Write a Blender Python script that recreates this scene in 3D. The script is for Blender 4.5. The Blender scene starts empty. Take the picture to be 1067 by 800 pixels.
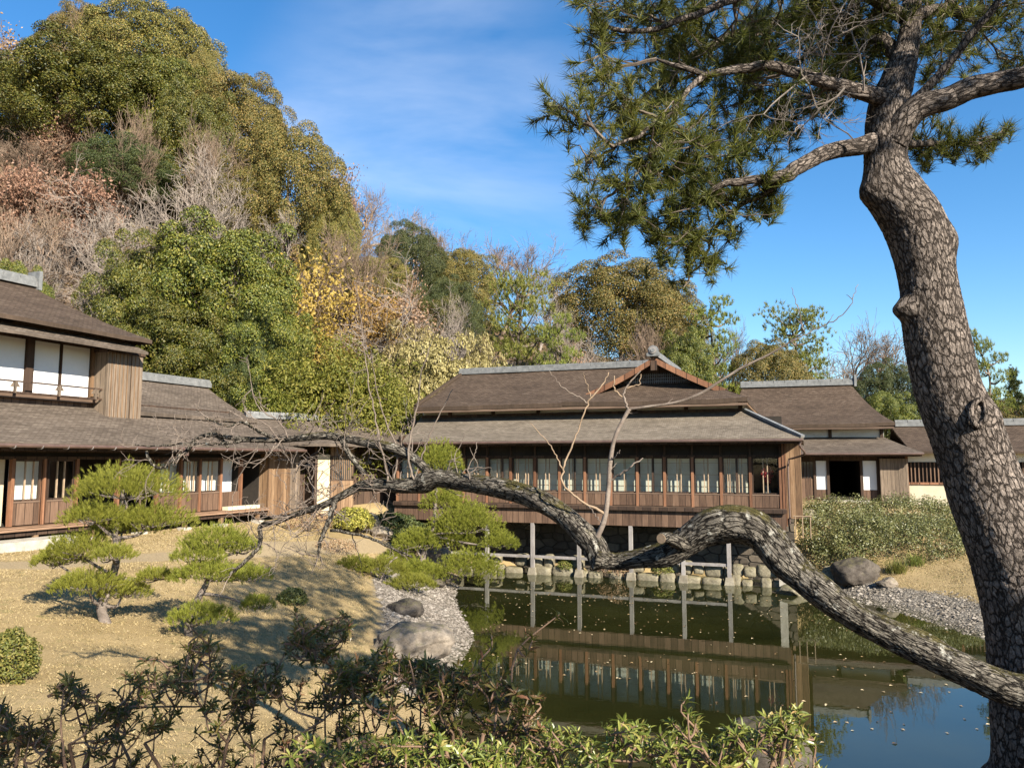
import bpy, math, random
import numpy as np
from mathutils import Vector, Matrix, noise as mnoise

S = bpy.context.scene
COL = S.collection
R = math.radians

# ------------------------------------------------------------------ camera
F_PX, CX, CY, CAM_Z, PITCH = 806.0, 533.5, 400.0, 4.3, R(5.67)
cam_data = bpy.data.cameras.new('camera')
cam_data.sensor_width = 36.0
cam_data.lens = 36.0 * F_PX / 1067.0
cam_data.clip_start = 0.05
cam_data.clip_end = 3000.0
cam = bpy.data.objects.new('camera', cam_data)
COL.objects.link(cam)
cam.location = (0, 0, CAM_Z)
cam.rotation_euler = (R(90) + PITCH, 0, 0)
S.camera = cam

# ------------------------------------------------------------------ sun, sky, exposure
SUN_AZ, SUN_EL = 145.0, 30.0          # clockwise from +Y; the sun stands behind the camera to the right
to_sun = Vector((math.sin(R(SUN_AZ)) * math.cos(R(SUN_EL)), math.cos(R(SUN_AZ)) * math.cos(R(SUN_EL)), math.sin(R(SUN_EL))))
sun_data = bpy.data.lights.new('sun', 'SUN')
sun_data.energy = 5.0
sun_data.angle = R(0.53)
sun_data.color = (1.0, 0.92, 0.78)
sun = bpy.data.objects.new('sun', sun_data)
COL.objects.link(sun)
sun.rotation_euler = to_sun.to_track_quat('Z', 'Y').to_euler()

world = bpy.data.worlds.new('World')
S.world = world
world.use_nodes = True
wn, wl = world.node_tree.nodes, world.node_tree.links
wn.clear()
w_out = wn.new('ShaderNodeOutputWorld')
w_bg = wn.new('ShaderNodeBackground')
w_bg.inputs['Strength'].default_value = 0.073
sky = wn.new('ShaderNodeTexSky')
sky.sky_type = 'NISHITA'
sky.sun_disc = False
sky.sun_elevation = R(SUN_EL)
sky.sun_rotation = R(SUN_AZ)
sky.air_density = 1.0
sky.dust_density = 0.25
sky.ozone_density = 3.0
w_hsv = wn.new('ShaderNodeHueSaturation')
w_hsv.inputs['Saturation'].default_value = 1.28
w_hsv.inputs['Value'].default_value = 1.0
wl.new(sky.outputs[0], w_hsv.inputs['Color'])
# thin cirrus: stretched noise over the view direction
w_tc = wn.new('ShaderNodeTexCoord')
w_map = wn.new('ShaderNodeMapping')
w_map.inputs['Scale'].default_value = (1.6, 1.6, 6.5)
w_map.inputs['Rotation'].default_value = (0, R(-16), R(10))
wl.new(w_tc.outputs['Generated'], w_map.inputs['Vector'])
w_nz = wn.new('ShaderNodeTexNoise')
w_nz.inputs['Scale'].default_value = 1.25
w_nz.inputs['Detail'].default_value = 6
w_nz.inputs['Roughness'].default_value = 0.52
w_nz.inputs['Distortion'].default_value = 0.5
wl.new(w_map.outputs[0], w_nz.inputs['Vector'])
w_rmp = wn.new('ShaderNodeValToRGB')
w_rmp.color_ramp.elements[0].position = 0.40
w_rmp.color_ramp.elements[0].color = (0, 0, 0, 1)
w_rmp.color_ramp.elements[1].position = 0.82
w_rmp.color_ramp.elements[1].color = (1, 1, 1, 1)
wl.new(w_nz.outputs[0], w_rmp.inputs[0])
# the cloud bank sits in one patch of sky (a direction), fading out round it
def cloud_patch(d, lo, hi):
    n = Vector(d).normalized()
    dot = wn.new('ShaderNodeVectorMath'); dot.operation = 'DOT_PRODUCT'
    dot.inputs[1].default_value = n
    nrm = wn.new('ShaderNodeVectorMath'); nrm.operation = 'NORMALIZE'
    wl.new(w_tc.outputs['Generated'], nrm.inputs[0])
    wl.new(nrm.outputs[0], dot.inputs[0])
    mr = wn.new('ShaderNodeMapRange'); mr.interpolation_type = 'SMOOTHSTEP'
    mr.inputs['From Min'].default_value = lo; mr.inputs['From Max'].default_value = hi
    wl.new(dot.outputs['Value'], mr.inputs['Value'])
    return mr.outputs[0]
pa = cloud_patch((-0.10, 1.0, 0.42), 0.968, 1.0)
pb = cloud_patch((-0.22, 1.0, 0.40), 0.985, 1.0)
w_add = wn.new('ShaderNodeMath'); w_add.operation = 'MAXIMUM'
wl.new(pa, w_add.inputs[0]); wl.new(pb, w_add.inputs[1])
w_mul = wn.new('ShaderNodeMath'); w_mul.operation = 'MULTIPLY'
wl.new(w_rmp.outputs[0], w_mul.inputs[0]); wl.new(w_add.outputs[0], w_mul.inputs[1])
w_mul2 = wn.new('ShaderNodeMath'); w_mul2.operation = 'MULTIPLY'
w_mul2.inputs[1].default_value = 0.5
wl.new(w_mul.outputs[0], w_mul2.inputs[0])
w_mix = wn.new('ShaderNodeMix'); w_mix.data_type = 'RGBA'
wl.new(w_mul2.outputs[0], w_mix.inputs[0])
wl.new(w_hsv.outputs[0], w_mix.inputs[6])
w_mix.inputs[7].default_value = (5.2, 5.6, 6.4, 1)
wl.new(w_mix.outputs[2], w_bg.inputs['Color'])
wl.new(w_bg.outputs[0], w_out.inputs['Surface'])

S.view_settings.view_transform = 'Standard'
S.view_settings.look = 'None'
S.view_settings.gamma = 1.0
S.view_settings.exposure = 1.55
S.render.engine = 'CYCLES'
S.cycles.max_bounces = 6
S.cycles.diffuse_bounces = 3
S.cycles.glossy_bounces = 3
S.cycles.transmission_bounces = 4
S.cycles.transparent_max_bounces = 6
S.cycles.caustics_reflective = False
S.cycles.caustics_refractive = False

# ------------------------------------------------------------------ picture <-> place
cp, sp = math.cos(PITCH), math.sin(PITCH)
def at(px, py, Y):
    u, v = (px - CX) / F_PX, (CY - py) / F_PX
    s = Y / (cp - v * sp)
    return Vector((u * s, Y, CAM_Z + s * (v * cp + sp)))
def on_z(px, py, z):
    u, v = (px - CX) / F_PX, (CY - py) / F_PX
    s = (z - CAM_Z) / (v * cp + sp)
    return Vector((u * s, s * (cp - v * sp), z))
def proj(p):
    x, y, z = p[0], p[1], p[2] - CAM_Z
    d = y * cp + z * sp
    return CX + F_PX * x / d, CY - F_PX * (z * cp - y * sp) / d

# ------------------------------------------------------------------ objects
def tag(o, label=None, cat=None, group=None, kind=None):
    if label: o['label'] = label
    if cat: o['category'] = cat
    if group: o['group'] = group
    if kind: o['kind'] = kind
    return o
def empty(name, loc, rz=0.0):
    o = bpy.data.objects.new(name, None)
    o.empty_display_size = 0.3
    COL.objects.link(o)
    o.location = loc
    o.rotation_euler = (0, 0, rz)
    return o
def children_of(o):
    return list(o.children)
def copy_tree(o, parent=None):
    c = o.copy()
    COL.objects.link(c)
    if parent is not None:
        c.parent = parent
    for ch in children_of(o):
        copy_tree(ch, c)
    return c

class MB:
    """collects shapes; build() links them as ONE mesh object"""
    def __init__(self):
        self.V, self.Fc, self.U, self.n, self.has_uv = [], [], [], 0, False
        self.att = None
    def add(self, V, Fc, U=None):
        V = np.asarray(V, dtype=np.float32).reshape(-1, 3)
        self.V.append(V)
        for f in Fc:
            f = np.asarray(f, dtype=np.int64)
            if f.size:
                self.Fc.append(f + self.n)
        if U is not None:
            self.has_uv = True
            self.U.append(np.asarray(U, dtype=np.float32).reshape(-1, 2))
        else:
            self.U.append(np.zeros((len(V), 2), dtype=np.float32))
        self.n += len(V)
        return self
    def box(self, x0, x1, y0, y1, z0, z1):
        V = [(x0, y0, z0), (x1, y0, z0), (x1, y1, z0), (x0, y1, z0), (x0, y0, z1), (x1, y0, z1), (x1, y1, z1), (x0, y1, z1)]
        return self.add(V, [[(0, 3, 2, 1), (4, 5, 6, 7), (0, 1, 5, 4), (1, 2, 6, 5), (2, 3, 7, 6), (3, 0, 4, 7)]])
    def bar(self, a, b, w, h=None):
        """a square bar from a to b"""
        h = h or w
        a, b = Vector(a), Vector(b)
        d = (b - a).normalized()
        s = d.cross(Vector((0, 0, 1)))
        if s.length < 1e-4: s = Vector((1, 0, 0))
        s.normalize()
        t = s.cross(d)
        s, t = s * w / 2, t * h / 2
        V = [a - s - t, a + s - t, a + s + t, a - s + t, b - s - t, b + s - t, b + s + t, b - s + t]
        return self.add([tuple(v) for v in V], [[(0, 3, 2, 1), (4, 5, 6, 7), (0, 1, 5, 4), (1, 2, 6, 5), (2, 3, 7, 6), (3, 0, 4, 7)]])
    def tube(self, pts, rad, sides=6, cap=True):
        P = np.asarray([tuple(p) for p in pts], dtype=np.float64)
        n = len(P)
        rad = np.full(n, rad) if np.isscalar(rad) else np.asarray(rad, dtype=np.float64)
        T = np.gradient(P, axis=0)
        T /= np.linalg.norm(T, axis=1)[:, None] + 1e-12
        ref = np.array([0.0, 0.0, 1.0]) if abs(T[0][2]) < 0.9 else np.array([1.0, 0.0, 0.0])
        N = np.cross(T[0], ref); N /= np.linalg.norm(N) + 1e-12
        rings = []
        ang = np.arange(sides) * 2 * np.pi / sides
        for i in range(n):
            N = N - T[i] * np.dot(N, T[i]); N /= np.linalg.norm(N) + 1e-12
            B = np.cross(T[i], N)
            rings.append(P[i] + rad[i] * (np.cos(ang)[:, None] * N + np.sin(ang)[:, None] * B))
        V = np.concatenate(rings)
        i = np.arange(n - 1)[:, None] * sides
        j = np.arange(sides)[None, :]
        k = (j + 1) % sides
        Q = np.stack([i + j, i + k, i + sides + k, i + sides + j], axis=-1).reshape(-1, 4)
        caps = []
        if cap and sides > 2:
            caps = [np.arange(sides)[::-1][None, :], (np.arange(sides) + (n - 1) * sides)[None, :]]
        return self.add(V, [Q] + caps)
    def build(self, name, mat, parent=None, smooth=False):
        me = bpy.data.meshes.new(name)
        V = np.concatenate(self.V) if self.V else np.zeros((0, 3), np.float32)
        me.vertices.add(len(V))
        me.vertices.foreach_set('co', V.ravel())
        loops = np.concatenate([f.ravel() for f in self.Fc])
        tot = np.concatenate([np.full(len(f), f.shape[1]) for f in self.Fc])
        start = np.concatenate([[0], np.cumsum(tot)[:-1]])
        me.loops.add(len(loops))
        me.loops.foreach_set('vertex_index', loops.astype(np.int32))
        me.polygons.add(len(tot))
        me.polygons.foreach_set('loop_start', start.astype(np.int32))
        me.polygons.foreach_set('loop_total', tot.astype(np.int32))
        me.polygons.foreach_set('use_smooth', np.full(len(tot), bool(smooth)))
        me.update(calc_edges=True)
        if self.has_uv:
            uv = me.uv_layers.new(name='uv')
            U = np.concatenate(self.U)
            uv.data.foreach_set('uv', U[loops].ravel())
        if self.att is not None:
            for nm, arr in self.att.items():
                a = me.attributes.new(nm, 'FLOAT', 'POINT')
                a.data.foreach_set('value', np.asarray(arr, dtype=np.float32))
        me.validate()
        if mat is not None: me.materials.append(mat)
        o = bpy.data.objects.new(name, me)
        COL.objects.link(o)
        if parent is not None: o.parent = parent
        return o

def spline(pts, n):
    """Catmull-Rom through rows of numbers"""
    P = np.asarray([tuple(p) for p in pts], dtype=np.float64)
    m = len(P)
    Pe = np.vstack([2 * P[0] - P[1], P, 2 * P[-1] - P[-2]])
    d = np.concatenate([[0], np.cumsum(np.linalg.norm(np.diff(P[:, :3], axis=0), axis=1))])
    t = np.linspace(0, d[-1], n)
    out = []
    for x in t:
        i = min(max(np.searchsorted(d, x, side='right') - 1, 0), m - 2)
        f = (x - d[i]) / max(d[i + 1] - d[i], 1e-9)
        p0, p1, p2, p3 = Pe[i], Pe[i + 1], Pe[i + 2], Pe[i + 3]
        out.append(0.5 * ((2 * p1) + (-p0 + p2) * f + (2 * p0 - 5 * p1 + 4 * p2 - p3) * f * f + (-p0 + 3 * p1 - 3 * p2 + p3) * f ** 3))
    return np.array(out)

# ------------------------------------------------------------------ materials
def new_mat(name):
    m = bpy.data.materials.new(name)
    m.use_nodes = True
    nt = m.node_tree
    nt.nodes.clear()
    out = nt.nodes.new('ShaderNodeOutputMaterial')
    return m, nt, nt.nodes, nt.links, out
def ramp(nt, fac, stops):
    r = nt.nodes.new('ShaderNodeValToRGB')
    e = r.color_ramp.elements
    e[0].position, e[0].color = stops[0][0], (*stops[0][1], 1)
    e[1].position, e[1].color = stops[-1][0], (*stops[-1][1], 1)
    for p, c in stops[1:-1]:
        k = e.new(p); k.color = (*c, 1)
    nt.links.new(fac, r.inputs[0])
    return r.outputs[0]
def noise_node(nt, vec, scale, detail=4, rough=0.55, dist=0.0):
    n = nt.nodes.new('ShaderNodeTexNoise')
    n.inputs['Scale'].default_value = scale
    n.inputs['Detail'].default_value = detail
    n.inputs['Roughness'].default_value = rough
    n.inputs['Distortion'].default_value = dist
    if vec is not None: nt.links.new(vec, n.inputs['Vector'])
    return n.outputs[0]
def mapping(nt, vec, scale, rot=(0, 0, 0)):
    m = nt.nodes.new('ShaderNodeMapping')
    m.inputs['Scale'].default_value = scale
    m.inputs['Rotation'].default_value = rot
    nt.links.new(vec, m.inputs['Vector'])
    return m.outputs[0]
def mixc(nt, fac, a, b, blend='MIX'):
    x = nt.nodes.new('ShaderNodeMix'); x.data_type = 'RGBA'; x.blend_type = blend
    for sock, v in ((0, fac), (6, a), (7, b)):
        if hasattr(v, 'links'): nt.links.new(v, x.inputs[sock])
        else: x.inputs[sock].default_value = v if sock == 0 else (*v, 1)
    return x.outputs[2]
def bump(nt, h, strength=0.4, dist=0.02):
    b = nt.nodes.new('ShaderNodeBump')
    b.inputs['Strength'].default_value = strength
    b.inputs['Distance'].default_value = dist
    nt.links.new(h, b.inputs['Height'])
    return b.outputs[0]
def math_n(nt, op, a, b=0.0):
    m = nt.nodes.new('ShaderNodeMath'); m.operation = op
    for i, v in enumerate((a, b)):
        if hasattr(v, 'links'): nt.links.new(v, m.inputs[i])
        else: m.inputs[i].default_value = v
    return m.outputs[0]
def surf(name, stops, scale=3.0, stretch=(1, 1, 1), rough=0.8, bump_s=0.3, fine=12.0, fine_amt=0.35, spec=0.3, bdist=0.01):
    """stained surface: a broad noise picks the colour, a fine one breaks it up and bumps it"""
    m, nt, N, L, out = new_mat(name)
    tc = N.new('ShaderNodeTexCoord').outputs['Object']
    v = mapping(nt, tc, stretch)
    a = noise_node(nt, v, scale, 5, 0.6, 0.3)
    b = noise_node(nt, v, scale * fine, 4, 0.65)
    mix = math_n(nt, 'ADD', math_n(nt, 'MULTIPLY', a, 1 - fine_amt), math_n(nt, 'MULTIPLY', b, fine_amt))
    c = ramp(nt, mix, stops)
    p = N.new('ShaderNodeBsdfPrincipled')
    L.new(c, p.inputs['Base Color'])
    p.inputs['Roughness'].default_value = rough
    p.inputs['Specular IOR Level'].default_value = spec
    if bump_s > 0: L.new(bump(nt, b, bump_s, bdist), p.inputs['Normal'])
    L.new(p.outputs[0], out.inputs[0])
    return m
def wood(name, dark, mid, light, plank=0.18, rough=0.75, axis='z'):
    """upright weathered boards: grain along the board, each board its own tone"""
    m, nt, N, L, out = new_mat(name)
    tc = N.new('ShaderNodeTexCoord').outputs['Object']
    st = {'z': (9, 9, 0.7), 'x': (0.7, 9, 9)}[axis]
    g = noise_node(nt, mapping(nt, tc, st), 3.0, 6, 0.65, 0.4)
    sep = N.new('ShaderNodeSeparateXYZ'); L.new(tc, sep.inputs[0])
    k = sep.outputs['X'] if axis == 'z' else sep.outputs['Z']
    k = math_n(nt, 'ADD', k, math_n(nt, 'MULTIPLY', sep.outputs['Y'], 0.77))
    fl = math_n(nt, 'FLOOR', math_n(nt, 'DIVIDE', k, plank))
    wn_ = N.new('ShaderNodeTexWhiteNoise'); wn_.noise_dimensions = '1D'
    L.new(fl, wn_.inputs['W'])
    f = math_n(nt, 'ADD', math_n(nt, 'MULTIPLY', g, 0.72), math_n(nt, 'MULTIPLY', wn_.outputs['Value'], 0.28))
    c = ramp(nt, f, [(0.25, dark), (0.5, mid), (0.78, light)])
    fr = math_n(nt, 'FRACT', math_n(nt, 'DIVIDE', k, plank))
    gap = math_n(nt, 'LESS_THAN', fr, 0.07)
    c = mixc(nt, gap, c, (dark[0] * 0.35, dark[1] * 0.35, dark[2] * 0.35))
    p = N.new('ShaderNodeBsdfPrincipled')
    L.new(c, p.inputs['Base Color'])
    p.inputs['Roughness'].default_value = rough
    p.inputs['Specular IOR Level'].default_value = 0.25
    L.new(bump(nt, g, 0.35, 0.01), p.inputs['Normal'])
    L.new(p.outputs[0], out.inputs[0])
    return m
def shingle(name, dark, mid, light, course=0.11):
    """thin bark or board shingles in courses; uv is in metres, v runs up the slope"""
    m, nt, N, L, out = new_mat(name)
    uv = N.new('ShaderNodeUVMap'); uv.uv_map = 'uv'
    br = N.new('ShaderNodeTexBrick')
    br.inputs['Scale'].default_value = 1.0
    br.inputs['Brick Width'].default_value = 0.16
    br.inputs['Row Height'].default_value = course
    br.inputs['Mortar Size'].default_value = 0.012
    br.inputs['Mortar Smooth'].default_value = 0.6
    br.inputs['Color1'].default_value = (0.0, 0.0, 0.0, 1)
    br.inputs['Color2'].default_value = (1, 1, 1, 1)
    br.inputs['Mortar'].default_value = (0.0, 0.0, 0.0, 1)
    L.new(uv.outputs[0], br.inputs['Vector'])
    n1 = noise_node(nt, mapping(nt, uv.outputs[0], (0.35, 0.9, 1)), 1.6, 7, 0.68, 0.6)
    n2 = noise_node(nt, mapping(nt, uv.outputs[0], (2.2, 13, 1)), 2.0, 5, 0.75)
    f = math_n(nt, 'ADD', math_n(nt, 'MULTIPLY', n1, 0.42), math_n(nt, 'MULTIPLY', n2, 0.46))
    f = math_n(nt, 'ADD', f, math_n(nt, 'MULTIPLY', br.outputs['Color'], 0.17))
    c = ramp(nt, f, [(0.32, dark), (0.54, mid), (0.78, light)])
    ln_ = N.new('ShaderNodeMapRange'); ln_.inputs['From Min'].default_value = .0; ln_.inputs['From Max'].default_value = .35; ln_.inputs['To Min'].default_value = .45; ln_.inputs['To Max'].default_value = 0.0
    sv0 = N.new('ShaderNodeSeparateXYZ'); L.new(uv.outputs[0], sv0.inputs[0])
    L.new(math_n(nt, 'FRACT', math_n(nt, 'DIVIDE', math_n(nt, 'ADD', sv0.outputs['Y'], math_n(nt, 'MULTIPLY', n1, .10)), course * 2.2)), ln_.inputs['Value'])
    c = mixc(nt, ln_.outputs[0], c, dark)
    p = N.new('ShaderNodeBsdfPrincipled')
    L.new(c, p.inputs['Base Color'])
    p.inputs['Roughness'].default_value = 0.9
    p.inputs['Specular IOR Level'].default_value = 0.15
    sv = N.new('ShaderNodeSeparateXYZ'); L.new(uv.outputs[0], sv.inputs[0])
    step = math_n(nt, 'FRACT', math_n(nt, 'DIVIDE', math_n(nt, 'ADD', sv.outputs['Y'], math_n(nt, 'MULTIPLY', n1, .10)), course * 2.2))
    h = math_n(nt, 'ADD', math_n(nt, 'MULTIPLY', n2, 0.6), math_n(nt, 'ADD', math_n(nt, 'MULTIPLY', br.outputs['Fac'], -0.5), math_n(nt, 'MULTIPLY', step, -1.1)))
    L.new(bump(nt, h, 0.8, 0.035), p.inputs['Normal'])
    L.new(p.outputs[0], out.inputs[0])
    return m
def leaf_mat(name, stops, trans=0.35, rough=0.55, obj_var=0.25, spec=0.3, patch=0.35, pscale=0.5):
    """each leaf (mesh island) takes its own tone; trees differ a little from one another"""
    m, nt, N, L, out = new_mat(name)
    geo = N.new('ShaderNodeNewGeometry')
    tc = N.new('ShaderNodeTexCoord').outputs['Object']
    nz = noise_node(nt, tc, pscale, 3, 0.6)
    f = math_n(nt, 'ADD', math_n(nt, 'MULTIPLY', geo.outputs['Random Per Island'], 1 - patch), math_n(nt, 'MULTIPLY', nz, patch))
    c = ramp(nt, f, stops)
    oi = N.new('ShaderNodeObjectInfo')
    hsv = N.new('ShaderNodeHueSaturation')
    L.new(c, hsv.inputs['Color'])
    L.new(math_n(nt, 'ADD', math_n(nt, 'MULTIPLY', oi.outputs['Random'], 0.03), 0.485), hsv.inputs['Hue'])
    L.new(math_n(nt, 'ADD', math_n(nt, 'MULTIPLY', oi.outputs['Random'], obj_var), 1 - obj_var / 2), hsv.inputs['Value'])
    p = N.new('ShaderNodeBsdfPrincipled')
    L.new(hsv.outputs[0], p.inputs['Base Color'])
    p.inputs['Roughness'].default_value = rough
    p.inputs['Specular IOR Level'].default_value = spec
    t = N.new('ShaderNodeBsdfTranslucent')
    L.new(hsv.outputs[0], t.inputs['Color'])
    mx = N.new('ShaderNodeMixShader')
    mx.inputs[0].default_value = trans
    L.new(p.outputs[0], mx.inputs[1]); L.new(t.outputs[0], mx.inputs[2])
    L.new(mx.outputs[0], out.inputs[0])
    return m
# ------------------------------------------------------------------ building frames (origin at a facade corner, x along it, y into the house)
class Frame:
    def __init__(self, origin, ang):
        self.o, self.a = Vector(origin), ang
        self.c, self.s = math.cos(ang), math.sin(ang)
    def w(self, x, y, z):
        return Vector((self.o.x + x * self.c - y * self.s, self.o.y + x * self.s + y * self.c, self.o.z + z))
    def x_at(self, px, y, z=4.3, lo=-40.0, hi=40.0):
        """local x of the point on the line (y, z) that sits at picture column px"""
        best = None
        for i in range(4000):
            x = lo + (hi - lo) * i / 3999
            p = self.w(x, y, z)
            if p.y < 2: continue
            e = abs(proj(p)[0] - px)
            if best is None or e < best[0]: best = (e, x)
        return best[1]
    def z_at(self, px, py, y):
        x = self.x_at(px, y)
        p = self.w(x, y, 0)
        return at(px, py, p.y).z
_a = at(815, 490, 27.0)
FM = Frame((_a.x, _a.y, 0), math.atan2(-0.353, 0.936))           # hall over the pond
FL = Frame((-13.2, 20.0, 0), math.atan2(1.0, 0.418))              # two-storey house
_c = at(936, 490, 36.0)
FR = Frame((_c.x, _c.y, 0), math.atan2(-0.30, 0.954))             # rear hall

# ------------------------------------------------------------------ the lie of the land
CP = [
    # near bank, where the viewer stands
    (0, -12, 2.9), (-8, -8, 2.8), (8, -8, 2.8), (0, 0, 2.75), (-4, 1, 2.6), (4, 1, 2.7), (0, 3.0, 2.6), (-2, 3.2, 2.5), (2, 3.2, 2.6), (3.4, 5.2, 2.36), (5.5, 5, 2.4), (9, 4, 2.4), (14, 5, 2.3),
    (0, 5.0, 2.0), (2.2, 5.8, 1.9), (4.2, 6.8, 1.5), (-2.4, 5, 2.1), (7, 7.0, 1.6),
    (0.3, 9.4, 0.25), (2.0, 8.9, 0.1), (4, 8.6, 0.05), (6, 9, 0.0), (9, 9.0, .1), (13, 9.5, .3),
    # lawn
    (-5, 4.5, 2.1), (-9, 3, 2.3), (-5.0, 7.4, 1.85), (-9, 8, 1.95), (-3.2, 8, 1.65), (-6.3, 12.1, 1.75), (-4.6, 11.8, 1.5), (-3.4, 12.3, 1.15),
    (-9.5, 14, 2.05), (-14, 12, 2.2), (-8, 17, 2.0), (-5.6, 19.5, 1.35), (-6.6, 24, 1.7), (-4.6, 22.5, 1.0),
    (-2.0, 9.0, 1.0), (-1.3, 10.6, 0.4), (-2.3, 14.2, 0.5), (-2.5, 18, 0.5), (-1.7, 16.5, 0.15), (-1.3, 19.3, 0.12), (-1.75, 21.7, 0.12), (-2.5, 25, .2), (-2.6, 27.5, 0.25), (-3.4, 24.5, .5), (-3.6, 28.5, 0.9),
    # pond bed
    (0.5, 13, -0.5), (3, 12, -0.7), (3, 16, -0.9), (6, 20, -0.9), (2, 22, -0.8), (8, 14, -0.9), (12, 13, -0.6), (0.3, 19, -0.45), (0, 25, -0.5), (8.6, 23, -0.35), (10.0, 20, -0.35), (10.5, 17, -.4),
    # right bank
    (10.9, 25.4, 0.12), (11.5, 23, 0.08), (11.7, 20, 0.08), (12.8, 17, 0.1), (15, 14, .2), (12.6, 23.5, .32), (13.4, 21, .4), (15.5, 18, .8), (11.6, 27.0, 0.55), (13.6, 25.5, 0.7), (16, 25, 1.1),
    (13, 29, 1.5), (15, 31, 2.1), (17, 30, 1.7), (20, 31, 1.9), (20, 24, 1.5), (12, 31, 1.9), (11, 34, 2.3), (16, 35, 2.35), (24, 34, 2.35), (32, 32, 2.3), (26, 24, 2.2), (30, 12, 2.4), (20, 10, 2.2),
    # level ground behind the houses
    (20, 48, 2.6), (32, 48, 2.6), (60, 40, 2.5), (8, 40, 2.6), (0, 42, 2.7), (-14, 17, 2.15), (-18, 20, 2.3), (-16, 30, 2.3), (-22, 22, 2.6), (-30, 14, 3.0), (-30, 4, 2.6), (-9.5, 30.5, 2.2), (-5, 33, 2.3),
    # the wooded hill
    (-24, 33, 4.0), (-14, 36, 4.5), (-8, 39, 4.2), (0, 46, 4.2), (8, 50, 4), (18, 55, 4.4), (30, 58, 3.6), (45, 58, 3),
    (-36, 40, 13), (-26, 43, 11.5), (-17, 46, 11.5), (-9, 48, 9), (0, 54, 7.5), (10, 58, 7.0), (20, 62, 7), (32, 66, 5.6), (46, 66, 3.6),
    (-48, 52, 26), (-36, 55, 25), (-26, 57, 22), (-17, 58, 18.5), (-9, 62, 15.5), (0, 68, 13), (10, 72, 12.5), (22, 76, 10.5), (34, 82, 9), (50, 82, 4),
    (-62, 66, 36), (-46, 68, 35), (-32, 68, 31), (-20, 68, 24), (-8, 76, 20), (6, 84, 17), (24, 92, 13), (44, 96, 7), (70, 80, 3),
    (-50, 90, 38), (-10, 100, 22), (30, 120, 12), (80, 120, 4), (-90, 60, 36), (-80, 30, 16), (-60, 10, 4), (-110, 120, 34), (0, 160, 14), (110, 60, 2.5), (70, 10, 2.5), (0, -40, 3), (-70, -30, 3), (70, -40, 3),
]
for xx in (-13.5, -10, -7, -4, -1, 0.0): # under and behind the hall by the pond
    for yy, zz in ((-0.6, -0.5), (0.9, -0.6), (1.45, -0.4), (2.3, 1.9), (5, 2.2), (9, 2.5)):
        if xx < -12 and yy < 1: zz = 0.5
        p = FM.w(xx, yy, 0); CP.append((p.x, p.y, zz))
for xx in (-6, -3, 0, 3, 6, 9):
    p = FL.w(xx, 0.2, 0); CP.append((p.x, p.y, 2.12))
CPA = np.array(CP, dtype=np.float64)
def _rbf_fit(P):
    A = np.linalg.norm(P[:, None, :2] - P[None, :, :2], axis=2)
    n = len(P)
    A += 0.0 * np.eye(n)
    B = np.hstack([np.ones((n, 1)), P[:, :2]])
    M = np.block([[A + 0.02 * np.eye(n), B], [B.T, np.zeros((3, 3))]])
    return np.linalg.solve(M, np.concatenate([P[:, 2], np.zeros(3)]))
_co = _rbf_fit(CPA)
def ground_arr(X, Y):
    X, Y = np.asarray(X, float), np.asarray(Y, float)
    sh = X.shape
    q = np.stack([X.ravel(), Y.ravel()], axis=1)
    out = np.zeros(len(q))
    for i in range(0, len(q), 20000):
        s = q[i:i + 20000]
        D = np.linalg.norm(s[:, None, :] - CPA[None, :, :2], axis=2)
        out[i:i + 20000] = D @ _co[:-3] + _co[-3] + s @ _co[-2:]
    far = np.clip((np.hypot(q[:, 0], q[:, 1] - 30) - 90) / 80, 0, 1)
    far = far * far * (3 - 2 * far)
    out = out * (1 - far) + 3.0 * far
    return np.clip(out, -1.2, 60).reshape(sh)
def ground_z(x, y):
    return float(ground_arr(np.array([x]), np.array([y]))[0])

xs = np.concatenate([[-900, -500, -300, -200, -150], np.arange(-120, -30, 4), np.arange(-30, -14, 1.0), np.arange(-14, 18, 0.25), np.arange(18, 34, 1.0), np.arange(34, 121, 4), [150, 200, 300, 500, 900]])
ys = np.concatenate([[-600, -300, -150, -80], np.arange(-60, -4, 4), np.arange(-4, 36, 0.25), np.arange(36, 70, 1.5), np.arange(70, 141, 4), [170, 220, 320, 500, 900, 1400]])
GX, GY = np.meshgrid(xs, ys)
GZ = ground_arr(GX, GY)
rng = np.random.default_rng(3)
near = (np.abs(GX) < 20) & (GY < 36) & (GY > -4)
GZ = GZ + near * (rng.normal(0, 0.012, GZ.shape))
mb = MB()
nx, ny = len(xs), len(ys)
i = np.arange(ny - 1)[:, None] * nx; j = np.arange(nx - 1)[None, :]
Q = np.stack([i + j, i + j + 1, i + nx + j + 1, i + nx + j], axis=-1).reshape(-1, 4)
mb.add(np.stack([GX.ravel(), GY.ravel(), GZ.ravel()], axis=1), [Q])
def sstep(a, b, x):
    t = np.clip((x - a) / (b - a), 0, 1); return t * t * (3 - 2 * t)
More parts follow.
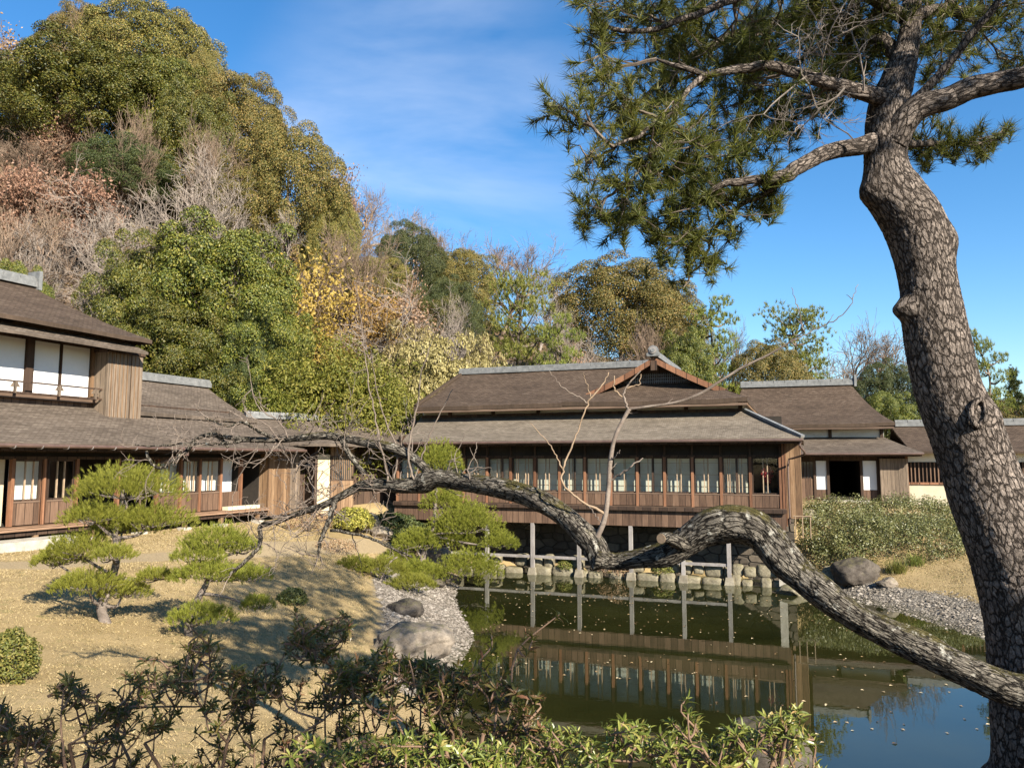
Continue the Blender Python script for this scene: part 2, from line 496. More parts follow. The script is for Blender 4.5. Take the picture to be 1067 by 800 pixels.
# what covers the ground where
left_beach = sstep(0.95, 0.5, GZ + 0.035 * (21 - GY)) * (GX < 1) * (GX > -5.0) * sstep(13, 14.6, GY) * sstep(28, 26, GY)
right_beach = sstep(0.46, 0.26, GZ) * sstep(9.5, 10.8, GX) * sstep(29, 26, GY) * (GY > 12)
forest = np.maximum(sstep(33, 38, GY + 0.35 * np.maximum(0, -GX - 8)), sstep(3.2, 4.2, GZ))
bank = sstep(6.5, 4.5, GY) * (np.abs(GX) < 40)
path = np.zeros_like(GX)
for a, b, wd in (((-16, 15.4), (-9.9, 16.8), .75), ((-9.9, 16.8), (-7.2, 23.0), .8), ((-7.2, 23.0), (-5.6, 27.5), 1.0), ((-5.6, 27.5), (-3.5, 31), 1.0)):
    a, b = np.array(a), np.array(b); d = b - a
    t = np.clip(((GX - a[0]) * d[0] + (GY - a[1]) * d[1]) / (d @ d), 0, 1)
    dist = np.hypot(GX - a[0] - t * d[0], GY - a[1] - t * d[1])
    path = np.maximum(path, sstep(wd, wd - 0.35, dist))
yard = sstep(28.5, 31, GY) * sstep(36, 33, GY) * (GX > 11)
mb.att = {'gravel': np.clip(left_beach + right_beach, 0, 1).ravel(), 'forest': forest.ravel(), 'bank': bank.ravel(), 'path': np.maximum(path, 0 * yard).ravel()}

m, nt, N, L, out = new_mat('ground cover')
tc = N.new('ShaderNodeTexCoord').outputs['Object']
def attr(n):
    a = N.new('ShaderNodeAttribute'); a.attribute_name = n; return a.outputs['Fac']
big = noise_node(nt, tc, 0.55, 6, 0.62, 0.4)
mid_ = noise_node(nt, tc, 4.0, 5, 0.65)
fin = noise_node(nt, tc, 45.0, 4, 0.7)
lawn = ramp(nt, math_n(nt, 'ADD', math_n(nt, 'MULTIPLY', big, 0.55), math_n(nt, 'MULTIPLY', fin, 0.45)),
            [(0.28, (0.15, 0.11, 0.048)), (0.42, (0.24, 0.175, 0.085)), (0.56, (0.32, 0.235, 0.12)), (0.75, (0.39, 0.295, 0.165))])
grn = ramp(nt, fin, [(0.3, (0.06, 0.08, 0.02)), (0.7, (0.19, 0.18, 0.06))])
gm = N.new('ShaderNodeMapRange'); gm.inputs['From Min'].default_value = 0.56; gm.inputs['From Max'].default_value = 0.72; gm.inputs['To Max'].default_value = 0.6
L.new(mid_, gm.inputs['Value'])
c = mixc(nt, gm.outputs[0], lawn, grn)
soil = ramp(nt, fin, [(0.3, (0.045, 0.03, 0.018)), (0.55, (0.12, 0.08, 0.045)), (0.75, (0.22, 0.15, 0.08))])
c = mixc(nt, attr('forest'), c, soil)
c = mixc(nt, attr('bank'), c, soil)
pathc = ramp(nt, fin, [(0.3, (0.22, 0.165, 0.095)), (0.7, (0.36, 0.28, 0.17))])
edge = math_n(nt, 'ADD', attr('path'), math_n(nt, 'MULTIPLY', math_n(nt, 'SUBTRACT', mid_, 0.5), 0.5))
pm = N.new('ShaderNodeMapRange'); pm.inputs['From Min'].default_value = 0.4; pm.inputs['From Max'].default_value = 0.62; L.new(edge, pm.inputs['Value'])
c = mixc(nt, pm.outputs[0], c, pathc)
vo = N.new('ShaderNodeTexVoronoi'); vo.inputs['Scale'].default_value = 16.0; L.new(tc, vo.inputs['Vector'])
gravc = ramp(nt, vo.outputs['Color'], [(0.1, (0.08, 0.07, 0.055)), (0.5, (0.155, 0.135, 0.108)), (0.9, (0.25, 0.22, 0.18))])
ge = math_n(nt, 'ADD', attr('gravel'), math_n(nt, 'MULTIPLY', math_n(nt, 'SUBTRACT', mid_, 0.5), 0.7))
gg = N.new('ShaderNodeMapRange'); gg.inputs['From Min'].default_value = 0.38; gg.inputs['From Max'].default_value = 0.6; L.new(ge, gg.inputs['Value'])
c = mixc(nt, gg.outputs[0], c, gravc)
sp_ = N.new('ShaderNodeSeparateXYZ'); L.new(tc, sp_.inputs[0])
wet = N.new('ShaderNodeMapRange'); wet.inputs['From Min'].default_value = 0.10; wet.inputs['From Max'].default_value = -0.02; L.new(sp_.outputs['Z'], wet.inputs['Value'])
c = mixc(nt, wet.outputs[0], c, (0.055, 0.05, 0.022))
p = N.new('ShaderNodeBsdfPrincipled'); L.new(c, p.inputs['Base Color'])
p.inputs['Roughness'].default_value = 0.95; p.inputs['Specular IOR Level'].default_value = 0.1
hh = math_n(nt, 'ADD', fin, math_n(nt, 'MULTIPLY', math_n(nt, 'MULTIPLY', vo.outputs['Distance'], -1.5), gg.outputs[0]))
L.new(bump(nt, hh, 0.8, 0.03), p.inputs['Normal'])
L.new(p.outputs[0], out.inputs[0])
M_ground = m
g = mb.build('ground', M_ground, smooth=True)
tag(g, 'dry winter lawn, gravel shore and wooded slope', kind='structure')

# ------------------------------------------------------------------ pond
m, nt, N, L, out = new_mat('pond water')
tc = N.new('ShaderNodeTexCoord').outputs['Object']
w1 = noise_node(nt, mapping(nt, tc, (1, 1.6, 1)), 2.2, 3, 0.5, 0.6)
w2 = noise_node(nt, mapping(nt, tc, (1, 1.2, 1)), 9.0, 2, 0.5)
h = math_n(nt, 'ADD', w1, math_n(nt, 'MULTIPLY', w2, 0.2))
nrm = bump(nt, h, 0.06, 0.01)
murk = ramp(nt, noise_node(nt, tc, 0.25, 4, 0.6), [(0.35, (0.012, 0.014, 0.004)), (0.65, (0.028, 0.029, 0.008))])
df = N.new('ShaderNodeBsdfDiffuse'); L.new(murk, df.inputs[0])
tr = N.new('ShaderNodeBsdfTransparent'); tr.inputs[0].default_value = (0.36, 0.37, 0.15, 1)
mx0 = N.new('ShaderNodeMixShader'); mx0.inputs[0].default_value = 0.25
L.new(df.outputs[0], mx0.inputs[1]); L.new(tr.outputs[0], mx0.inputs[2])
gl = N.new('ShaderNodeBsdfGlossy'); gl.inputs['Roughness'].default_value = 0.012; gl.inputs[0].default_value = (0.92, 0.95, 0.92, 1); L.new(nrm, gl.inputs['Normal'])
fr = N.new('ShaderNodeFresnel'); fr.inputs['IOR'].default_value = 1.75; L.new(nrm, fr.inputs['Normal'])
mx = N.new('ShaderNodeMixShader'); L.new(fr.outputs[0], mx.inputs[0]); L.new(mx0.outputs[0], mx.inputs[1]); L.new(gl.outputs[0], mx.inputs[2])
L.new(mx.outputs[0], out.inputs[0])
wx = np.linspace(-6, 34, 21); wy = np.linspace(7.5, 34, 15)
WX, WY = np.meshgrid(wx, wy)
i = np.arange(14)[:, None] * 21; j = np.arange(20)[None, :]
wb = MB().add(np.stack([WX.ravel(), WY.ravel(), np.zeros(WX.size)], axis=1), [np.stack([i + j, i + j + 1, i + 22 + j, i + 21 + j], axis=-1).reshape(-1, 4)])
pond = wb.build('pond_water', m)
tag(pond, 'still dark green pond mirroring the hall and sky', kind='structure')
# ------------------------------------------------------------------ building materials
M_bark_roof = shingle('brown bark shingles', (0.034, 0.024, 0.017), (0.075, 0.052, 0.037), (0.145, 0.108, 0.080))
M_board_roof = shingle('weathered board shingles', (0.075, 0.061, 0.046), (0.160, 0.132, 0.102), (0.26, 0.22, 0.175), 0.09)
M_board_roof_brown = shingle('weathered brown shingles', (0.045, 0.035, 0.027), (0.115, 0.090, 0.070), (0.21, 0.172, 0.138), 0.09)
M_tile = surf('grey ridge tile', [(0.3, (0.075, 0.077, 0.078)), (0.5, (0.135, 0.137, 0.136)), (0.7, (0.215, 0.215, 0.21))], 5, rough=0.6, bump_s=0.2)
M_dark = wood('dark aged timber', (0.020, 0.012, 0.008), (0.045, 0.027, 0.018), (0.085, 0.052, 0.034), 0.3)
M_post = wood('brown timber post', (0.07, 0.032, 0.018), (0.16, 0.075, 0.040), (0.27, 0.135, 0.075), 0.4)
M_wain = wood('brown board panel', (0.045, 0.026, 0.017), (0.105, 0.062, 0.040), (0.18, 0.112, 0.074), 0.24)
M_plank = wood('grey weathered planks', (0.07, 0.052, 0.038), (0.15, 0.112, 0.080), (0.26, 0.20, 0.15), 0.16)
M_plank_warm = wood('warm weathered planks', (0.07, 0.040, 0.022), (0.155, 0.092, 0.050), (0.27, 0.178, 0.105), 0.17)
M_deck = wood('deck timber', (0.10, 0.06, 0.035), (0.20, 0.12, 0.075), (0.33, 0.21, 0.14), 0.2, axis='x')
M_beam = wood('long beam', (0.05, 0.032, 0.022), (0.10, 0.065, 0.045), (0.18, 0.12, 0.085), 0.5, axis='x')
M_mull = surf('pale thin mullion', [(0.3, (0.22, 0.15, 0.10)), (0.7, (0.40, 0.30, 0.20))], 8, rough=0.7, bump_s=0)
M_plaster = surf('white plaster', [(0.3, (0.46, 0.44, 0.40)), (0.5, (0.58, 0.56, 0.51)), (0.7, (0.66, 0.64, 0.59))], 1.5, rough=0.95, bump_s=0.1, spec=0.1)
M_ochre = surf('buff earth plaster', [(0.3, (0.40, 0.32, 0.21)), (0.7, (0.54, 0.45, 0.31))], 1.5, rough=0.95, bump_s=0.1, spec=0.1)
M_paper = surf('white shoji paper', [(0.3, (0.58, 0.58, 0.58)), (0.7, (0.66, 0.66, 0.65))], 0.8, rough=0.9, bump_s=0, spec=0.1)
M_copper = surf('brown copper pipe', [(0.3, (0.05, 0.03, 0.024)), (0.7, (0.12, 0.075, 0.058))], 4, rough=0.45, bump_s=0, spec=0.5)
M_granite = surf('pale granite', [(0.3, (0.20, 0.18, 0.15)), (0.5, (0.33, 0.30, 0.25)), (0.72, (0.47, 0.44, 0.38))], 4, rough=0.9, bump_s=0.5, spec=0.15)
M_conc = surf('grey stone post', [(0.3, (0.12, 0.11, 0.10)), (0.5, (0.21, 0.19, 0.18)), (0.7, (0.33, 0.31, 0.29))], 3, (1, 1, 0.4), rough=0.9, bump_s=0.3, spec=0.15)
M_foot = surf('weathered foot stone', [(0.3, (0.10, 0.088, 0.065)), (0.5, (0.19, 0.165, 0.125)), (0.7, (0.30, 0.27, 0.21))], 5, rough=0.95, bump_s=0.6, spec=0.1)
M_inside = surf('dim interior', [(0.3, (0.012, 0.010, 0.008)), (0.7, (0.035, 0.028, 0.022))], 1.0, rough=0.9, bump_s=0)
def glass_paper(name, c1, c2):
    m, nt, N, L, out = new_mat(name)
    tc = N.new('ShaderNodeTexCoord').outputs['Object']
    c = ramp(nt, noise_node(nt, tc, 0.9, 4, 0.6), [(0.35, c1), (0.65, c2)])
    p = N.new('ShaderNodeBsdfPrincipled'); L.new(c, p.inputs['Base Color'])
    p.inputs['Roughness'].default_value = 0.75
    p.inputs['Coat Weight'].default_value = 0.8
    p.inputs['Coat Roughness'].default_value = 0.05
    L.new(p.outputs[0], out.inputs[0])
    return m
def thin_glass(name):
    m, nt, N, L, out = new_mat(name)
    tr = N.new('ShaderNodeBsdfTransparent'); tr.inputs[0].default_value = (.96, .97, .95, 1)
    gl = N.new('ShaderNodeBsdfGlossy'); gl.inputs['Roughness'].default_value = .03
    lw = N.new('ShaderNodeLayerWeight'); lw.inputs['Blend'].default_value = .5
    f5 = math_n(nt, 'ADD', math_n(nt, 'MULTIPLY', math_n(nt, 'POWER', lw.outputs['Facing'], 5.0), .7), .03)
    mx = N.new('ShaderNodeMixShader'); L.new(f5, mx.inputs[0]); L.new(tr.outputs[0], mx.inputs[1]); L.new(gl.outputs[0], mx.inputs[2])
    L.new(mx.outputs[0], out.inputs[0])
    return m
M_glass = thin_glass('old window glass')
M_paper_grey = surf('grey shoji paper', [(0.3, (0.42, 0.41, 0.36)), (0.7, (0.54, 0.53, 0.47))], 0.8, rough=0.9, bump_s=0, spec=0.1)  # duller, warmer paper tone, used for the pond hall screens
M_pane_dark = glass_paper('opaque glossy dark pane', (0.012, 0.013, 0.012), (0.03, 0.03, 0.028))  # opaque; the unlit room behind is put into its near-black colour

def stone_wall_mat(name, stops, w=0.55, h=0.3):
    m, nt, N, L, out = new_mat(name)
    tc = N.new('ShaderNodeTexCoord').outputs['Object']
    vo = N.new('ShaderNodeTexVoronoi'); vo.inputs['Scale'].default_value = 1.0; vo.inputs['Randomness'].default_value = 0.75
    L.new(mapping(nt, tc, (1 / w, 1, 1 / h)), vo.inputs['Vector'])
    ve = N.new('ShaderNodeTexVoronoi'); ve.feature = 'DISTANCE_TO_EDGE'; ve.inputs['Randomness'].default_value = 0.75
    L.new(mapping(nt, tc, (1 / w, 1, 1 / h)), ve.inputs['Vector']); ve.inputs['Scale'].default_value = 1.0
    fin = noise_node(nt, tc, 9, 5, 0.65)
    f = math_n(nt, 'ADD', math_n(nt, 'MULTIPLY', vo.outputs['Color'], 0.5), math_n(nt, 'MULTIPLY', fin, 0.5))
    c = ramp(nt, f, stops)
    ed = N.new('ShaderNodeMapRange'); ed.inputs['From Max'].default_value = 0.09; L.new(ve.outputs['Distance'], ed.inputs['Value'])
    c = mixc(nt, ed.outputs[0], (0.02, 0.017, 0.012), c)
    p = N.new('ShaderNodeBsdfPrincipled'); L.new(c, p.inputs['Base Color']); p.inputs['Roughness'].default_value = 0.95
    hh = math_n(nt, 'ADD', math_n(nt, 'MULTIPLY', ed.outputs[0], 1.0), math_n(nt, 'MULTIPLY', fin, 0.35))
    L.new(bump(nt, hh, 0.9, 0.06), p.inputs['Normal'])
    L.new(p.outputs[0], out.inputs[0])
    return m
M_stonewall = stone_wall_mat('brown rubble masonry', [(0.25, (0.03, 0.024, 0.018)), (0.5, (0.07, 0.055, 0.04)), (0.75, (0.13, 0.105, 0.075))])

# ------------------------------------------------------------------ roofs
def roof_patch(mb, e0, e1, r1, r0, sag=0.06, thick=0.12, na=16, ns=8, lift=0.0):
    e0, e1, r1, r0 = (np.array(tuple(p), float) for p in (e0, e1, r1, r0))
    s = np.linspace(0, 1, na + 1)[None, :, None]; t = np.linspace(0, 1, ns + 1)[:, None, None]
    P = (e0 * (1 - s) + e1 * s) * (1 - t) + (r0 * (1 - s) + r1 * s) * t
    P[..., 2] -= sag * 4 * t[..., 0] * (1 - t[..., 0])
    wob = np.array([[mnoise.noise(Vector((p[0] * .55, p[1] * .55, p[2] * .55 + e0[0]))) * .03 + mnoise.noise(Vector((p[0] * 1.9, p[1] * 1.9, p[2] * 1.9))) * .012 for p in row] for row in P])
    P[..., 2] += wob
    if lift:      # eave corners rise a little
        P[..., 2] += lift * (np.abs(2 * s[..., 0] - 1) ** 4) * (1 - t[..., 0]) ** 2
    L_al = np.linalg.norm(e1 - e0); L_sl = np.linalg.norm((r0 + r1) / 2 - (e0 + e1) / 2)
    off = np.dot((r0 - e0), (e1 - e0)) / max(L_al, 1e-6)
    ax = (e1 - e0) / max(L_al, 1e-6)
    U = np.stack([((P - e0) @ ax), np.broadcast_to(t[..., 0] * L_sl, P.shape[:2])], axis=-1)
    n = (na + 1) * (ns + 1)
    top = P.reshape(-1, 3); bot = top - np.array([0, 0, thick])
    i = np.arange(ns)[:, None] * (na + 1); j = np.arange(na)[None, :]
    q = np.stack([i + j, i + j + 1, i + na + 2 + j, i + na + 1 + j], axis=-1).reshape(-1, 4)
    faces = [q, q[:, ::-1] + n]
    edge = []
    for k in range(na):
        edge.append((k + 1, k, k + n, k + 1 + n))
        b = ns * (na + 1); edge.append((b + k, b + k + 1, b + k + 1 + n, b + k + n))
    for k in range(ns):
        a0, a1 = k * (na + 1), (k + 1) * (na + 1); edge.append((a0, a1, a1 + n, a0 + n))
        a0, a1 = a0 + na, a1 + na; edge.append((a1, a0, a0 + n, a1 + n))
    faces.append(np.array(edge))
    mb.add(np.concatenate([top, bot]), faces, np.concatenate([U.reshape(-1, 2)] * 2))
    return mb
def ridge_tiles(name, a, b, parent, w=0.34, h=0.3, step=0.55):
    """a stacked tile ridge: two courses and a round capping in lengths"""
    a, b = Vector(a), Vector(b)
    d = (b - a); n = max(1, int(d.length / step)); rg = random.Random(int(abs(a.x * 17)))
    mb = MB()
    up = Vector((0, 0, 1))
    mb.bar(a + up * h * 0.26, b + up * h * 0.26, w, h * 0.52)
    for k in range(n):
        p, q = a + d * (k / n), a + d * ((k + 1) / n - 0.02 / d.length)
        j = rg.uniform(-0.006, 0.006)
        mb.bar(p + up * (h * 0.66 + j), q + up * (h * 0.66 + j), w * 0.86, h * 0.26)
        mb.bar(p + up * (h * 0.86 + j), q + up * (h * 0.86 + j), w * 0.5, h * 0.18)
    o = mb.build(name, M_tile, parent)
    return o
def onigawara(parent, c, y_dir=-1, s=1.0):
    """round ridge-end tile with a crest, on the end of a ridge"""
    x, y, z = c
    mb = MB()
    prof = [(-.30, 0), (-.34, .12), (-.24, .2), (-.25, .34), (-.17, .48), (0, .55), (.17, .48), (.25, .34), (.24, .2), (.34, .12), (.30, 0)]
    V = [(x + px * s, y, z + pz * s) for px, pz in prof] + [(x + px * s, y + 0.14, z + pz * s) for px, pz in prof]
    n = len(prof)
    mb.add(V, [[tuple(range(n))], [tuple(range(2 * n - 1, n - 1, -1))], [(i, i + n, (i + 1) % n + n, (i + 1) % n) for i in range(n)]])
    o = mb.build('ridge_end_tile', M_tile, parent)
    mb = MB().tube([(x, y - 0.05, z + .29 * s), (x, y + 0.01, z + .29 * s)], 0.17 * s, 20)
    mb.build('crest_disc', M_conc, o)
    mb = MB().tube([(x, y - 0.075, z + .29 * s), (x, y - 0.04, z + .29 * s)], 0.10 * s, 16)
    mb.build('crest_boss', M_tile, o)
    return o
def B(name, mat, parent, *boxes):
    mb = MB()
    for b in boxes: mb.box(*b)
    return mb.build(name, mat, parent)
def bay_window(parent, x0, x1, z0, z1, y, bars, pane_mat, bar_mat=None, name='window', fr_w=0.05):
    """one sliding screen: frame with thin upright bars > pane"""
    mb = MB()
    mb.box(x0, x0 + fr_w, y - .03, y + .02, z0, z1).box(x1 - fr_w, x1, y - .03, y + .02, z0, z1)
    mb.box(x0 + fr_w, x1 - fr_w, y - .028, y + .018, z0, z0 + .05).box(x0 + fr_w, x1 - fr_w, y - .028, y + .018, z1 - .05, z1)
    f = mb.build(name, M_dark, parent)
    if bars:
        mb = MB()
        for b in bars:
            xb = x0 + (x1 - x0) * b
            mb.box(xb - .014, xb + .014, y - .034, y + .012, z0 + .05, z1 - .05)
        mb.build('bars', bar_mat or M_mull, f)
    B('pane', pane_mat, f, (x0 + fr_w, x1 - fr_w, y + .002, y + .012, z0 + .05, z1 - .05))
    return f

# ================================================================== hall over the pond
H = empty('pond_hall', FM.o, FM.a)
tag(H, 'long brown timber hall on stone posts over the pond, with a gabled upper roof', 'hall')
zf = FM.z_at(650, 526.5, 0.0)
ez = FM.z_at(640, 457.5, -1.0)
xR, xL = FM.x_at(838, -1.0), FM.x_at(419, -1.0)
tz = FM.z_at(620, 430.5, 1.3)
tR, tL = FM.x_at(776, 1.3), FM.x_at(438, 1.3)
uz = FM.z_at(600, 419.5, 0.45)
uR, uL = FM.x_at(781, 0.45), FM.x_at(430, 0.45)
gx = FM.x_at(684, 1.5)
half = uR - gx
ry = 0.45 + half
rz = FM.z_at(570, 386, ry)
rL = FM.x_at(481, ry)
sl = (rz - uz) / half
depth_b = ry + half
# lower roof
mb = MB()
roof_patch(mb, (xL, -1.0, ez), (xR, -1.0, ez), (tR, 1.3, tz), (tL, 1.3, tz), 0.05, 0.10, 30, 8)
roof_patch(mb, (xR, -1.0, ez), (xR, depth_b + 1.4, ez), (tR, depth_b - 0.6, tz), (tR, 1.3, tz), 0.05, 0.10, 16, 8)
roof_patch(mb, (xL, depth_b + 1.4, ez), (xL, -1.0, ez), (tL, 1.3, tz), (tL, depth_b - 0.6, tz), 0.05, 0.10, 16, 8)
mb.build('lower_roof', M_board_roof, H)
hipm = MB()
hipm.bar((xR - .02, -0.98, ez + .03), (tR, 1.3, tz + .03), .16, .09)
hipm.build('hip_board', M_tile, H)
B('lower_fascia', M_dark, H, (xL + .03, xR - .03, -.93, -.86, ez - .20, ez - .101))
mb = MB()
x = xL + .3
while x < xR - .2:
    mb.bar((x, -.85, ez - .15), (x, 0.1, ez + .30), .06, .08); x += .45
mb.build('rafters', M_dark, H)
# upper wall band
B('upper_wall', M_plaster, H, (tL + .15, tR - .12, 1.30, 1.42, tz - .15, uz + .14))
mb = MB()
k = 0
while True:
    x = tR - .10 - k * 1.98
    if x < tL: break
    mb.box(x - .07, x + .07, 1.22, 1.29, tz - .1, uz + .12); k += 1
mb.box(tL + .1, tR - .05, 1.20, 1.28, tz - .06, tz + .06).box(tL + .1, tR - .05, 1.20, 1.28, uz - .02, uz + .11)
mb.build('upper_wall_posts', M_dark, H)
for b in ((tR - .11, tR - .02, 1.45, depth_b - .8, tz - .15, uz + .0), (tL + .02, tL + .14, 1.45, depth_b - .8, tz - .15, uz + .0)): B('upper_side_wall', M_plaster, H, b)
# upper roof, L-shaped with a gable to the pond
th = 0.16
gy0, gyw = 1.35, 2.0
zg = uz + sl * (gyw - 0.45)
mb = MB()
vx = gx - half
roof_patch(mb, (uL, .45, uz), (vx, .45, uz), (gx, ry, rz), (rL, ry, rz), 0.10, th, 28, 10)
roof_patch(mb, (vx, .45, uz), (uR, .45, uz), (uR - (gyw - .45), gyw, zg), (vx + (gyw - .45), gyw, zg), 0.03, th, 16, 5, 0.04)
roof_patch(mb, (uR, gyw, uz), (uR, depth_b, uz), (gx, depth_b, rz), (gx, gyw, rz), 0.10, th, 12, 10)
roof_patch(mb, (uR, .45, uz), (uR, gyw, uz), (uR - (gyw - .45), gyw, zg), (uR - (gyw - .45), gyw, zg), 0.0, th, 6, 5)
roof_patch(mb, (uL, depth_b, uz), (uL, .45, uz), (rL, ry, rz), (rL, ry, rz), 0.10, th, 12, 10)
roof_patch(mb, (gx, depth_b, uz), (uL, depth_b, uz), (rL, ry, rz), (gx, ry, rz), 0.10, th, 12, 10)
mb.build('upper_roof', M_bark_roof, H)
mb = MB()
xg = half - (gy0 - .45) + .12
roof_patch(mb, (gx + xg, gy0, rz - sl * xg + .03), (gx + xg - .6, gyw + .3, rz - sl * (xg - .6) + .03), (gx, gyw + .3, rz + .03), (gx, gy0, rz + .03), 0.06, th, 6, 10)
roof_patch(mb, (gx - xg + .6, gyw + .3, rz - sl * (xg - .6) + .03), (gx - xg, gy0, rz - sl * xg + .03), (gx, gy0, rz + .03), (gx, gyw + .3, rz + .03), 0.06, th, 6, 10)
roof_patch(mb, (gx - xg + .6, gyw + .3, rz - sl * (xg - .6) + .03), (gx - xg + .6, gyw + .31, rz - sl * (xg - .6) + .03), (gx, ry + .3, rz + .03), (gx, gyw + .3, rz + .03), 0.0, th, 6, 8)
mb.build('gable_roof', M_bark_roof, H)
# gable face: boards, lattice and barge boards
gw = half - (gyw - .45)
mb = MB().add([(gx - gw, gyw, zg - .1), (gx + gw, gyw, zg - .1), (gx, gyw, rz - .15), (gx - gw, gyw + .1, zg - .1), (gx + gw, gyw + .1, zg - .1), (gx, gyw + .1, rz - .15)],
              [[(0, 1, 2), (5, 4, 3)], [(0, 2, 5, 3), (2, 1, 4, 5), (1, 0, 3, 4)]])
gb = mb.build('gable_wall', M_dark, H)
mb = MB()
nb = 46
for i in range(nb):
    x = gx - gw * .86 + gw * 1.72 * i / (nb - 1)
    zt = min(zg + .42, rz - .30 - sl * abs(x - gx))
    if zt > zg + .04: mb.box(x - .012, x + .012, gyw - .05, gyw - .02, zg + .02, zt)
for zz in (.10, .22, .34):
    mb.box(gx - gw * (1 - .35 * zz / .4) * .86, gx + gw * (1 - .35 * zz / .4) * .86, gyw - .046, gyw - .022, zg + zz, zg + zz + .022)
mb.build('gable_lattice', M_tile, gb)
mb = MB()
for sg in (-1, 1):
    pts = []
    for t in np.linspace(0, 1, 9):
        xx = gx + sg * (xg + .02) * (1 - t); zz = rz + .03 - sl * xg * (1 - t) - 0.06 * 4 * t * (1 - t)
        pts.append((xx, gy0 - .03, zz - .11))
    V = []
    for p in pts: V += [(p[0], p[1] - .04, p[2] - .13), (p[0], p[1] + .04, p[2] - .13), (p[0], p[1] + .04, p[2] + .10), (p[0], p[1] - .04, p[2] + .10)]
    Fq = []
    for i in range(len(pts) - 1):
        for j in range(4): Fq.append((4 * i + j, 4 * i + (j + 1) % 4, 4 * i + 4 + (j + 1) % 4, 4 * i + 4 + j))
    mb.add(V, [Fq, [(3, 2, 1, 0), tuple(4 * (len(pts) - 1) + j for j in range(4))]])
mb.build('barge_board', M_post, H)
mb = MB().box(gx - .12, gx + .12, gy0 - .09, gy0 - .06, rz - .50, rz - .12)
mb.build('gable_pendant', M_dark, H)
B('upper_fascia', M_beam, H, (uL + .03, uR - .02, .47, .53, uz - .25, uz - .161))
mb = MB().bar((uR - .05, .5, uz - .19), (uR - .05, depth_b, uz - .19), .06, .1)
mb.build('side_fascia', M_plank_warm, H)
ridge_tiles('ridge', (rL - .1, ry, rz - .03), (gx - .35, ry, rz - .03), H)
ridge_tiles('gable_ridge', (gx, gy0 - .05, rz + .02), (gx, depth_b, rz + .02), H)
onigawara(H, (gx, gy0 - .22, rz + .04), s=.78)
hp = MB()
hp.bar((uL + .05, .5, uz + .05), (rL, ry, rz + .05), .14, .1)
hp.build('upper_hip_board', M_bark_roof, H)

# facade over the water
zw0, zw1 = zf + .48, zf + 1.78     # sill and head of the screens
zt_ = ez + .25
nb = 15
bay = 1.0
xl0 = -nb * bay
B('lintel', M_dark, H, (xl0, .05, -.05, .07, zw1 + .42, ez + .24), (xl0, .05, -.06, .08, zw1, zw1 + .07))
B('transom_panel', M_inside, H, (xl0, 0, .09, .12, zw1 + .07, zw1 + .42))
for k in range(nb + 1):
    x = -k * bay - .06
    tall = (k in (2, 4, 10, 13))
    B('post', M_post, H, (x - .045, x + .045, -.07, .04, zf, zw1))
    B('transom_strut', M_dark, H, (x - .03, x + .03, -.045, .03, zw1 + .07, zw1 + .42))
rg = random.Random(5)
for k in range(nb):
    x1 = -k * bay - .06 - .046; x0 = x1 - bay + .092
    B('board_panel', M_wain, H, (x0, x1, -.045, .0, zf + .02, zw0 - .04))
    B('panel_rail', M_beam, H, (x0, x1, -.06, .012, zw0 - .04, zw0))
    dark = k == 0
    bars = [[.42, .58], [.2, .28, .62, .74], [.40, .56], [.44, .6], [.38, .54], [.5], [.42, .58], [.36, .5]][k % 8]
    bay_window(H, x0, x1, zw0, zw1, 0.03, bars, M_glass)
    if not dark:
        sc_ = B('paper_screen', M_paper_grey, H, (x0 - .07, x1 + .07, .24, .26, zf, zw1 + .3))
        mbb = MB()
        for bx_ in (x0 - .03, (x0 + x1) / 2, x1 + .01): mbb.box(bx_, bx_ + .02, .215, .238, zf, zw1 + .3)
        for zz in np.linspace(zf + .3, zw1 + .2, 5): mbb.box(x0 - .03, x1 + .03, .22, .236, zz, zz + .012)
        mbb.build('screen_grid', M_mull, sc_)
    if k in (1, 4, 7, 10, 13):
        xd = x0 + (x1 - x0) * rg.uniform(.3, .7)
        B('shutter_stile', M_dark, H, (xd - .04, xd + .04, -.055, -.032, zw0, zw1))
B('sill_beam', M_beam, H, (xl0 - .1, .10, -.30, .05, zf - .12, zf))
B('sill_nosing', M_dark, H, (xl0 - .1, .12, -.34, -.302, zf - .15, zf - .02))
B('skirt_boards', M_wain, H, (xl0 - .1, .08, -.20, -.13, zf - .72, zf - .125))
B('floor_slab', M_dark, H, (xl0, .05, -.12, 8.0, zf - .35, zf - .02))
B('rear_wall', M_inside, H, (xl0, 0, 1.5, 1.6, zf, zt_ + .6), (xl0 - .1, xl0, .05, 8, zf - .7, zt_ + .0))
B('corner_post', M_post, H, (.0, .13, -.09, .04, zf - .6, ez + .2))
B('side_wall', M_plank_warm, H, (.02, .10, .05, 8.0, zf - .6, ez + .2))
mb = MB().box(.13, .62, .35, 1.1, zf - .35, ez + .1)
mb.build('side_shutter_box', M_plank_warm, H)
B('side_post', M_post, H, (.0, .14, .95, 1.08, zf - .6, zt_))
# copper rain pipe at the pond corner
mb = MB()
mb.tube(spline([(xR - .1, -.98, ez - .12), (xR - .12, -.95, ez - .3), (.75, -.5, ez - .55), (.30, -.12, ez - .72), (.20, -.1, ez - .9), (.20, -.1, zf - .5)], 24), .035, 8)
mb.build('rain_pipe', M_copper, H)
mb = MB().tube([(xL + .1, -1.07, ez - .09), (xR - .02, -1.07, ez - .09)], .05, 8)
mb.build('gutter', M_copper, H)
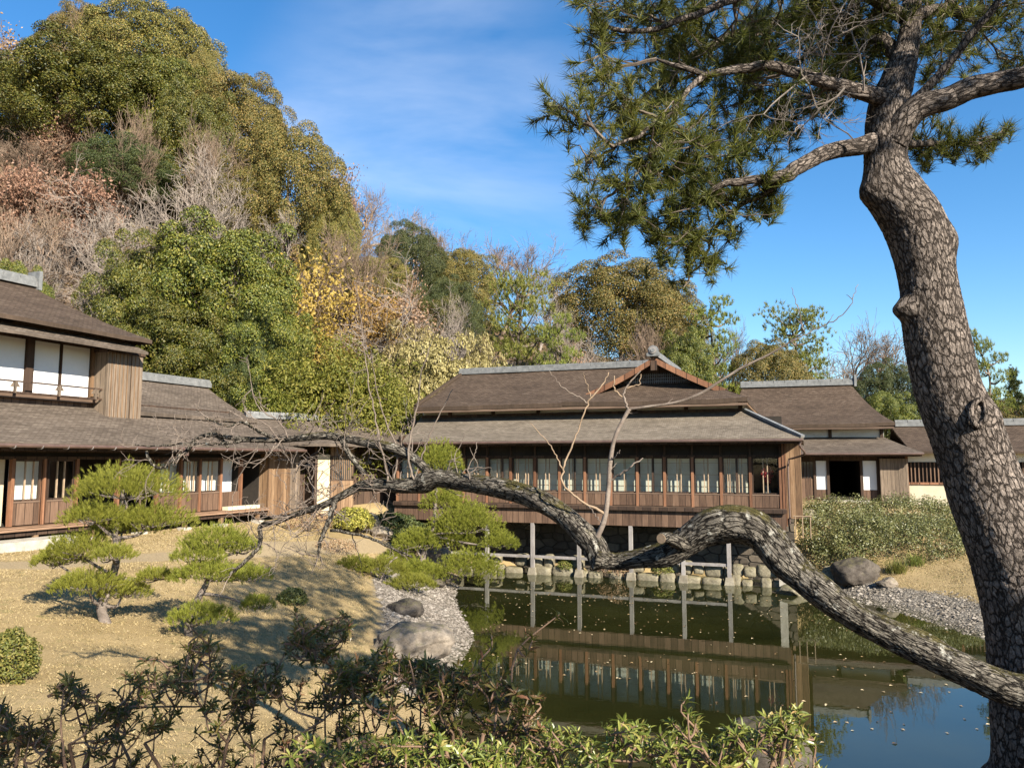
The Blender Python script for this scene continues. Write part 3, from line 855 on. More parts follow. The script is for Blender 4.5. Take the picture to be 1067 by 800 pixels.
# stone posts standing in the pond, each on a foot
for px in (467, 508, 555, 603, 656, 710, 757):
    x = FM.x_at(px, -.15)
    sp_o = B('stone_post', M_conc, H, (x - .065, x + .065, -.22, -.09, .24, zf - .72))
    mb = MB()
    mb.add([(x - .25, -.40, -.5), (x + .25, -.40, -.5), (x + .25, .09, -.5), (x - .25, .09, -.5), (x - .12, -.27, .26), (x + .12, -.27, .26), (x + .12, -.04, .26), (x - .12, -.04, .26)],
           [[(4, 5, 6, 7), (0, 1, 5, 4), (1, 2, 6, 5), (2, 3, 7, 6), (3, 0, 4, 7)]])
    mb.build('post_foot', M_foot, sp_o)
x = FM.x_at(812, -.1)
B('stone_post', M_granite, H, (x - .12, x + .12, -.22, .02, -.3, zf - .72))
B('tie_beam', M_conc, H, (FM.x_at(440, -.15), FM.x_at(757, -.15), -.19, -.12, .62, .72))

# masonry under the hall
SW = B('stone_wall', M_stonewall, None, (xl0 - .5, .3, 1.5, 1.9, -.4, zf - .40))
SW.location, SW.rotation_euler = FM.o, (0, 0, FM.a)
tag(SW, 'dark rubble retaining wall in the shade under the pond hall', 'wall')

# ================================================================== rear hall
K = empty('rear_hall', FR.o, FR.a)
tag(K, 'brown roofed timber hall behind the clipped hedge, white panels beside a dark doorway', 'hall')
f2 = FR.z_at(890, 518, 0)
e2 = FR.z_at(900, 471, -1.0); e2R = FR.x_at(963, -1.0); e2L = FR.x_at(780, -1.0)
t2 = FR.z_at(880, 455.5, 1.2); t2R = FR.x_at(922, 1.2); t2L = FR.x_at(800, 1.2)
u2 = FR.z_at(870, 441.5, .4); u2R = FR.x_at(934, .4); u2L = FR.x_at(752, .4)
r2y = 4.6; r2 = FR.z_at(835, 402, r2y); r2R = FR.x_at(890, r2y); r2L = FR.x_at(776, r2y)
mb = MB()
roof_patch(mb, (e2L, -1, e2), (e2R, -1, e2), (t2R, 1.2, t2), (t2L, 1.2, t2), .04, .1, 20, 6)
roof_patch(mb, (e2R, -1, e2), (e2R, 8, e2), (t2R, 8, t2), (t2R, 1.2, t2), .04, .1, 8, 6)
mb.build('lower_roof', M_board_roof_brown, K)
mb = MB()
roof_patch(mb, (u2L, .4, u2), (u2R, .4, u2), (r2R, r2y, r2), (r2L, r2y, r2), .22, .16, 24, 10, .05)
roof_patch(mb, (u2R, .4, u2), (u2R, 2 * r2y - .4, u2), (r2R, r2y, r2), (r2R, r2y, r2), .22, .16, 12, 10)
roof_patch(mb, (u2L, 2 * r2y - .4, u2), (u2L, .4, u2), (r2L, r2y, r2), (r2L, r2y, r2), .22, .16, 12, 10)
roof_patch(mb, (u2R, 2 * r2y - .4, u2), (u2L, 2 * r2y - .4, u2), (r2L, r2y, r2), (r2R, r2y, r2), .22, .16, 12, 10)
mb.build('upper_roof', M_bark_roof, K)
ridge_tiles('ridge', (r2L - .1, r2y, r2 - .03), (r2R + .15, r2y, r2 - .03), K, .4, .36)
B('ridge_end_tile', M_tile, K, (r2R + .14, r2R + .26, r2y - .26, r2y + .26, r2 - .12, r2 + .5))
B('upper_wall', M_plaster, K, (t2L, t2R - .1, 1.2, 1.32, t2 - .1, u2 + .1), (t2R - .1, t2R, 1.2, 7, t2 - .1, u2 + .0))
mb = MB()
for k in range(6):
    x = t2R - .1 - k * 2.3
    mb.box(x - .08, x + .08, 1.12, 1.19, t2 - .1, u2 + .09)
mb.box(t2L, t2R, 1.10, 1.18, u2 - .02, u2 + .08)
mb.build('upper_wall_posts', M_dark, K)
B('upper_fascia', M_beam, K, (u2L, u2R - .03, .42, .48, u2 - .26, u2 - .162))
mb = MB().tube([(e2L, -1.06, e2 - .08), (e2R, -1.06, e2 - .08)], .05, 8); mb.build('gutter', M_copper, K)
B('lower_fascia', M_dark, K, (e2L, e2R - .05, -.92, -.85, e2 - .2, e2 - .102))
xa = [FR.x_at(p, 0) for p in (826, 845, 862, 884, 897, 914, 944)]
zt2 = e2 + .2
hd = FR.z_at(880, 480, 0)
B('lintel', M_dark, K, (xa[0], xa[6], -.05, .1, hd, e2 + .16))
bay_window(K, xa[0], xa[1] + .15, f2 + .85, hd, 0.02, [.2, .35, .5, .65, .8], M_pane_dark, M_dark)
B('board_panel', M_wain, K, (xa[0], xa[1] + .15, -.03, .05, f2 - .2, f2 + .85))
for a, b in ((xa[1] + .17, xa[2]), (xa[4], xa[5])):
    B('white_panel', M_paper, K, (a, b, -.02, .05, f2 + .35, hd))
    B('panel_base', M_wain, K, (a, b, -.03, .06, f2 - .1, f2 + .35))
for x in (xa[1] + .16, xa[2], xa[4], xa[5]):
    B('post', M_dark, K, (x - .06, x + .06, -.08, .07, f2 - .2, hd))
B('plank_wall', M_plank, K, (xa[5] + .06, xa[6], -.35, -.25, f2 - .2, hd + .1), (xa[5] + .06, xa[5] + .12, -.25, 0, f2 - .2, hd + .1))
# the doorway runs right through the house: dim side walls, floor and ceiling, daylight beyond
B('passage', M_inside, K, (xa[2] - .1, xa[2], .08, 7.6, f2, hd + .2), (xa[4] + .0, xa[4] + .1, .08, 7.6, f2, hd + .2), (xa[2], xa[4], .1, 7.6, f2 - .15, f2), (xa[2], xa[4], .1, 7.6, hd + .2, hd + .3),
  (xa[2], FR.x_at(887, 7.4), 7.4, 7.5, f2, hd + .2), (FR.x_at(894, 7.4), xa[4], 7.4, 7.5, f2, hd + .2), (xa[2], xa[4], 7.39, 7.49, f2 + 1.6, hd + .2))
for b in ((t2L, xa[2] - .1, .1, .2, f2 - .2, e2 + .2), (xa[4] + .1, xa[6], .1, .2, f2 - .2, e2 + .2)): B('body_wall', M_dark, K, b)
B('threshold', M_granite, K, (xa[2] - .3, xa[4] + .3, -.9, -.2, f2 - .45, f2 - .12))
# low wing running off behind the pine
w_r = FR.z_at(1000, 443, 2.6); w_e = FR.z_at(1050, 470, -.7)
wR = FR.x_at(1140, 0)
mb = MB()
roof_patch(mb, (FR.x_at(951, -.7), -.7, w_e), (wR, -.7, w_e), (wR, 2.6, w_r), (FR.x_at(930, 2.6), 2.6, w_r), .05, .1, 24, 6)
roof_patch(mb, (wR, 5.9, w_e), (FR.x_at(951, -.7), 5.9, w_e), (FR.x_at(930, 2.6), 2.6, w_r), (wR, 2.6, w_r), .05, .1, 24, 6)
mb.build('wing_roof', M_bark_roof, K)
ridge_tiles('wing_ridge', (FR.x_at(934, 2.6), 2.6, w_r - .03), (wR, 2.6, w_r - .03), K, .4, .34)
x0 = xa[6]
B('wing_base', surf('cream plaster', [(0.3, (0.36, 0.32, 0.23)), (0.7, (0.47, 0.42, 0.32))], 1.5, rough=0.95, bump_s=0.1, spec=0.1), K, (x0, wR, 0.0, .12, f2 - .35, f2 + .62))
B('wing_sill', M_post, K, (x0, wR, -.06, .14, f2 + .62, f2 + .72))
B('wing_band', M_plaster, K, (x0, wR, .02, .12, f2 + 1.65, f2 + 2.05))
mb = MB()
x = x0
while x < wR:
    mb.box(x, x + .05, -.03, .02, f2 + .72, f2 + 1.65); x += .16
mb.build('wing_lattice', M_wain, K)
B('wing_dark', M_inside, K, (x0, wR, .05, .1, f2 + .72, f2 + 1.65))
x = x0
while x < wR:
    B('wing_post', M_post, K, (x - .06, x + .06, -.09, .15, f2 - .35, w_e + .05)); x += 1.9

# ================================================================== two-storey house at the lawn
W = empty('two_storey_house', FL.o, FL.a)
tag(W, 'two-storey brown timber house with white paper screens along its upper balcony', 'house')
f3 = 2.62
e3 = FL.z_at(120, 463, -1.15)
x_end = FL.x_at(272, 0)
e3R = FL.x_at(318, -1.15); e3L = -9.5
t3 = FL.z_at(40, 420, 1.6)
mb = MB()
roof_patch(mb, (e3L, -1.15, e3), (e3R, -1.15, e3), (e3R - 1.2, 1.6, t3), (e3L, 1.6, t3), .05, .1, 40, 8)
roof_patch(mb, (e3R, -1.15, e3), (e3R, 6, e3), (e3R - 1.2, 6, t3), (e3R - 1.2, 1.6, t3), .05, .1, 8, 8)
mb.build('lower_roof', M_board_roof_brown, W)
mb = MB().tube([(e3L, -1.22, e3 - .08), (e3R - .05, -1.22, e3 - .08)], .05, 8)
gtr = mb.build('gutter', M_copper, W)
x = e3L + .4
mb = MB()
while x < e3R:
    mb.tube(spline([(x, -1.0, e3 - .13), (x, -1.22, e3 - .15), (x, -1.28, e3 - .08)], 6), .012, 5); x += .72
mb.build('gutter_hooks', M_conc, gtr)
B('lower_fascia', M_dark, W, (e3L, e3R - .1, -1.05, -.98, e3 - .2, e3 - .102))
mb = MB(); x = e3L
while x < e3R - .3:
    mb.bar((x, -1.0, e3 - .16), (x, .1, e3 + .3), .05, .08); x += .45
mb.build('rafters', M_dark, W)
# upper storey
xs2 = FL.x_at(144, 1.0)
zs0 = FL.z_at(40, 413, 1.6); zs1 = FL.z_at(60, 358, 1.6)
ue = FL.z_at(60, 339, .55); uRt = FL.x_at(153, .5)
r3y = 4.4; r3 = FL.z_at(10, 296, r3y); r3R = FL.x_at(20, r3y)
mb = MB()
roof_patch(mb, (e3L, .5, ue), (uRt, .5, ue), (r3R, r3y, r3), (e3L, r3y, r3), .12, .12, 30, 10, .0)
roof_patch(mb, (uRt, .5, ue), (uRt, 2 * r3y - .5, ue), (r3R, r3y, r3), (r3R, r3y, r3), .12, .12, 12, 10)
roof_patch(mb, (uRt, 2 * r3y - .5, ue), (e3L, 2 * r3y - .5, ue), (e3L, r3y, r3), (r3R, r3y, r3), .12, .12, 12, 10)
mb.build('upper_roof', M_bark_roof, W)
mb = MB()
roof_patch(mb, (e3L, .42, ue - .42), (uRt - .2, .42, ue - .42), (uRt - .45, 1.0, ue - .125), (e3L, 1.0, ue - .125), 0, .08, 24, 4)
mb.build('eave_pent', M_board_roof_brown, W)
ridge_tiles('ridge', (e3L, r3y, r3 - .03), (r3R + .1, r3y, r3 - .03), W, .42, .36)
B('ridge_end_tile', M_tile, W, (r3R + .1, r3R + .22, r3y - .28, r3y + .28, r3 - .12, r3 + .5))
B('upper_side_wall', M_plank_warm, W, (xs2 - .35, xs2 - .27, 1.55, 7.5, t3 - .3, ue - .1))
B('upper_lintel', M_dark, W, (e3L, xs2 - .2, 1.5, 1.65, zs1, ue - .1))
B('upper_sill', M_beam, W, (e3L, xs2 - .6, 1.36, 1.65, zs0 - .12, zs0))
B('upper_skirt', M_wain, W, (e3L, xs2 - .6, 1.5, 1.6, t3 - .2, zs0 - .12))
scr = [(-120, -62), (-60, -22), (-20, 19.5), (27, 56), (57.5, 88)]
for a, b in scr:
    xa_, xb_ = FL.x_at(a, 1.6, lo=-9.5, hi=12), FL.x_at(b, 1.6, lo=-9.5, hi=12)
    if a < -100: xa_ = -9.4
    f = B('paper_screen', M_dark, W, (xa_, xa_ + .03, 1.57, 1.63, zs0, zs1), (xb_ - .03, xb_, 1.57, 1.63, zs0, zs1), (xa_ + .03, xb_ - .03, 1.57, 1.63, zs1 - .04, zs1), (xa_ + .03, xb_ - .03, 1.57, 1.63, zs0, zs0 + .04))
    B('pane', M_paper, f, (xa_ + .03, xb_ - .03, 1.585, 1.615, zs0 + .04, zs1 - .04))
xp_, xq_ = FL.x_at(19.5, 1.6), FL.x_at(27, 1.6)
B('upper_post', M_dark, W, (xp_, xq_, 1.5, 1.66, zs0, zs1))
xp_, xq_ = FL.x_at(88, 1.6), FL.x_at(108, 1.6)
B('upper_post', M_plank_warm, W, (xp_ + .04, xq_, 1.52, 1.66, zs0 - .1, zs1))
# railing in front of the screens
rl = FL.z_at(60, 402, 1.25)
mb = MB().bar((e3L, 1.15, rl), (xs2 - .75, 1.15, rl), .05, .045)
mb.bar((e3L, 1.15, zs0 + .02), (xs2 - .75, 1.15, zs0 + .02), .05, .05)
rail = mb.build('balcony_rail', M_dark, W)
mb = MB()
for px in (-40, -12, 11, 58, 96):
    x = FL.x_at(px, 1.15)
    mb.box(x - .03, x + .03, 1.12, 1.18, zs0, rl)
    mb.add([(x - .14, 1.13, rl - .16), (x + .14, 1.13, rl - .16), (x + .05, 1.13, rl - .02), (x - .05, 1.13, rl - .02), (x - .14, 1.17, rl - .16), (x + .14, 1.17, rl - .16), (x + .05, 1.17, rl - .02), (x - .05, 1.17, rl - .02)],
           [[(0, 1, 2, 3), (7, 6, 5, 4), (0, 3, 7, 4), (3, 2, 6, 7), (2, 1, 5, 6), (1, 0, 4, 5)]])
mb.build('rail_brackets', M_plank, rail)
# shutter box
xb0, xb1 = FL.x_at(107, .95), FL.x_at(144, .95)
zb0, zb1 = FL.z_at(125, 436, .95), FL.z_at(125, 369, .95)
sb = B('shutter_box', M_plank, W, (xb0, xb1, .95, 1.62, zb0, zb1))
B('box_top', M_dark, sb, (xb0 - .05, xb1 + .05, .90, 1.62, zb1, zb1 + .10))
B('box_foot', M_beam, sb, (xb0 - .04, xb1 + .04, .92, 1.62, zb0 - .09, zb0))
mb = MB()
n = 9
for i in range(1, n):
    x = xb0 + (xb1 - xb0) * i / n
    mb.box(x - .012, x + .012, .932, .95, zb0, zb1)
mb.build('box_battens', M_plank_warm, sb)
# single-storey wing behind, its own ridge
m_r = FL.z_at(175, 399, 4.2); m_e = FL.z_at(200, 433, 1.0)
mL, mR = FL.x_at(120, 4.2), FL.x_at(212, 4.2); mER = FL.x_at(267, 1.0)
mb = MB()
roof_patch(mb, (xs2 - .3, 1.0, m_e), (mER, 1.0, m_e), (mR, 4.2, m_r), (xs2 - .3, 4.2, m_r), .10, .12, 20, 8)
roof_patch(mb, (mER, 1.0, m_e), (mER, 7.4, m_e), (mR, 4.2, m_r), (mR, 4.2, m_r), .10, .12, 8, 8)
mb.build('wing_roof', M_board_roof_brown, W)
ridge_tiles('wing_ridge', (xs2 - .25, 4.2, m_r - .03), (mR + .1, 4.2, m_r - .03), W, .4, .34)
B('wing_wall', M_dark, W, (xs2 - .3, mER - .8, 1.7, 1.8, t3 - .6, m_e + .3))
# ground floor
zt3 = e3 + .2
xe = lambda px: FL.x_at(px, 0)
head = FL.z_at(120, 478, 0)
B('lintel', M_dark, W, (e3L, x_end, -.06, .08, head + .18, e3 + .24))
B('head_rail', M_dark, W, (e3L, x_end, -.075, .09, head - .02, head + .06))
B('upper_panel', M_inside, W, (e3L, x_end, .03, .06, head + .06, head + .18))
B('ochre_wall', M_ochre, W, (e3L, xe(10), .16, .24, f3, head + .1))
def bay3(a, b, dark, bars, zs=.62):
    x0, x1 = xe(a), xe(b)
    bay_window(W, x0, x1, f3 + zs, head - .02, .0, bars, M_glass, M_mull)
    if not dark: B('paper_screen', M_paper, W, (x0 + .02, x1 + .42, .20 + (a % 7) * .006, .203 + (a % 7) * .006, f3 + .3, head + .1))
    B('board_panel', M_wain, W, (x0, x1, -.03, .03, f3, f3 + zs - .04))
    B('panel_rail', M_beam, W, (x0, x1, -.05, .05, f3 + zs - .04, f3 + zs))
bay3(14.5, 43, False, [.42, .72])
bay3(50, 78, True, [.35, .62])
bay3(166, 186, False, [.3, .5])
bay3(190, 207, False, [.3, .45, .7])
bay3(209, 229, False, [.4, .6])
for px in (12.5, 46.5, 80, 123, 164, 188, 208, 230, 251):
    x = xe(px)
    B('post', M_post, W, (x - .042, x + .042, -.08, .05, f3 - .02, head))
B('white_panel', M_paper, W, (xe(231.5), xe(249.5), .34, .38, f3 + .3, head - .02))
B('board_panel', M_wain, W, (xe(231.5), xe(249.5), -.03, .03, f3, f3 + .6))
# dim rooms behind the open bays
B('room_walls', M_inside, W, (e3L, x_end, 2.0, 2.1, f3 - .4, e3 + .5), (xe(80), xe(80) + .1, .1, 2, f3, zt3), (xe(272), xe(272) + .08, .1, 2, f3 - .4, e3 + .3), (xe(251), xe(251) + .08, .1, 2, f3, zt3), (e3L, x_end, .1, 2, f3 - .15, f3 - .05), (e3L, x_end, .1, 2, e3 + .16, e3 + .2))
B('veranda', M_deck, W, (e3L, xe(272), -.45, .06, f3 - .13, f3 - .03))
B('veranda_beam', M_dark, W, (e3L, xe(272), -.36, -.26, f3 - .26, f3 - .132))
for px in (-20, 42, 100, 150, 196, 233, 271):
    x = FL.x_at(px, -.35)
    b = B('veranda_post', M_plank_warm, W, (x - .06, x + .06, -.37, -.25, 1.9, f3 - .262))
    B('post_stone', M_granite, b, (x - .16, x + .16, -.47, -.15, 1.7, 2.16))
B('end_planks', M_plank_warm, W, (xe(273), xe(296), -.32, -.24, f3 - .35, zt3 + .1), (xe(273), xe(273) + .08, -.24, .1, f3 - .35, zt3 + .1))
B('end_planks', M_plank, W, (xe(296), xe(306), -.33, -.24, f3 - .35, zt3 + .1))
# copper downpipe
xd = xe(161)
mb = MB().tube(spline([(xd, -1.2, e3 - .12), (xd, -1.15, e3 - .25), (xd - .15, -.7, e3 - .45), (xd - .55, -.15, e3 - .75), (xd - .58, -.12, e3 - 1.0), (xd - .58, -.12, 2.2)], 30), .035, 8)
dp = mb.build('rain_pipe', M_copper, W)
B('rain_hopper', M_copper, dp, (xd - .10, xd + .10, -1.32, -1.12, e3 - .30, e3 - .10))
# pale slab lying on the veranda
SB = MB().box(xe(231), xe(264), -.36, -.10, f3 - .026, f3 + .09)
SBo = SB.build('veranda_bench', surf('bare pale timber', [(0.3, (0.50, 0.42, 0.28)), (0.7, (0.66, 0.58, 0.42))], 3, rough=0.7), None)
SBo.location, SBo.rotation_euler = FL.o, (0, 0, FL.a)
tag(SBo, 'low pale timber bench slab on the veranda by the dark opening', 'bench')
# stone step in front of the veranda
st = MB()
prof = [(-2.2, -1.5), (1.2, -1.55), (1.5, -.75), (-2.3, -.7)]
for (x, y) in prof: pass
st.add([(x, y, 1.95) for x, y in prof] + [(x * .98, y * .99, 2.34) for x, y in prof], [[(4, 5, 6, 7), (0, 1, 5, 4), (1, 2, 6, 5), (2, 3, 7, 6), (3, 0, 4, 7)]])
sto = st.build('stepping_stone', M_granite)
sto.location, sto.rotation_euler = FL.o, (0, 0, FL.a)
tag(sto, 'long flat pale stone step before the veranda of the two-storey house', 'stone step')

# ================================================================== link corridor between the two
p0, p1 = at(300, 490, 30.0), at(452, 490, 34.0)
FKf = Frame((p0.x, p0.y, 0), math.atan2(p1.y - p0.y, p1.x - p0.x))
Lk = (Vector((p1.x, p1.y)) - Vector((p0.x, p0.y))).length
G = empty('link_corridor', FKf.o, FKf.a)
tag(G, 'low shaded passage joining the two-storey house and the pond hall', 'passage')
gz = 2.2
for b in ((-.5, FKf.x_at(331, 0), 1.0, 1.12, gz - .3, 5.0), (FKf.x_at(370, 0), Lk, 1.0, 1.12, gz - .3, 5.0), (FKf.x_at(331, 0) - .1, FKf.x_at(331, 0), .02, 1.0, gz - .3, 4.9)): B('wall', M_dark, G, b)
B('plaster_panel', M_ochre, G, (FKf.x_at(331, 0), FKf.x_at(344, 0), .0, .1, gz, 4.55))
x0, x1 = FKf.x_at(345, 0), FKf.x_at(369, 0)
for b in ((x0, x1, -.02, .1, gz, 3.5), (x0, x1, -.02, .1, 4.5, 4.9)): B('board_panel', M_plank_warm, G, b)
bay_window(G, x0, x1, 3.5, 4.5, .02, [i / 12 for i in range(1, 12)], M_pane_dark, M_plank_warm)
mb = MB()
roof_patch(mb, (-1.2, -.9, 4.95), (Lk, -.9, 4.95), (Lk, 1.6, 6.0), (-1.2, 1.6, 6.0), .04, .1, 24, 6)
roof_patch(mb, (Lk, 4.1, 4.95), (-1.2, 4.1, 4.95), (-1.2, 1.6, 6.0), (Lk, 1.6, 6.0), .04, .1, 24, 6)
mb.build('roof', M_board_roof_brown, G)
ridge_tiles('ridge', (-1.2, 1.6, 5.98), (Lk, 1.6, 5.98), G, .36, .28)
# ------------------------------------------------------------------ plant materials
M_trunk = surf('grey brown bark', [(0.3, (0.05, 0.038, 0.03)), (0.5, (0.12, 0.095, 0.075)), (0.7, (0.22, 0.18, 0.145))], 3, (1, 1, 0.35), rough=0.95, bump_s=0.5, spec=0.1)
M_twig_grey = surf('grey bare twigs', [(0.3, (0.11, 0.09, 0.075)), (0.5, (0.20, 0.165, 0.14)), (0.7, (0.30, 0.26, 0.22))], 2, rough=0.9, bump_s=0, spec=0.1)
M_twig_brown = surf('brown bare twigs', [(0.3, (0.09, 0.065, 0.048)), (0.5, (0.165, 0.118, 0.085)), (0.7, (0.25, 0.185, 0.135))], 2, rough=0.9, bump_s=0, spec=0.1)
ML_dome = leaf_mat('dull olive leaves', [(0.15, (0.038, 0.044, 0.011)), (0.4, (0.095, 0.095, 0.020)), (0.65, (0.181, 0.145, 0.034)), (0.9, (0.295, 0.196, 0.061))], .12)
ML_dark = leaf_mat('dark green leaves', [(0.15, (0.017, 0.028, 0.009)), (0.5, (0.043, 0.056, 0.014)), (0.9, (0.098, 0.097, 0.025))], .12)
ML_green = leaf_mat('glossy green leaves', [(0.15, (0.026, 0.035, 0.006)), (0.4, (0.062, 0.075, 0.010)), (0.65, (0.117, 0.114, 0.014)), (0.9, (0.194, 0.156, 0.035))], .12, rough=0.5, spec=0.35, obj_var=.5)
ML_yellow = leaf_mat('yellow green leaves', [(0.15, (0.068, 0.085, 0.010)), (0.5, (0.162, 0.170, 0.025)), (0.9, (0.289, 0.255, 0.051))], 0.35)
ML_gold = leaf_mat('golden autumn leaves', [(0.15, (0.17, 0.11, 0.02)), (0.5, (0.33, 0.22, 0.045)), (0.9, (0.46, 0.34, 0.10))], 0.35)
ML_russet = leaf_mat('withered russet leaves', [(0.15, (0.13, 0.075, 0.04)), (0.5, (0.27, 0.16, 0.095)), (0.9, (0.42, 0.28, 0.18))], 0.3)
ML_ochre = leaf_mat('pale ochre leaves', [(0.15, (0.128, 0.100, 0.036)), (0.5, (0.256, 0.200, 0.080)), (0.9, (0.368, 0.304, 0.152))], 0.3)
ML_pine = leaf_mat('pine needles', [(0.15, (0.061, 0.085, 0.016)), (0.5, (0.147, 0.171, 0.028)), (0.9, (0.293, 0.271, 0.055))], 0.2, patch=0.5)

def unit(v): return v / (np.linalg.norm(v, axis=-1, keepdims=True) + 1e-9)
def rand_dirs(rg, n): return unit(rg.normal(size=(n, 3)))
def leaves(mb, C, Nrm, L, W, rg, droop=0.0):
    """one folded four-point leaf at each C, facing Nrm"""
    n = len(C)
    A = unit(np.cross(Nrm, rand_dirs(rg, n)))
    A[:, 2] -= droop; A = unit(A)
    Bx = unit(np.cross(Nrm, A))
    s = rg.uniform(0.65, 1.25, (n, 1))
    V = np.stack([C - A * L * s / 2, C + Bx * W * s / 2 + Nrm * W * .18 * s, C + A * L * s / 2, C - Bx * W * s / 2 + Nrm * W * .18 * s], axis=1).reshape(-1, 3)
    i = np.arange(n)[:, None] * 4
    mb.add(V, [np.concatenate([i + np.array([0, 1, 2]), i + np.array([0, 2, 3])], axis=0)])
def needles(mb, P, D, K, ln, w, rg, spread=0.9, back=0.06):
    """K needles in a burst round each shoot end"""
    n = len(P)
    Pn = np.repeat(P, K, axis=0); Dn = np.repeat(D, K, axis=0)
    d = unit(Dn + rand_dirs(rg, n * K) * spread)
    b = Pn - Dn * rg.uniform(0, back, (n * K, 1))
    l = ln * rg.uniform(0.7, 1.15, (n * K, 1))
    sd = unit(np.cross(d, rand_dirs(rg, n * K))) * w / 2
    V = np.stack([b - sd, b + sd, b + d * l], axis=1).reshape(-1, 3)
    mb.add(V, [np.arange(n * K * 3).reshape(-1, 3)])
def lobes_crown(seed, R, z0, z1, nl, per, lr, leaf, wl, mat, name='crown', flat=0.75, out=0.6, inner=0.25, lumps=0.18):
    """a crown of many leafy clumps over an uneven dome"""
    rg = np.random.default_rng(seed)
    mb = MB()
    cz, hz = (z0 + z1) / 2, (z1 - z0) / 2
    k = np.arange(nl)
    u = 1 - (k + .5) / nl * 1.72
    th = k * 2.39996 + rg.uniform(-.4, .4, nl)
    d = np.stack([np.sqrt(np.maximum(0, 1 - u * u)) * np.cos(th), np.sqrt(np.maximum(0, 1 - u * u)) * np.sin(th), u], axis=1)
    rr = 1 + rg.normal(0, lumps, nl)
    c = d * rr[:, None] * np.array([R * .82, R * .82, hz * .82]); c[:, 2] += cz
    for i in range(nl):
        r = lr * rg.uniform(0.65, 1.3)
        q = int(per * (r / lr) ** 2)
        v = unit(rand_dirs(rg, q) + d[i] * out + np.array([0, 0, .45]))
        rad = r * rg.uniform(0.55, 1.05, (q, 1)) ** 0.6
        C = c[i] + v * rad * np.array([1, 1, flat])
        leaves(mb, C, unit(v + rand_dirs(rg, q) * .75 + np.array([0, 0, .25])), leaf, wl, rg)
    q = int(nl * per * inner)
    v = rand_dirs(rg, q); v[:, 2] = np.where(v[:, 2] < -.5, -v[:, 2], v[:, 2])
    C = v * rg.uniform(.45, .8, (q, 1)) * np.array([R, R, hz]); C[:, 2] += cz
    leaves(mb, C, rand_dirs(rg, q), leaf * 1.7, wl * 1.9, rg)
    return mb, mat
def limb(mb, p, d, ln, r0, r1, rg, wob=.12, n=5, sides=5, up=0.0):
    pts = [np.array(p, float)]; d = np.array(d, float)
    for i in range(n):
        d = unit(d + rg.normal(0, wob, 3) + np.array([0, 0, up]))
        pts.append(pts[-1] + d * ln / n)
    mb.tube(pts, np.linspace(r0, r1, n + 1), sides, cap=False)
    return np.array(pts), d
def bare_crown(seed, H, levels, kids, spread, r0, up=0.05, ratio=0.66, first=0.32, twig_r=0.008, tips=None, wob=.13):
    """trunk and twigs of a leafless tree; returns (trunk mesh, twig mesh, tip points)"""
    rg = np.random.default_rng(seed)
    tr, tw = MB(), MB()
    tipl = []
    def go(p, d, ln, r, lv):
        mb = tr if lv <= 1 else tw
        pts, dd = limb(mb, p, d, ln, r, max(r * .55, twig_r), rg, wob, 5 if lv < 3 else 3, 7 if lv == 0 else (5 if lv < 3 else 3), up)
        if lv >= levels:
            tipl.append(pts[-1]); return
        k = kids[min(lv, len(kids) - 1)]
        for i in range(k):
            t = rg.uniform(.35, 1.0) if i else 1.0
            f = t * (len(pts) - 1); a = int(min(f, len(pts) - 2)); q = pts[a] + (pts[a + 1] - pts[a]) * (f - a)
            base = unit(pts[a + 1] - pts[a])
            side = unit(np.cross(base, rand_dirs(rg, 1)[0]))
            s = spread * rg.uniform(.6, 1.25) * (0.6 if i == 0 else 1)
            nd = unit(base * math.cos(s) + side * math.sin(s))
            go(q, nd, ln * ratio * rg.uniform(.75, 1.2), max(r * .6 * (1 - .25 * t), twig_r), lv + 1)
    go((0, 0, -.3), (rg.normal(0, .06), rg.normal(0, .06), 1), H * first, r0, 0)
    return tr, tw, np.array(tipl)
def pads_crown(seed, H, R, n, zlo, K=14, per=70, ln=.28, w=.035):
    """flat cloud-like pads of needles on a few limbs"""
    rg = np.random.default_rng(seed)
    nb, wd = MB(), MB()
    tp = spline([(0, 0, -.3), (rg.normal(0, .25), rg.normal(0, .25), H * .35), (rg.normal(0, .5), rg.normal(0, .5), H * .7), (rg.normal(0, .4), rg.normal(0, .4), H * .97)], 16)
    wd.tube(tp, np.linspace(H * .026, H * .006, 16), 8)
    for i in range(n):
        z = zlo + (H - zlo) * (i + .5) / n
        f = (z / H) * 15; p = tp[min(15, int(f))]
        a = i * 2.4 + rg.uniform(-.5, .5)
        ra = R * (1 - .62 * max(0, (z - zlo) / (H - zlo)) ** 1.5) * rg.uniform(.35, .9)
        c = np.array([p[0] + math.cos(a) * ra, p[1] + math.sin(a) * ra, z + rg.uniform(-.03, .05) * H])
        wd.tube(spline([p, (p + c) / 2 + np.array([0, 0, -.02 * H]), c], 6), np.linspace(H * .009, H * .003, 6), 5, cap=False)
        pr = R * rg.uniform(.28, .48)
        q = per
        v = rand_dirs(rg, q) * rg.uniform(.2, 1, (q, 1)) ** .5
        C = c + v * np.array([pr, pr, pr * .33]); C[:, 2] += .12
        D = unit(v * .6 + np.array([0, 0, 1.0]) + rg.normal(0, .25, (q, 3)))
        needles(nb, C, D, K, ln, w, rg, .95, .08)
    return wd, nb

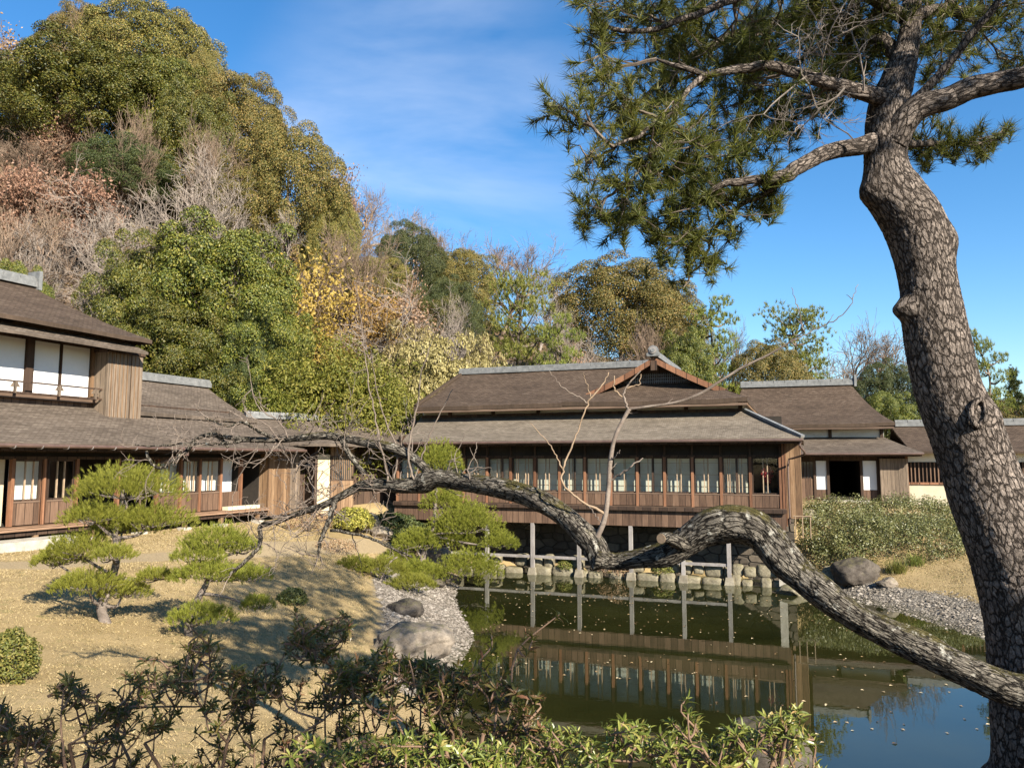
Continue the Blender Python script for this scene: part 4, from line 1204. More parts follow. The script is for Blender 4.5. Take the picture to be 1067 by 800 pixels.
# ------------------------------------------------------------------ one of each kind, then copies
PROTO = {}
def proto(key, name, trunk_mb, trunk_mat, crown_mb, crown_mat, H, R, extra=None):
    e = empty(name, (0, -300, -50))
    trunk_mb.build('trunk', trunk_mat, e, smooth=True)
    if crown_mb is not None: crown_mb.build('crown', crown_mat, e)
    if extra is not None: extra[0].build(extra[1], extra[2], e)
    PROTO[key] = [e, H, R, False]
def simple_trunk(seed, H, r, limbs=7, zf=.35):
    rg = np.random.default_rng(seed); mb = MB()
    p = spline([(0, 0, -.6), (rg.normal(0, .15), rg.normal(0, .15), H * .3), (rg.normal(0, .3), rg.normal(0, .3), H * .75)], 10)
    mb.tube(p, np.linspace(r, r * .3, 10), 8)
    for i in range(limbs):
        a = i * 2.4; t = int(10 * (zf + .5 * i / limbs)); q = p[min(t, 9)]
        limb(mb, q, (math.cos(a), math.sin(a), .7), H * .36, r * .42, r * .08, rg, .14, 5, 5, .05)
    return mb
for key, seed, mat, nl in (('dome', 1, ML_dome, 120), ('dome2', 2, ML_dome, 110), ('dark', 3, ML_dark, 100)):
    cb, cm = lobes_crown(seed, 4.6, 2.2, 9.6, int(nl * 1.3), 620, .80, .095, .06, mat, lumps=.09, inner=.10)
    proto(key, 'evergreen_tree', simple_trunk(seed, 9, .28), M_trunk, cb, cm, 9.9, 4.8)
for key, seed, mat in (('green', 11, ML_green), ('green2', 12, ML_green)):
    cb, cm = lobes_crown(seed, 4.2, 1.0, 9.4, 140, 620, .74, .122, .065, mat, flat=.8, lumps=.22, out=.4, inner=.10)
    proto(key, 'broadleaf_tree', simple_trunk(seed, 9, .24), M_trunk, cb, cm, 9.9, 4.6)
cb, cm = lobes_crown(13, 2.6, .2, 5.6, 120, 130, .62, .17, .06, ML_yellow, flat=1.3, lumps=.25, out=.4)
proto('feather', 'feathery_shrub', simple_trunk(13, 5, .12), M_trunk, cb, cm, 5.9, 2.8)
cb, cm = lobes_crown(14, 2.6, .2, 4.0, 100, 120, .6, .17, .09, ML_ochre, flat=.9, lumps=.22)
proto('ochre', 'ochre_shrub', simple_trunk(14, 4, .1), M_trunk, cb, cm, 4.3, 2.8)
for key, seed, sp_, up, kids, tm in (('bare', 21, .80, .05, (7, 5, 5, 4, 4), M_twig_grey), ('bare2', 22, .68, .07, (7, 5, 5, 4, 4), M_twig_brown), ('bare3', 23, .9, .04, (8, 5, 5, 4, 3), M_twig_grey)):
    tr, tw, tips = bare_crown(seed, 9, 5, kids, sp_, .15, up, .64, .34, .0065, wob=.2)
    proto(key, 'bare_tree', tr, tm, None, None, 9.0, 4.2, (tw, 'twigs', tm))
    zmx = max(v[:, 2].max() for v in tw.V); xr = np.percentile(np.abs(np.concatenate(tw.V)[:, :2]), 97)
    PROTO[key][1], PROTO[key][2] = float(zmx), float(xr)
for key, seed, mat, dens in (('gold', 31, ML_gold, 9), ('russet', 32, ML_russet, 5), ('russet2', 33, ML_russet, 9)):
    tr, tw, tips = bare_crown(seed, 8, 4, (6, 5, 5, 4), .62, .15, .06, .66, .34, .011)
    rg = np.random.default_rng(seed)
    C = np.repeat(tips, dens, axis=0) + rg.normal(0, .32, (len(tips) * dens, 3))
    lb = MB(); leaves(lb, C, rand_dirs(rg, len(C)), .19, .11, rg)
    proto(key, 'autumn_tree', tr, M_twig_brown, lb, mat, 8, 4, (tw, 'twigs', M_twig_brown))
    PROTO[key][1], PROTO[key][2] = float(C[:, 2].max()), float(np.percentile(np.abs(C[:, :2]), 97))
for key, seed, n in (('pine', 41, 22), ('pine2', 42, 16)):
    wd, nb = pads_crown(seed, 9, 3.6, n, 3.2)
    proto(key, 'pine_tree', wd, M_trunk, nb, ML_pine, 9.3, 3.9)
# conifer: whorls of level boughs
rg = np.random.default_rng(51); wd, nb = MB(), MB()
wd.tube([(0, 0, -.3), (0.05, 0, 4), (0, .05, 9)], [.16, .1, .02], 8)
P, D = [], []
for i in range(70):
    z = 1.6 + 7.2 * (i / 70); a = i * 2.4 + rg.uniform(-.3, .3); ln = (9.3 - z) * .33 * rg.uniform(.6, 1.15) + .15
    e = np.array([math.cos(a) * ln, math.sin(a) * ln, z - .08 * ln + .2 * rg.uniform(0, 1)])
    wd.tube([(0, 0, z), tuple(e)], [.03, .01], 4, cap=False)
    for t in np.linspace(.25, 1, 16):
        for k in range(2):
            P.append(np.array([0, 0, z]) * (1 - t) + e * t + rg.normal(0, .11, 3)); D.append(np.array([math.cos(a), math.sin(a), .5]))
needles(nb, np.array(P), unit(np.array(D)), 12, .24, .035, rg, .9, .1)
proto('conifer', 'conifer_tree', wd, M_trunk, nb, ML_dark, 9.2, 2.9)

GRP = {'dome': 'round evergreens of the wooded hill', 'dome2': 'round evergreens of the wooded hill', 'dark': 'round evergreens of the wooded hill', 'green': 'leafy green trees of the wooded hill', 'green2': 'leafy green trees of the wooded hill',
       'feather': 'yellow green shrubs between the houses', 'ochre': 'ochre shrubs at the hill foot', 'bare': 'leafless trees of the wooded hill', 'bare2': 'leafless trees of the wooded hill', 'bare3': 'leafless trees of the wooded hill',
       'gold': 'autumn trees of the wooded hill', 'russet': 'autumn trees of the wooded hill', 'russet2': 'autumn trees of the wooded hill', 'pine': 'pines beyond the halls', 'pine2': 'pines beyond the halls', 'conifer': 'conifers beyond the rear hall'}
CATS = {'feather': 'shrub', 'ochre': 'shrub'}
prg = random.Random(77)
def plant(kind, px, top, hw, Y, label):
    pr = PROTO[kind]
    e, H, Rr, used = pr
    p = at(px, top, Y)
    gz = ground_z(p.x, p.y)
    hgt = p.z - gz
    w = hw / F_PX * Y
    o = e if not used else copy_tree(e)
    pr[3] = True
    o.location = (p.x, p.y, gz - .1)
    o.rotation_euler = (0, 0, prg.uniform(0, 6.28))
    o.scale = (w / Rr, w / Rr, max(hgt, .8) / H)
    for ch in o.children: pass
    tag(o, label, CATS.get(kind, 'tree'), GRP[kind])
    r = (hgt / H) / (w / Rr)
    if r < .55 or r > 2.2: print('ASPECT', kind, px, top, round(hgt, 1), round(w, 1), round(r, 2))
TREES = [
    ('bare3', 118, 150, 62, 44.5, 'wide pale leafless tree in front of the withered brown ones'),
    ('bare', 300, 212, 46, 47, 'grey leafless tree against the lower skirt of the largest dome'),
    ('bare2', 238, 118, 40, 52, 'brown leafless tree between the crest domes and the silvery one'),
    ('bare2', 62, 70, 44, 57, 'thin brown leafless tree among the yellow-green crowns near the crest'),
    ('bare3', 150, 205, 58, 39.5, 'low grey leafless tree left of the huge glossy green tree'),
    ('bare', 395, 212, 36, 60, 'fine grey leafless tree in the saddle behind the dark pointed evergreen'),
    ('dark', 468, 285, 40, 52, 'dark round evergreen behind the white-barked leafless tree'),
    ('bare', 560, 300, 40, 44.5, 'slender grey leafless tree before the bright green pine'),
    ('dark', 262, 318, 34, 35.2, 'dark leafy tree low between the glossy green crowns'),
    ('bare', 228, 236, 44, 36.4, 'slender leafless tree before the huge glossy green one'),
    ('bare2', 352, 228, 50, 50, 'brown leafless tree at the right foot of the largest dome'),
    ('bare3', 402, 318, 48, 43, 'pale leafless tree between the yellow-green shrubs and the dark pointed evergreen'),
    ('bare2', 330, 300, 44, 43, 'reddish leafless tree beside the golden-leaved tree'),
    ('bare', 485, 322, 42, 44, 'grey leafless tree just above the left end of the hall ridge'),
    ('russet', 445, 272, 42, 51, 'tan half-bare tree under the olive evergreen of the saddle'),
    ('bare2', 130, 92, 46, 52, 'leafless tree mixed into the yellow-green crowns of the upper hill'),
    ('bare2', 8, 140, 60, 50, 'thick leafless tree at the left picture edge on the middle slope'),
    ('russet2', 20, 165, 48, 46, 'withered brown tree at the left picture edge above the leafless ones'),
    ('bare2', 690, 318, 36, 52, 'leafless tree under the olive crown beside the hall gable'),
    ('russet', 600, 340, 34, 47, 'thin tan tree behind the right part of the hall ridge'),
    # crest
    ('russet', 22, 12, 62, 66, 'brown-leaved thin tree on the hill crest at the far left edge'),
    ('dome', 160, 0, 78, 68, 'broad olive evergreen crowning the very top of the hill'),
    ('dome2', 88, -2, 45, 70, 'olive evergreen on the crest between the brown-leaved tree and the topmost crown'),
    ('dome2', 213, 44, 30, 64, 'small round evergreen just below the topmost crown on the skyline'),
    ('bare2', 135, 2, 40, 69, 'slight leafless tree poking from the crown at the hilltop'),
    ('green', 95, 40, 92, 57, 'wide yellow-green leafy tree high on the hill below the crest'),
    ('green2', 172, 52, 60, 59, 'bright leafy tree high on the hill beside the olive domes'),
    ('green2', 40, 62, 60, 60, 'yellow-green leafy tree near the top at the left picture edge'),
    ('dome', 248, 74, 62, 60, 'brownish olive dome on the skyline above the largest dome tree'),
    ('dark', 285, 102, 16, 62, 'tiny dark tree standing out on the skyline shoulder'),
    ('dome2', 302, 124, 68, 53, 'largest rounded olive evergreen on the shoulder of the hill'),
    ('dome', 345, 190, 36, 54, 'small dark dome at the foot of the largest olive evergreen'),
    ('dome', 258, 170, 52, 52, 'shaded olive dome tucked under the left side of the largest evergreen'),
    ('bare', 182, 118, 84, 46, 'big silvery leafless tree spreading in front of the upper domes'),
    ('russet', 40, 100, 62, 54, 'pinkish brown half-bare tree below the yellow-green crowns'),
    ('russet2', 75, 172, 52, 47, 'russet tree with withered leaves beside the silvery leafless tree'),
    ('green', 205, 86, 52, 56, 'leafy green tree between the silvery leafless tree and the crest domes'),
    ('dark', 130, 140, 60, 53, 'deep green tree in the shade behind the silvery leafless tree'),
    ('bare2', 55, 188, 88, 41, 'dense brown leafless tree above the two-storey roof'),
    ('bare', 10, 200, 60, 40, 'twiggy leafless tree at the left edge over the two-storey roof'),
    ('bare3', 105, 245, 55, 37, 'grey leafless tree rising beside the ridge of the two-storey house'),
    ('green', 235, 218, 92, 37.5, 'huge glossy green tree right behind the two-storey house'),
    ('green2', 160, 232, 66, 37, 'glossy green tree leaning behind the upper balcony roof'),
    ('green', 190, 300, 72, 35, 'bushy green tree low behind the wing roof of the two-storey house'),
    ('green2', 275, 290, 62, 36, 'leafy green tree at the right side of the huge glossy one'),
    ('green2', 20, 262, 40, 36, 'green bushes behind the ridge end of the two-storey house'),
    ('gold', 312, 250, 58, 42, 'golden-leaved tree above the glossy green crowns'),
    ('gold', 372, 282, 42, 44, 'golden-brown thin tree behind the yellow-green shrubs'),
    ('russet', 345, 150, 48, 66, 'orange-brown tree on the skyline just to the right of the largest dome'),
    ('bare2', 385, 178, 50, 68, 'brown leafless tree on the skyline in the saddle of the hill'),
    ('bare', 425, 205, 45, 70, 'pale leafless tree on the skyline behind the dark pointed evergreen'),
    ('dark', 428, 228, 42, 57, 'dark pointed evergreen in the middle of the hillside'),
    ('dome', 480, 255, 44, 60, 'olive evergreen below the brown skyline trees'),
    ('bare2', 470, 232, 40, 72, 'reddish leafless tree on the skyline over the olive evergreen'),
    ('bare2', 520, 245, 52, 72, 'broad brown leafless dome on the skyline over the hall ridge'),
    ('bare', 560, 262, 40, 74, 'thin leafless tree on the skyline beside the broad brown dome'),
    ('russet2', 410, 300, 52, 48, 'faded brown tree beside the dark pointed evergreen'),
    ('dome2', 395, 262, 40, 54, 'dull green tree below the saddle of the hill'),
    ('bare3', 455, 262, 72, 42, 'white-barked leafless tree leaning behind the left end of the hall roof'),
    ('bare', 500, 290, 52, 47, 'grey leafless tree between the white-barked tree and the bright pine'),
    ('pine', 540, 284, 56, 45, 'bright green pine with layered boughs behind the hall ridge'),
    ('pine2', 585, 325, 40, 43, 'second smaller green pine just over the hall ridge'),
    ('green', 455, 300, 38, 50, 'green tree half hidden behind the white-barked leafless tree'),
    ('dome', 645, 264, 82, 58, 'great dark umbrella-shaped evergreen above the hall gable'),
    ('dome2', 690, 285, 48, 60, 'olive crown joined to the right side of the great umbrella-shaped evergreen'),
    ('bare', 605, 298, 44, 50, 'pinkish grey leafless tree before the great umbrella-shaped evergreen'),
    ('bare3', 632, 320, 44, 49, 'grey tangle of leafless twigs right behind the hall gable'),
    ('feather', 345, 352, 62, 33.5, 'tall feathery yellow-green shrub between the two houses'),
    ('feather', 398, 385, 48, 34.5, 'rounded yellow-green shrub next to the hall roof'),
    ('feather', 300, 395, 40, 33.5, 'low yellow-green shrub over the end of the wing roof'),
    ('ochre', 455, 352, 52, 38.5, 'pale ochre shrub mass at the left end of the hall roof'),
    ('ochre', 425, 338, 40, 41, 'tan shrub on the slope under the white-barked leafless tree'),
    ('ochre', 500, 352, 30, 41, 'orange-tan shrub peeping over the left end of the hall ridge'),
    ('pine2', 742, 308, 46, 52, 'loose thin-trunked pine between the two hall roofs'),
    ('green', 715, 335, 36, 50, 'mid-green tree beside the ridge-end tile of the hall'),
    ('bare2', 765, 322, 36, 56, 'leafless tree behind the thin-trunked pine'),
    ('pine', 828, 317, 52, 54, 'tall flat-topped pine above the rear hall ridge'),
    ('dome2', 800, 348, 46, 52, 'olive tree at the left side of the flat-topped pine'),
    ('bare2', 880, 326, 62, 60, 'wide brown leafless tree behind the rear hall'),
    ('bare', 850, 345, 46, 56, 'grey leafless tree in front of the wide brown one behind the rear hall'),
    ('dark', 918, 372, 42, 56, 'dark green tree next to the leaning pine trunk'),
    ('green2', 925, 400, 36, 46, 'bright yellow-green bush behind the low wing of the rear hall'),
    ('pine2', 1022, 340, 34, 50, 'tall ragged pine just to the right of the leaning pine trunk'),
    ('conifer', 1055, 378, 26, 52, 'pointed conifer at the right picture edge'),
    ('dome2', 1040, 408, 46, 54, 'olive hedge-like tree under the ragged pine and the pointed conifer'),
    ('green', 985, 398, 36, 50, 'green tree right behind the leaning pine trunk'),
]
for t in TREES: plant(*t)
for k, (e, H_, R_, used) in PROTO.items():
    if not used:
        for c in list(e.children): bpy.data.objects.remove(c)
        bpy.data.objects.remove(e)

# brushwood that covers the slope between the trees
rg = np.random.default_rng(9)
ub = MB()
def brush(n, mat_leaf, x0, x1, y0, y1, L_, W_, hmax, k):
    X, Y = rg.uniform(x0, x1, n), rg.uniform(y0, y1, n)
    Z = ground_arr(X, Y)
    ok = (Z > 3.6)
    X, Y, Z = X[ok], Y[ok], Z[ok]
    hh = rg.uniform(.5, hmax, len(X))
    C = np.repeat(np.stack([X, Y, Z], 1), k, axis=0)
    v = rand_dirs(rg, len(C)); v[:, 2] = np.abs(v[:, 2])
    C = C + v * np.repeat(hh, k)[:, None] * rg.uniform(.6, 1.05, (len(C), 1))
    b = MB(); leaves(b, C, unit(v + rand_dirs(rg, len(C)) * .7), L_, W_, rg)
    return b
b1 = brush(1500, None, -60, 48, 33, 86, .34, .18, 1.5, 42)
o = b1.build('undergrowth', leaf_mat('brushwood leaves', [(0.15, (0.035, 0.045, 0.012)), (0.4, (0.09, 0.09, 0.024)), (0.65, (0.19, 0.14, 0.055)), (0.9, (0.30, 0.21, 0.10))], .25, patch=.6, pscale=.12))
tag(o, 'brown and green brushwood covering the hillside under the trees', 'undergrowth', kind='stuff')
# ------------------------------------------------------------------ bark with real relief
def bark_tube(path, rad, sides, rg_seed, plate=(.055, .11), depth=.012, lump=.0, knots=(), uvs=1.0):
    """dense tube whose skin is pushed in along the cracks between bark plates; returns a mesh builder with a 'crack' value per point"""
    P = np.asarray(path, float); n = len(P); rad = np.asarray(rad, float)
    T = np.gradient(P, axis=0); T /= np.linalg.norm(T, axis=1)[:, None]
    ref = np.array([0., 1., 0.]) if abs(T[0][1]) < .8 else np.array([0., 0., 1.])
    N = np.cross(T[0], ref); N /= np.linalg.norm(N)
    s = np.concatenate([[0], np.cumsum(np.linalg.norm(np.diff(P, axis=0), axis=1))])
    ang = np.arange(sides) * 2 * np.pi / sides
    V = np.zeros((n, sides, 3)); CR = np.zeros((n, sides)); SK = np.zeros((n, sides, 3))
    rm = float(rad.mean())
    ca, sa = np.cos(ang), np.sin(ang)
    for i in range(n):
        N = N - T[i] * np.dot(N, T[i]); N /= np.linalg.norm(N)
        Bn = np.cross(T[i], N)
        dirs = ca[:, None] * N + sa[:, None] * Bn
        for j in range(sides):
            q = Vector((ca[j] * rm / plate[0], sa[j] * rm / plate[0], s[i] / plate[1] + rg_seed))
            wv = mnoise.noise_vector(q * .6) * .40 + mnoise.noise_vector(q * 2.1) * .26 + mnoise.noise_vector(q * 5.0) * .10
            d, pt = mnoise.voronoi(q + wv)
            e = d[1] - d[0]
            c = min(1.0, e / .16); c = c * c * (3 - 2 * c)
            hsh = (math.sin(pt[0].x * 12.9898 + pt[0].y * 78.233 + pt[0].z * 37.719) * 43758.5) % 1.0
            c *= .45 + .55 * hsh
            f = mnoise.noise(q * 2.3) * .25
            lo = mnoise.noise(Vector((ca[j] * 1.2, sa[j] * 1.2, s[i] * 2.2 + rg_seed))) * lump
            CR[i, j] = c
            SK[i, j] = (ca[j] * rm, sa[j] * rm, s[i] + rg_seed)
            V[i, j] = P[i] + dirs[j] * (rad[i] * (1 + lo) + depth * .38 * (c - 1 + f))
    for (kp, kr, kh) in knots:
        kp = np.asarray(tuple(kp)); dd = np.linalg.norm(V - kp, axis=2)
        w = np.exp(-(dd / kr) ** 2)
        ctr = P[:, None, :]
        o = V - ctr; o /= np.linalg.norm(o, axis=2, keepdims=True) + 1e-9
        V += o * (w * kh)[..., None]
    mb = MB()
    i = np.arange(n - 1)[:, None] * sides; j = np.arange(sides)[None, :]; k = (j + 1) % sides
    Q = np.stack([i + j, i + k, i + sides + k, i + sides + j], axis=-1).reshape(-1, 4)
    caps = [np.arange(sides)[::-1][None, :], (np.arange(sides) + (n - 1) * sides)[None, :]]
    mb.add(V.reshape(-1, 3), [Q] + caps)
    mb.att = {'crack': CR.ravel(), 'skin_a': SK[..., 0].ravel(), 'skin_b': SK[..., 1].ravel(), 'skin_c': SK[..., 2].ravel()}
    return mb
def bark_mat(name, crack, plate1, plate2, size=(.027, .078), moss=None, moss_amt=0.0, lichen=None, deep=.012):
    """flat scaly plates parted by narrow dark cracks, long way up the stem"""
    m, nt, N, L, out = new_mat(name)
    tc = N.new('ShaderNodeTexCoord').outputs['Object']
    cx = N.new('ShaderNodeCombineXYZ')
    for k, nm in enumerate(('skin_a', 'skin_b', 'skin_c')):
        a = N.new('ShaderNodeAttribute'); a.attribute_name = nm; L.new(a.outputs['Fac'], cx.inputs[k])
    v = mapping(nt, cx.outputs[0], (1 / size[0], 1 / size[0], 1 / size[1]))
    def warp(vec, sc, amt):
        nz = N.new('ShaderNodeTexNoise'); nz.inputs['Scale'].default_value = sc; nz.inputs['Detail'].default_value = 3; L.new(vec, nz.inputs['Vector'])
        sb = N.new('ShaderNodeVectorMath'); sb.operation = 'SUBTRACT'; sb.inputs[1].default_value = (.5, .5, .5); L.new(nz.outputs['Color'], sb.inputs[0])
        ml = N.new('ShaderNodeVectorMath'); ml.operation = 'SCALE'; ml.inputs['Scale'].default_value = amt; L.new(sb.outputs[0], ml.inputs[0])
        ad = N.new('ShaderNodeVectorMath'); L.new(vec, ad.inputs[0]); L.new(ml.outputs[0], ad.inputs[1])
        return ad.outputs[0]
    v = warp(warp(v, .6, 1.1), 2.6, .55)
    rough_n = noise_node(nt, mapping(nt, cx.outputs[0], (1, 1, .5)), 55, 5, .7)
    def cells(sc, w):
        e = N.new('ShaderNodeTexVoronoi'); e.feature = 'DISTANCE_TO_EDGE'; e.inputs['Scale'].default_value = sc; L.new(v, e.inputs['Vector'])
        f = N.new('ShaderNodeTexVoronoi'); f.inputs['Scale'].default_value = sc; L.new(v, f.inputs['Vector'])
        r = N.new('ShaderNodeMapRange'); r.interpolation_type = 'SMOOTHSTEP'; r.inputs['From Min'].default_value = .015; r.inputs['From Max'].default_value = w; L.new(math_n(nt, 'ADD', e.outputs['Distance'], math_n(nt, 'MULTIPLY', math_n(nt, 'SUBTRACT', rough_n, .5), .22)), r.inputs['Value'])
        sp = N.new('ShaderNodeSeparateColor'); L.new(f.outputs['Color'], sp.inputs[0])
        return r.outputs[0], sp.outputs[0]
    e1, h1 = cells(1.0, .15)
    e2, h2 = cells(2.1, .10)
    n1 = noise_node(nt, tc, 5, 5, .65); n2 = noise_node(nt, mapping(nt, cx.outputs[0], (1, 1, .4)), 70, 6, .72)
    tone = math_n(nt, 'ADD', math_n(nt, 'MULTIPLY', n1, .35), math_n(nt, 'ADD', math_n(nt, 'MULTIPLY', n2, .35), math_n(nt, 'ADD', math_n(nt, 'MULTIPLY', h1, .18), math_n(nt, 'MULTIPLY', h2, .12))))
    pc = ramp(nt, tone, [(.30, plate1), (.66, plate2)])
    ee = math_n(nt, 'MULTIPLY', e1, math_n(nt, 'ADD', math_n(nt, 'MULTIPLY', e2, .5), .5))
    c = mixc(nt, ee, crack, pc)
    if moss is not None:
        geo = N.new('ShaderNodeNewGeometry'); sx = N.new('ShaderNodeSeparateXYZ'); L.new(geo.outputs['Normal'], sx.inputs[0])
        f = math_n(nt, 'ADD', math_n(nt, 'MULTIPLY', sx.outputs['Z'], .30), noise_node(nt, tc, 4.2, 6, .75))
        mm = N.new('ShaderNodeMapRange'); mm.inputs['From Min'].default_value = .70; mm.inputs['From Max'].default_value = .82; mm.inputs['To Max'].default_value = moss_amt; L.new(f, mm.inputs['Value'])
        c = mixc(nt, mm.outputs[0], c, ramp(nt, n2, [(.3, (moss[0] * .4, moss[1] * .4, moss[2] * .4)), (.7, moss)]))
    if lichen is not None:
        lm = N.new('ShaderNodeMapRange'); lm.inputs['From Min'].default_value = .60; lm.inputs['From Max'].default_value = .66; lm.inputs['To Max'].default_value = .8; L.new(noise_node(nt, tc, 13, 5, .7), lm.inputs['Value'])
        c = mixc(nt, lm.outputs[0], c, lichen)
    p = N.new('ShaderNodeBsdfPrincipled'); L.new(c, p.inputs['Base Color']); p.inputs['Roughness'].default_value = .92; p.inputs['Specular IOR Level'].default_value = .12
    hgt = math_n(nt, 'ADD', math_n(nt, 'MULTIPLY', e1, math_n(nt, 'ADD', math_n(nt, 'MULTIPLY', h1, .5), .5)), math_n(nt, 'ADD', math_n(nt, 'MULTIPLY', e2, .35), math_n(nt, 'MULTIPLY', n2, .45)))
    L.new(bump(nt, hgt, 1.0, deep), p.inputs['Normal'])
    L.new(p.outputs[0], out.inputs[0])
    return m
M_pinebark = bark_mat('pine bark plates', (.026, .020, .016), (.060, .048, .040), (.24, .198, .168))
M_plumbark = bark_mat('rough mossy plum bark', (.008, .0065, .005), (.035, .029, .024), (.21, .185, .15), (.022, .10), (.085, .072, .02), .9, (.36, .34, .29), .010)
M_plumtwig = surf('plum twig', [(0.3, (0.055, 0.041, 0.032)), (0.5, (0.135, 0.105, 0.084)), (0.7, (0.24, 0.197, 0.162))], 9, rough=0.85, bump_s=.2)
M_twig_warm = surf('tan young shoot', [(0.3, (0.14, 0.095, 0.06)), (0.7, (0.30, 0.215, 0.14))], 6, rough=0.7, bump_s=0)  # plain tan tone, also used for cut wood and bamboo
M_deadtwig = surf('pale dead twig', [(0.3, (0.09, 0.07, 0.058)), (0.7, (0.24, 0.205, 0.175))], 6, rough=0.9, bump_s=0)

# ================================================================== the big leaning pine
PX = [(1088, 850, 5.3, 124), (1086, 800, 5.3, 112), (1084, 762, 5.3, 106), (1080, 700, 5.3, 104), (1072, 650, 5.3, 99), (1056, 586, 5.3, 95), (1031, 520, 5.3, 90), (1010, 460, 5.3, 85), (988, 405, 5.3, 79), (975, 347, 5.3, 76), (966, 290, 5.3, 69), (953, 236, 5.3, 74), (934, 204, 5.3, 70), (923, 172, 5.3, 55), (925, 117, 5.35, 52), (935, 83, 5.4, 42), (946, 45, 5.5, 30), (950, 5, 5.6, 24), (945, -60, 5.7, 16), (955, -120, 5.8, 9)]
rows = [(*at(a, b, c), d / 2 / F_PX * c) for a, b, c, d in PX]
gb_ = rows[0]
rows[0] = (gb_[0], gb_[1], ground_z(gb_[0], gb_[1]) - .15, gb_[3] * 1.12)
sm = spline(rows, 760)
kn = [(at(906, 200, 5.27), .10, .075), (at(943, 322, 5.27), .075, .10), (at(990, 250, 5.27), .12, .05), (at(942, 355, 5.2), .12, .02), (at(1040, 430, 5.1), .10, .035), (at(925, 130, 5.1), .1, .03)]
tb = bark_tube(sm[:, :3], sm[:, 3] * .82, 132, 3.1, (.034, .078), .017, .04, kn)
pine = empty('leaning_pine', (rows[0][0], rows[0][1], rows[0][2] + .15))
tag(pine, 'big old pine with thick cracked bark leaning over the pond, its crown across the sky', 'tree')
def under(o, root):
    o.parent = root; o.location = -root.location
    return o
under(tb.build('trunk', M_pinebark, smooth=True), pine)
def bark_att(mb, v=.55):
    n = mb.n; r = np.random.default_rng(n)
    A = np.concatenate(mb.V); mb.att = {'skin_a': A[:, 0], 'skin_b': A[:, 1], 'skin_c': A[:, 2]}
    return mb
LIMBS = {
    'r1': ([(930, 150, 5.25), (942, 128, 5.2), (958, 112, 5.15), (985, 104, 5.1), (1012, 93, 5.05), (1042, 85, 5.0), (1085, 74, 4.9), (1150, 40, 4.7)], [30, 29, 27, 25, 25, 23, 22, 12]),
    'r2': ([(932, 118, 5.3), (962, 96, 5.2), (998, 55, 5.1), (1030, 15, 5.0), (1060, -25, 4.9)], [11, 10, 9, 8, 5]),
    'l1': ([(925, 104, 5.3), (905, 98, 5.2), (880, 91, 5.1), (846, 82, 5.0), (822, 74, 5.0), (797, 68, 4.95), (775, 72, 4.95), (757, 74, 4.9), (733, 77, 4.9), (708, 70, 4.85), (683, 62, 4.85)], [22, 18, 15, 14, 12, 11, 10, 9, 7, 6, 3]),
    'l1b': ([(736, 77, 4.9), (718, 93, 4.85), (708, 108, 4.8), (690, 122, 4.8), (668, 140, 4.75), (640, 152, 4.75)], [8, 6, 5.5, 5, 4, 2.5]),
    'l1c': ([(708, 108, 4.8), (703, 123, 4.8), (690, 145, 4.8), (672, 170, 4.8), (655, 191, 4.8)], [5.5, 4.5, 4, 3.5, 2]),
    'l2': ([(912, 148, 5.3), (893, 153, 5.2), (872, 156, 5.2), (850, 164, 5.15), (830, 175, 5.1), (816, 184, 5.1), (790, 188, 5.05), (757, 191, 5.0), (735, 205, 5.0)], [22, 19, 18, 17, 16, 15, 10, 8, 4]),
    'l3': ([(940, 60, 5.5), (900, 30, 5.8), (850, 15, 6.0), (790, 30, 6.1), (735, 52, 6.1), (690, 85, 6.1), (655, 120, 6.1)], [18, 15, 13, 12, 10, 7, 3]),
    'l4': ([(946, 20, 5.6), (890, -10, 5.4), (820, -20, 5.2), (740, 10, 5.1), (680, 30, 5.0), (635, 30, 5.0), (610, 5, 5.0)], [16, 13, 11, 8, 6, 5, 2]),
    'l5': ([(816, 184, 5.1), (800, 200, 5.2), (770, 215, 5.3), (745, 240, 5.4), (735, 270, 5.4)], [9, 7, 5, 4, 2]),
    'b1': ([(946, 20, 5.6), (980, 10, 6.2), (1010, 20, 6.9), (1030, 30, 7.3)], [14, 11, 8, 4]),
    'b2': ([(925, 140, 5.45), (950, 150, 5.9), (980, 150, 6.2), (1010, 150, 6.3)], [9, 8, 6, 3]),
}
limb_pts = []
for nm, (pp, ww) in LIMBS.items():
    r_ = [(*at(*p), w / 2 / F_PX * p[2]) for p, w in zip(pp, ww)]
    q = spline(r_, 26)
    q[:, :3] += np.random.default_rng(len(nm) + len(pp)).normal(0, .008, (26, 3)) * np.linspace(0, 1, 26)[:, None]
    if nm in ('r1', 'l1', 'l2'):
        q = spline(q, 170)
        mb = bark_tube(q[:, :3], q[:, 3], 36, 7.3, (.024, .055), .007, .08)
    else:
        mb = bark_att(MB().tube(q[:, :3], q[:, 3], 9))
    under(mb.build('limb', M_pinebark, smooth=True), pine)
    limb_pts += [tuple(x) for x in q[:, :3]]
limb_pts = np.array(limb_pts)
rg = np.random.default_rng(12)
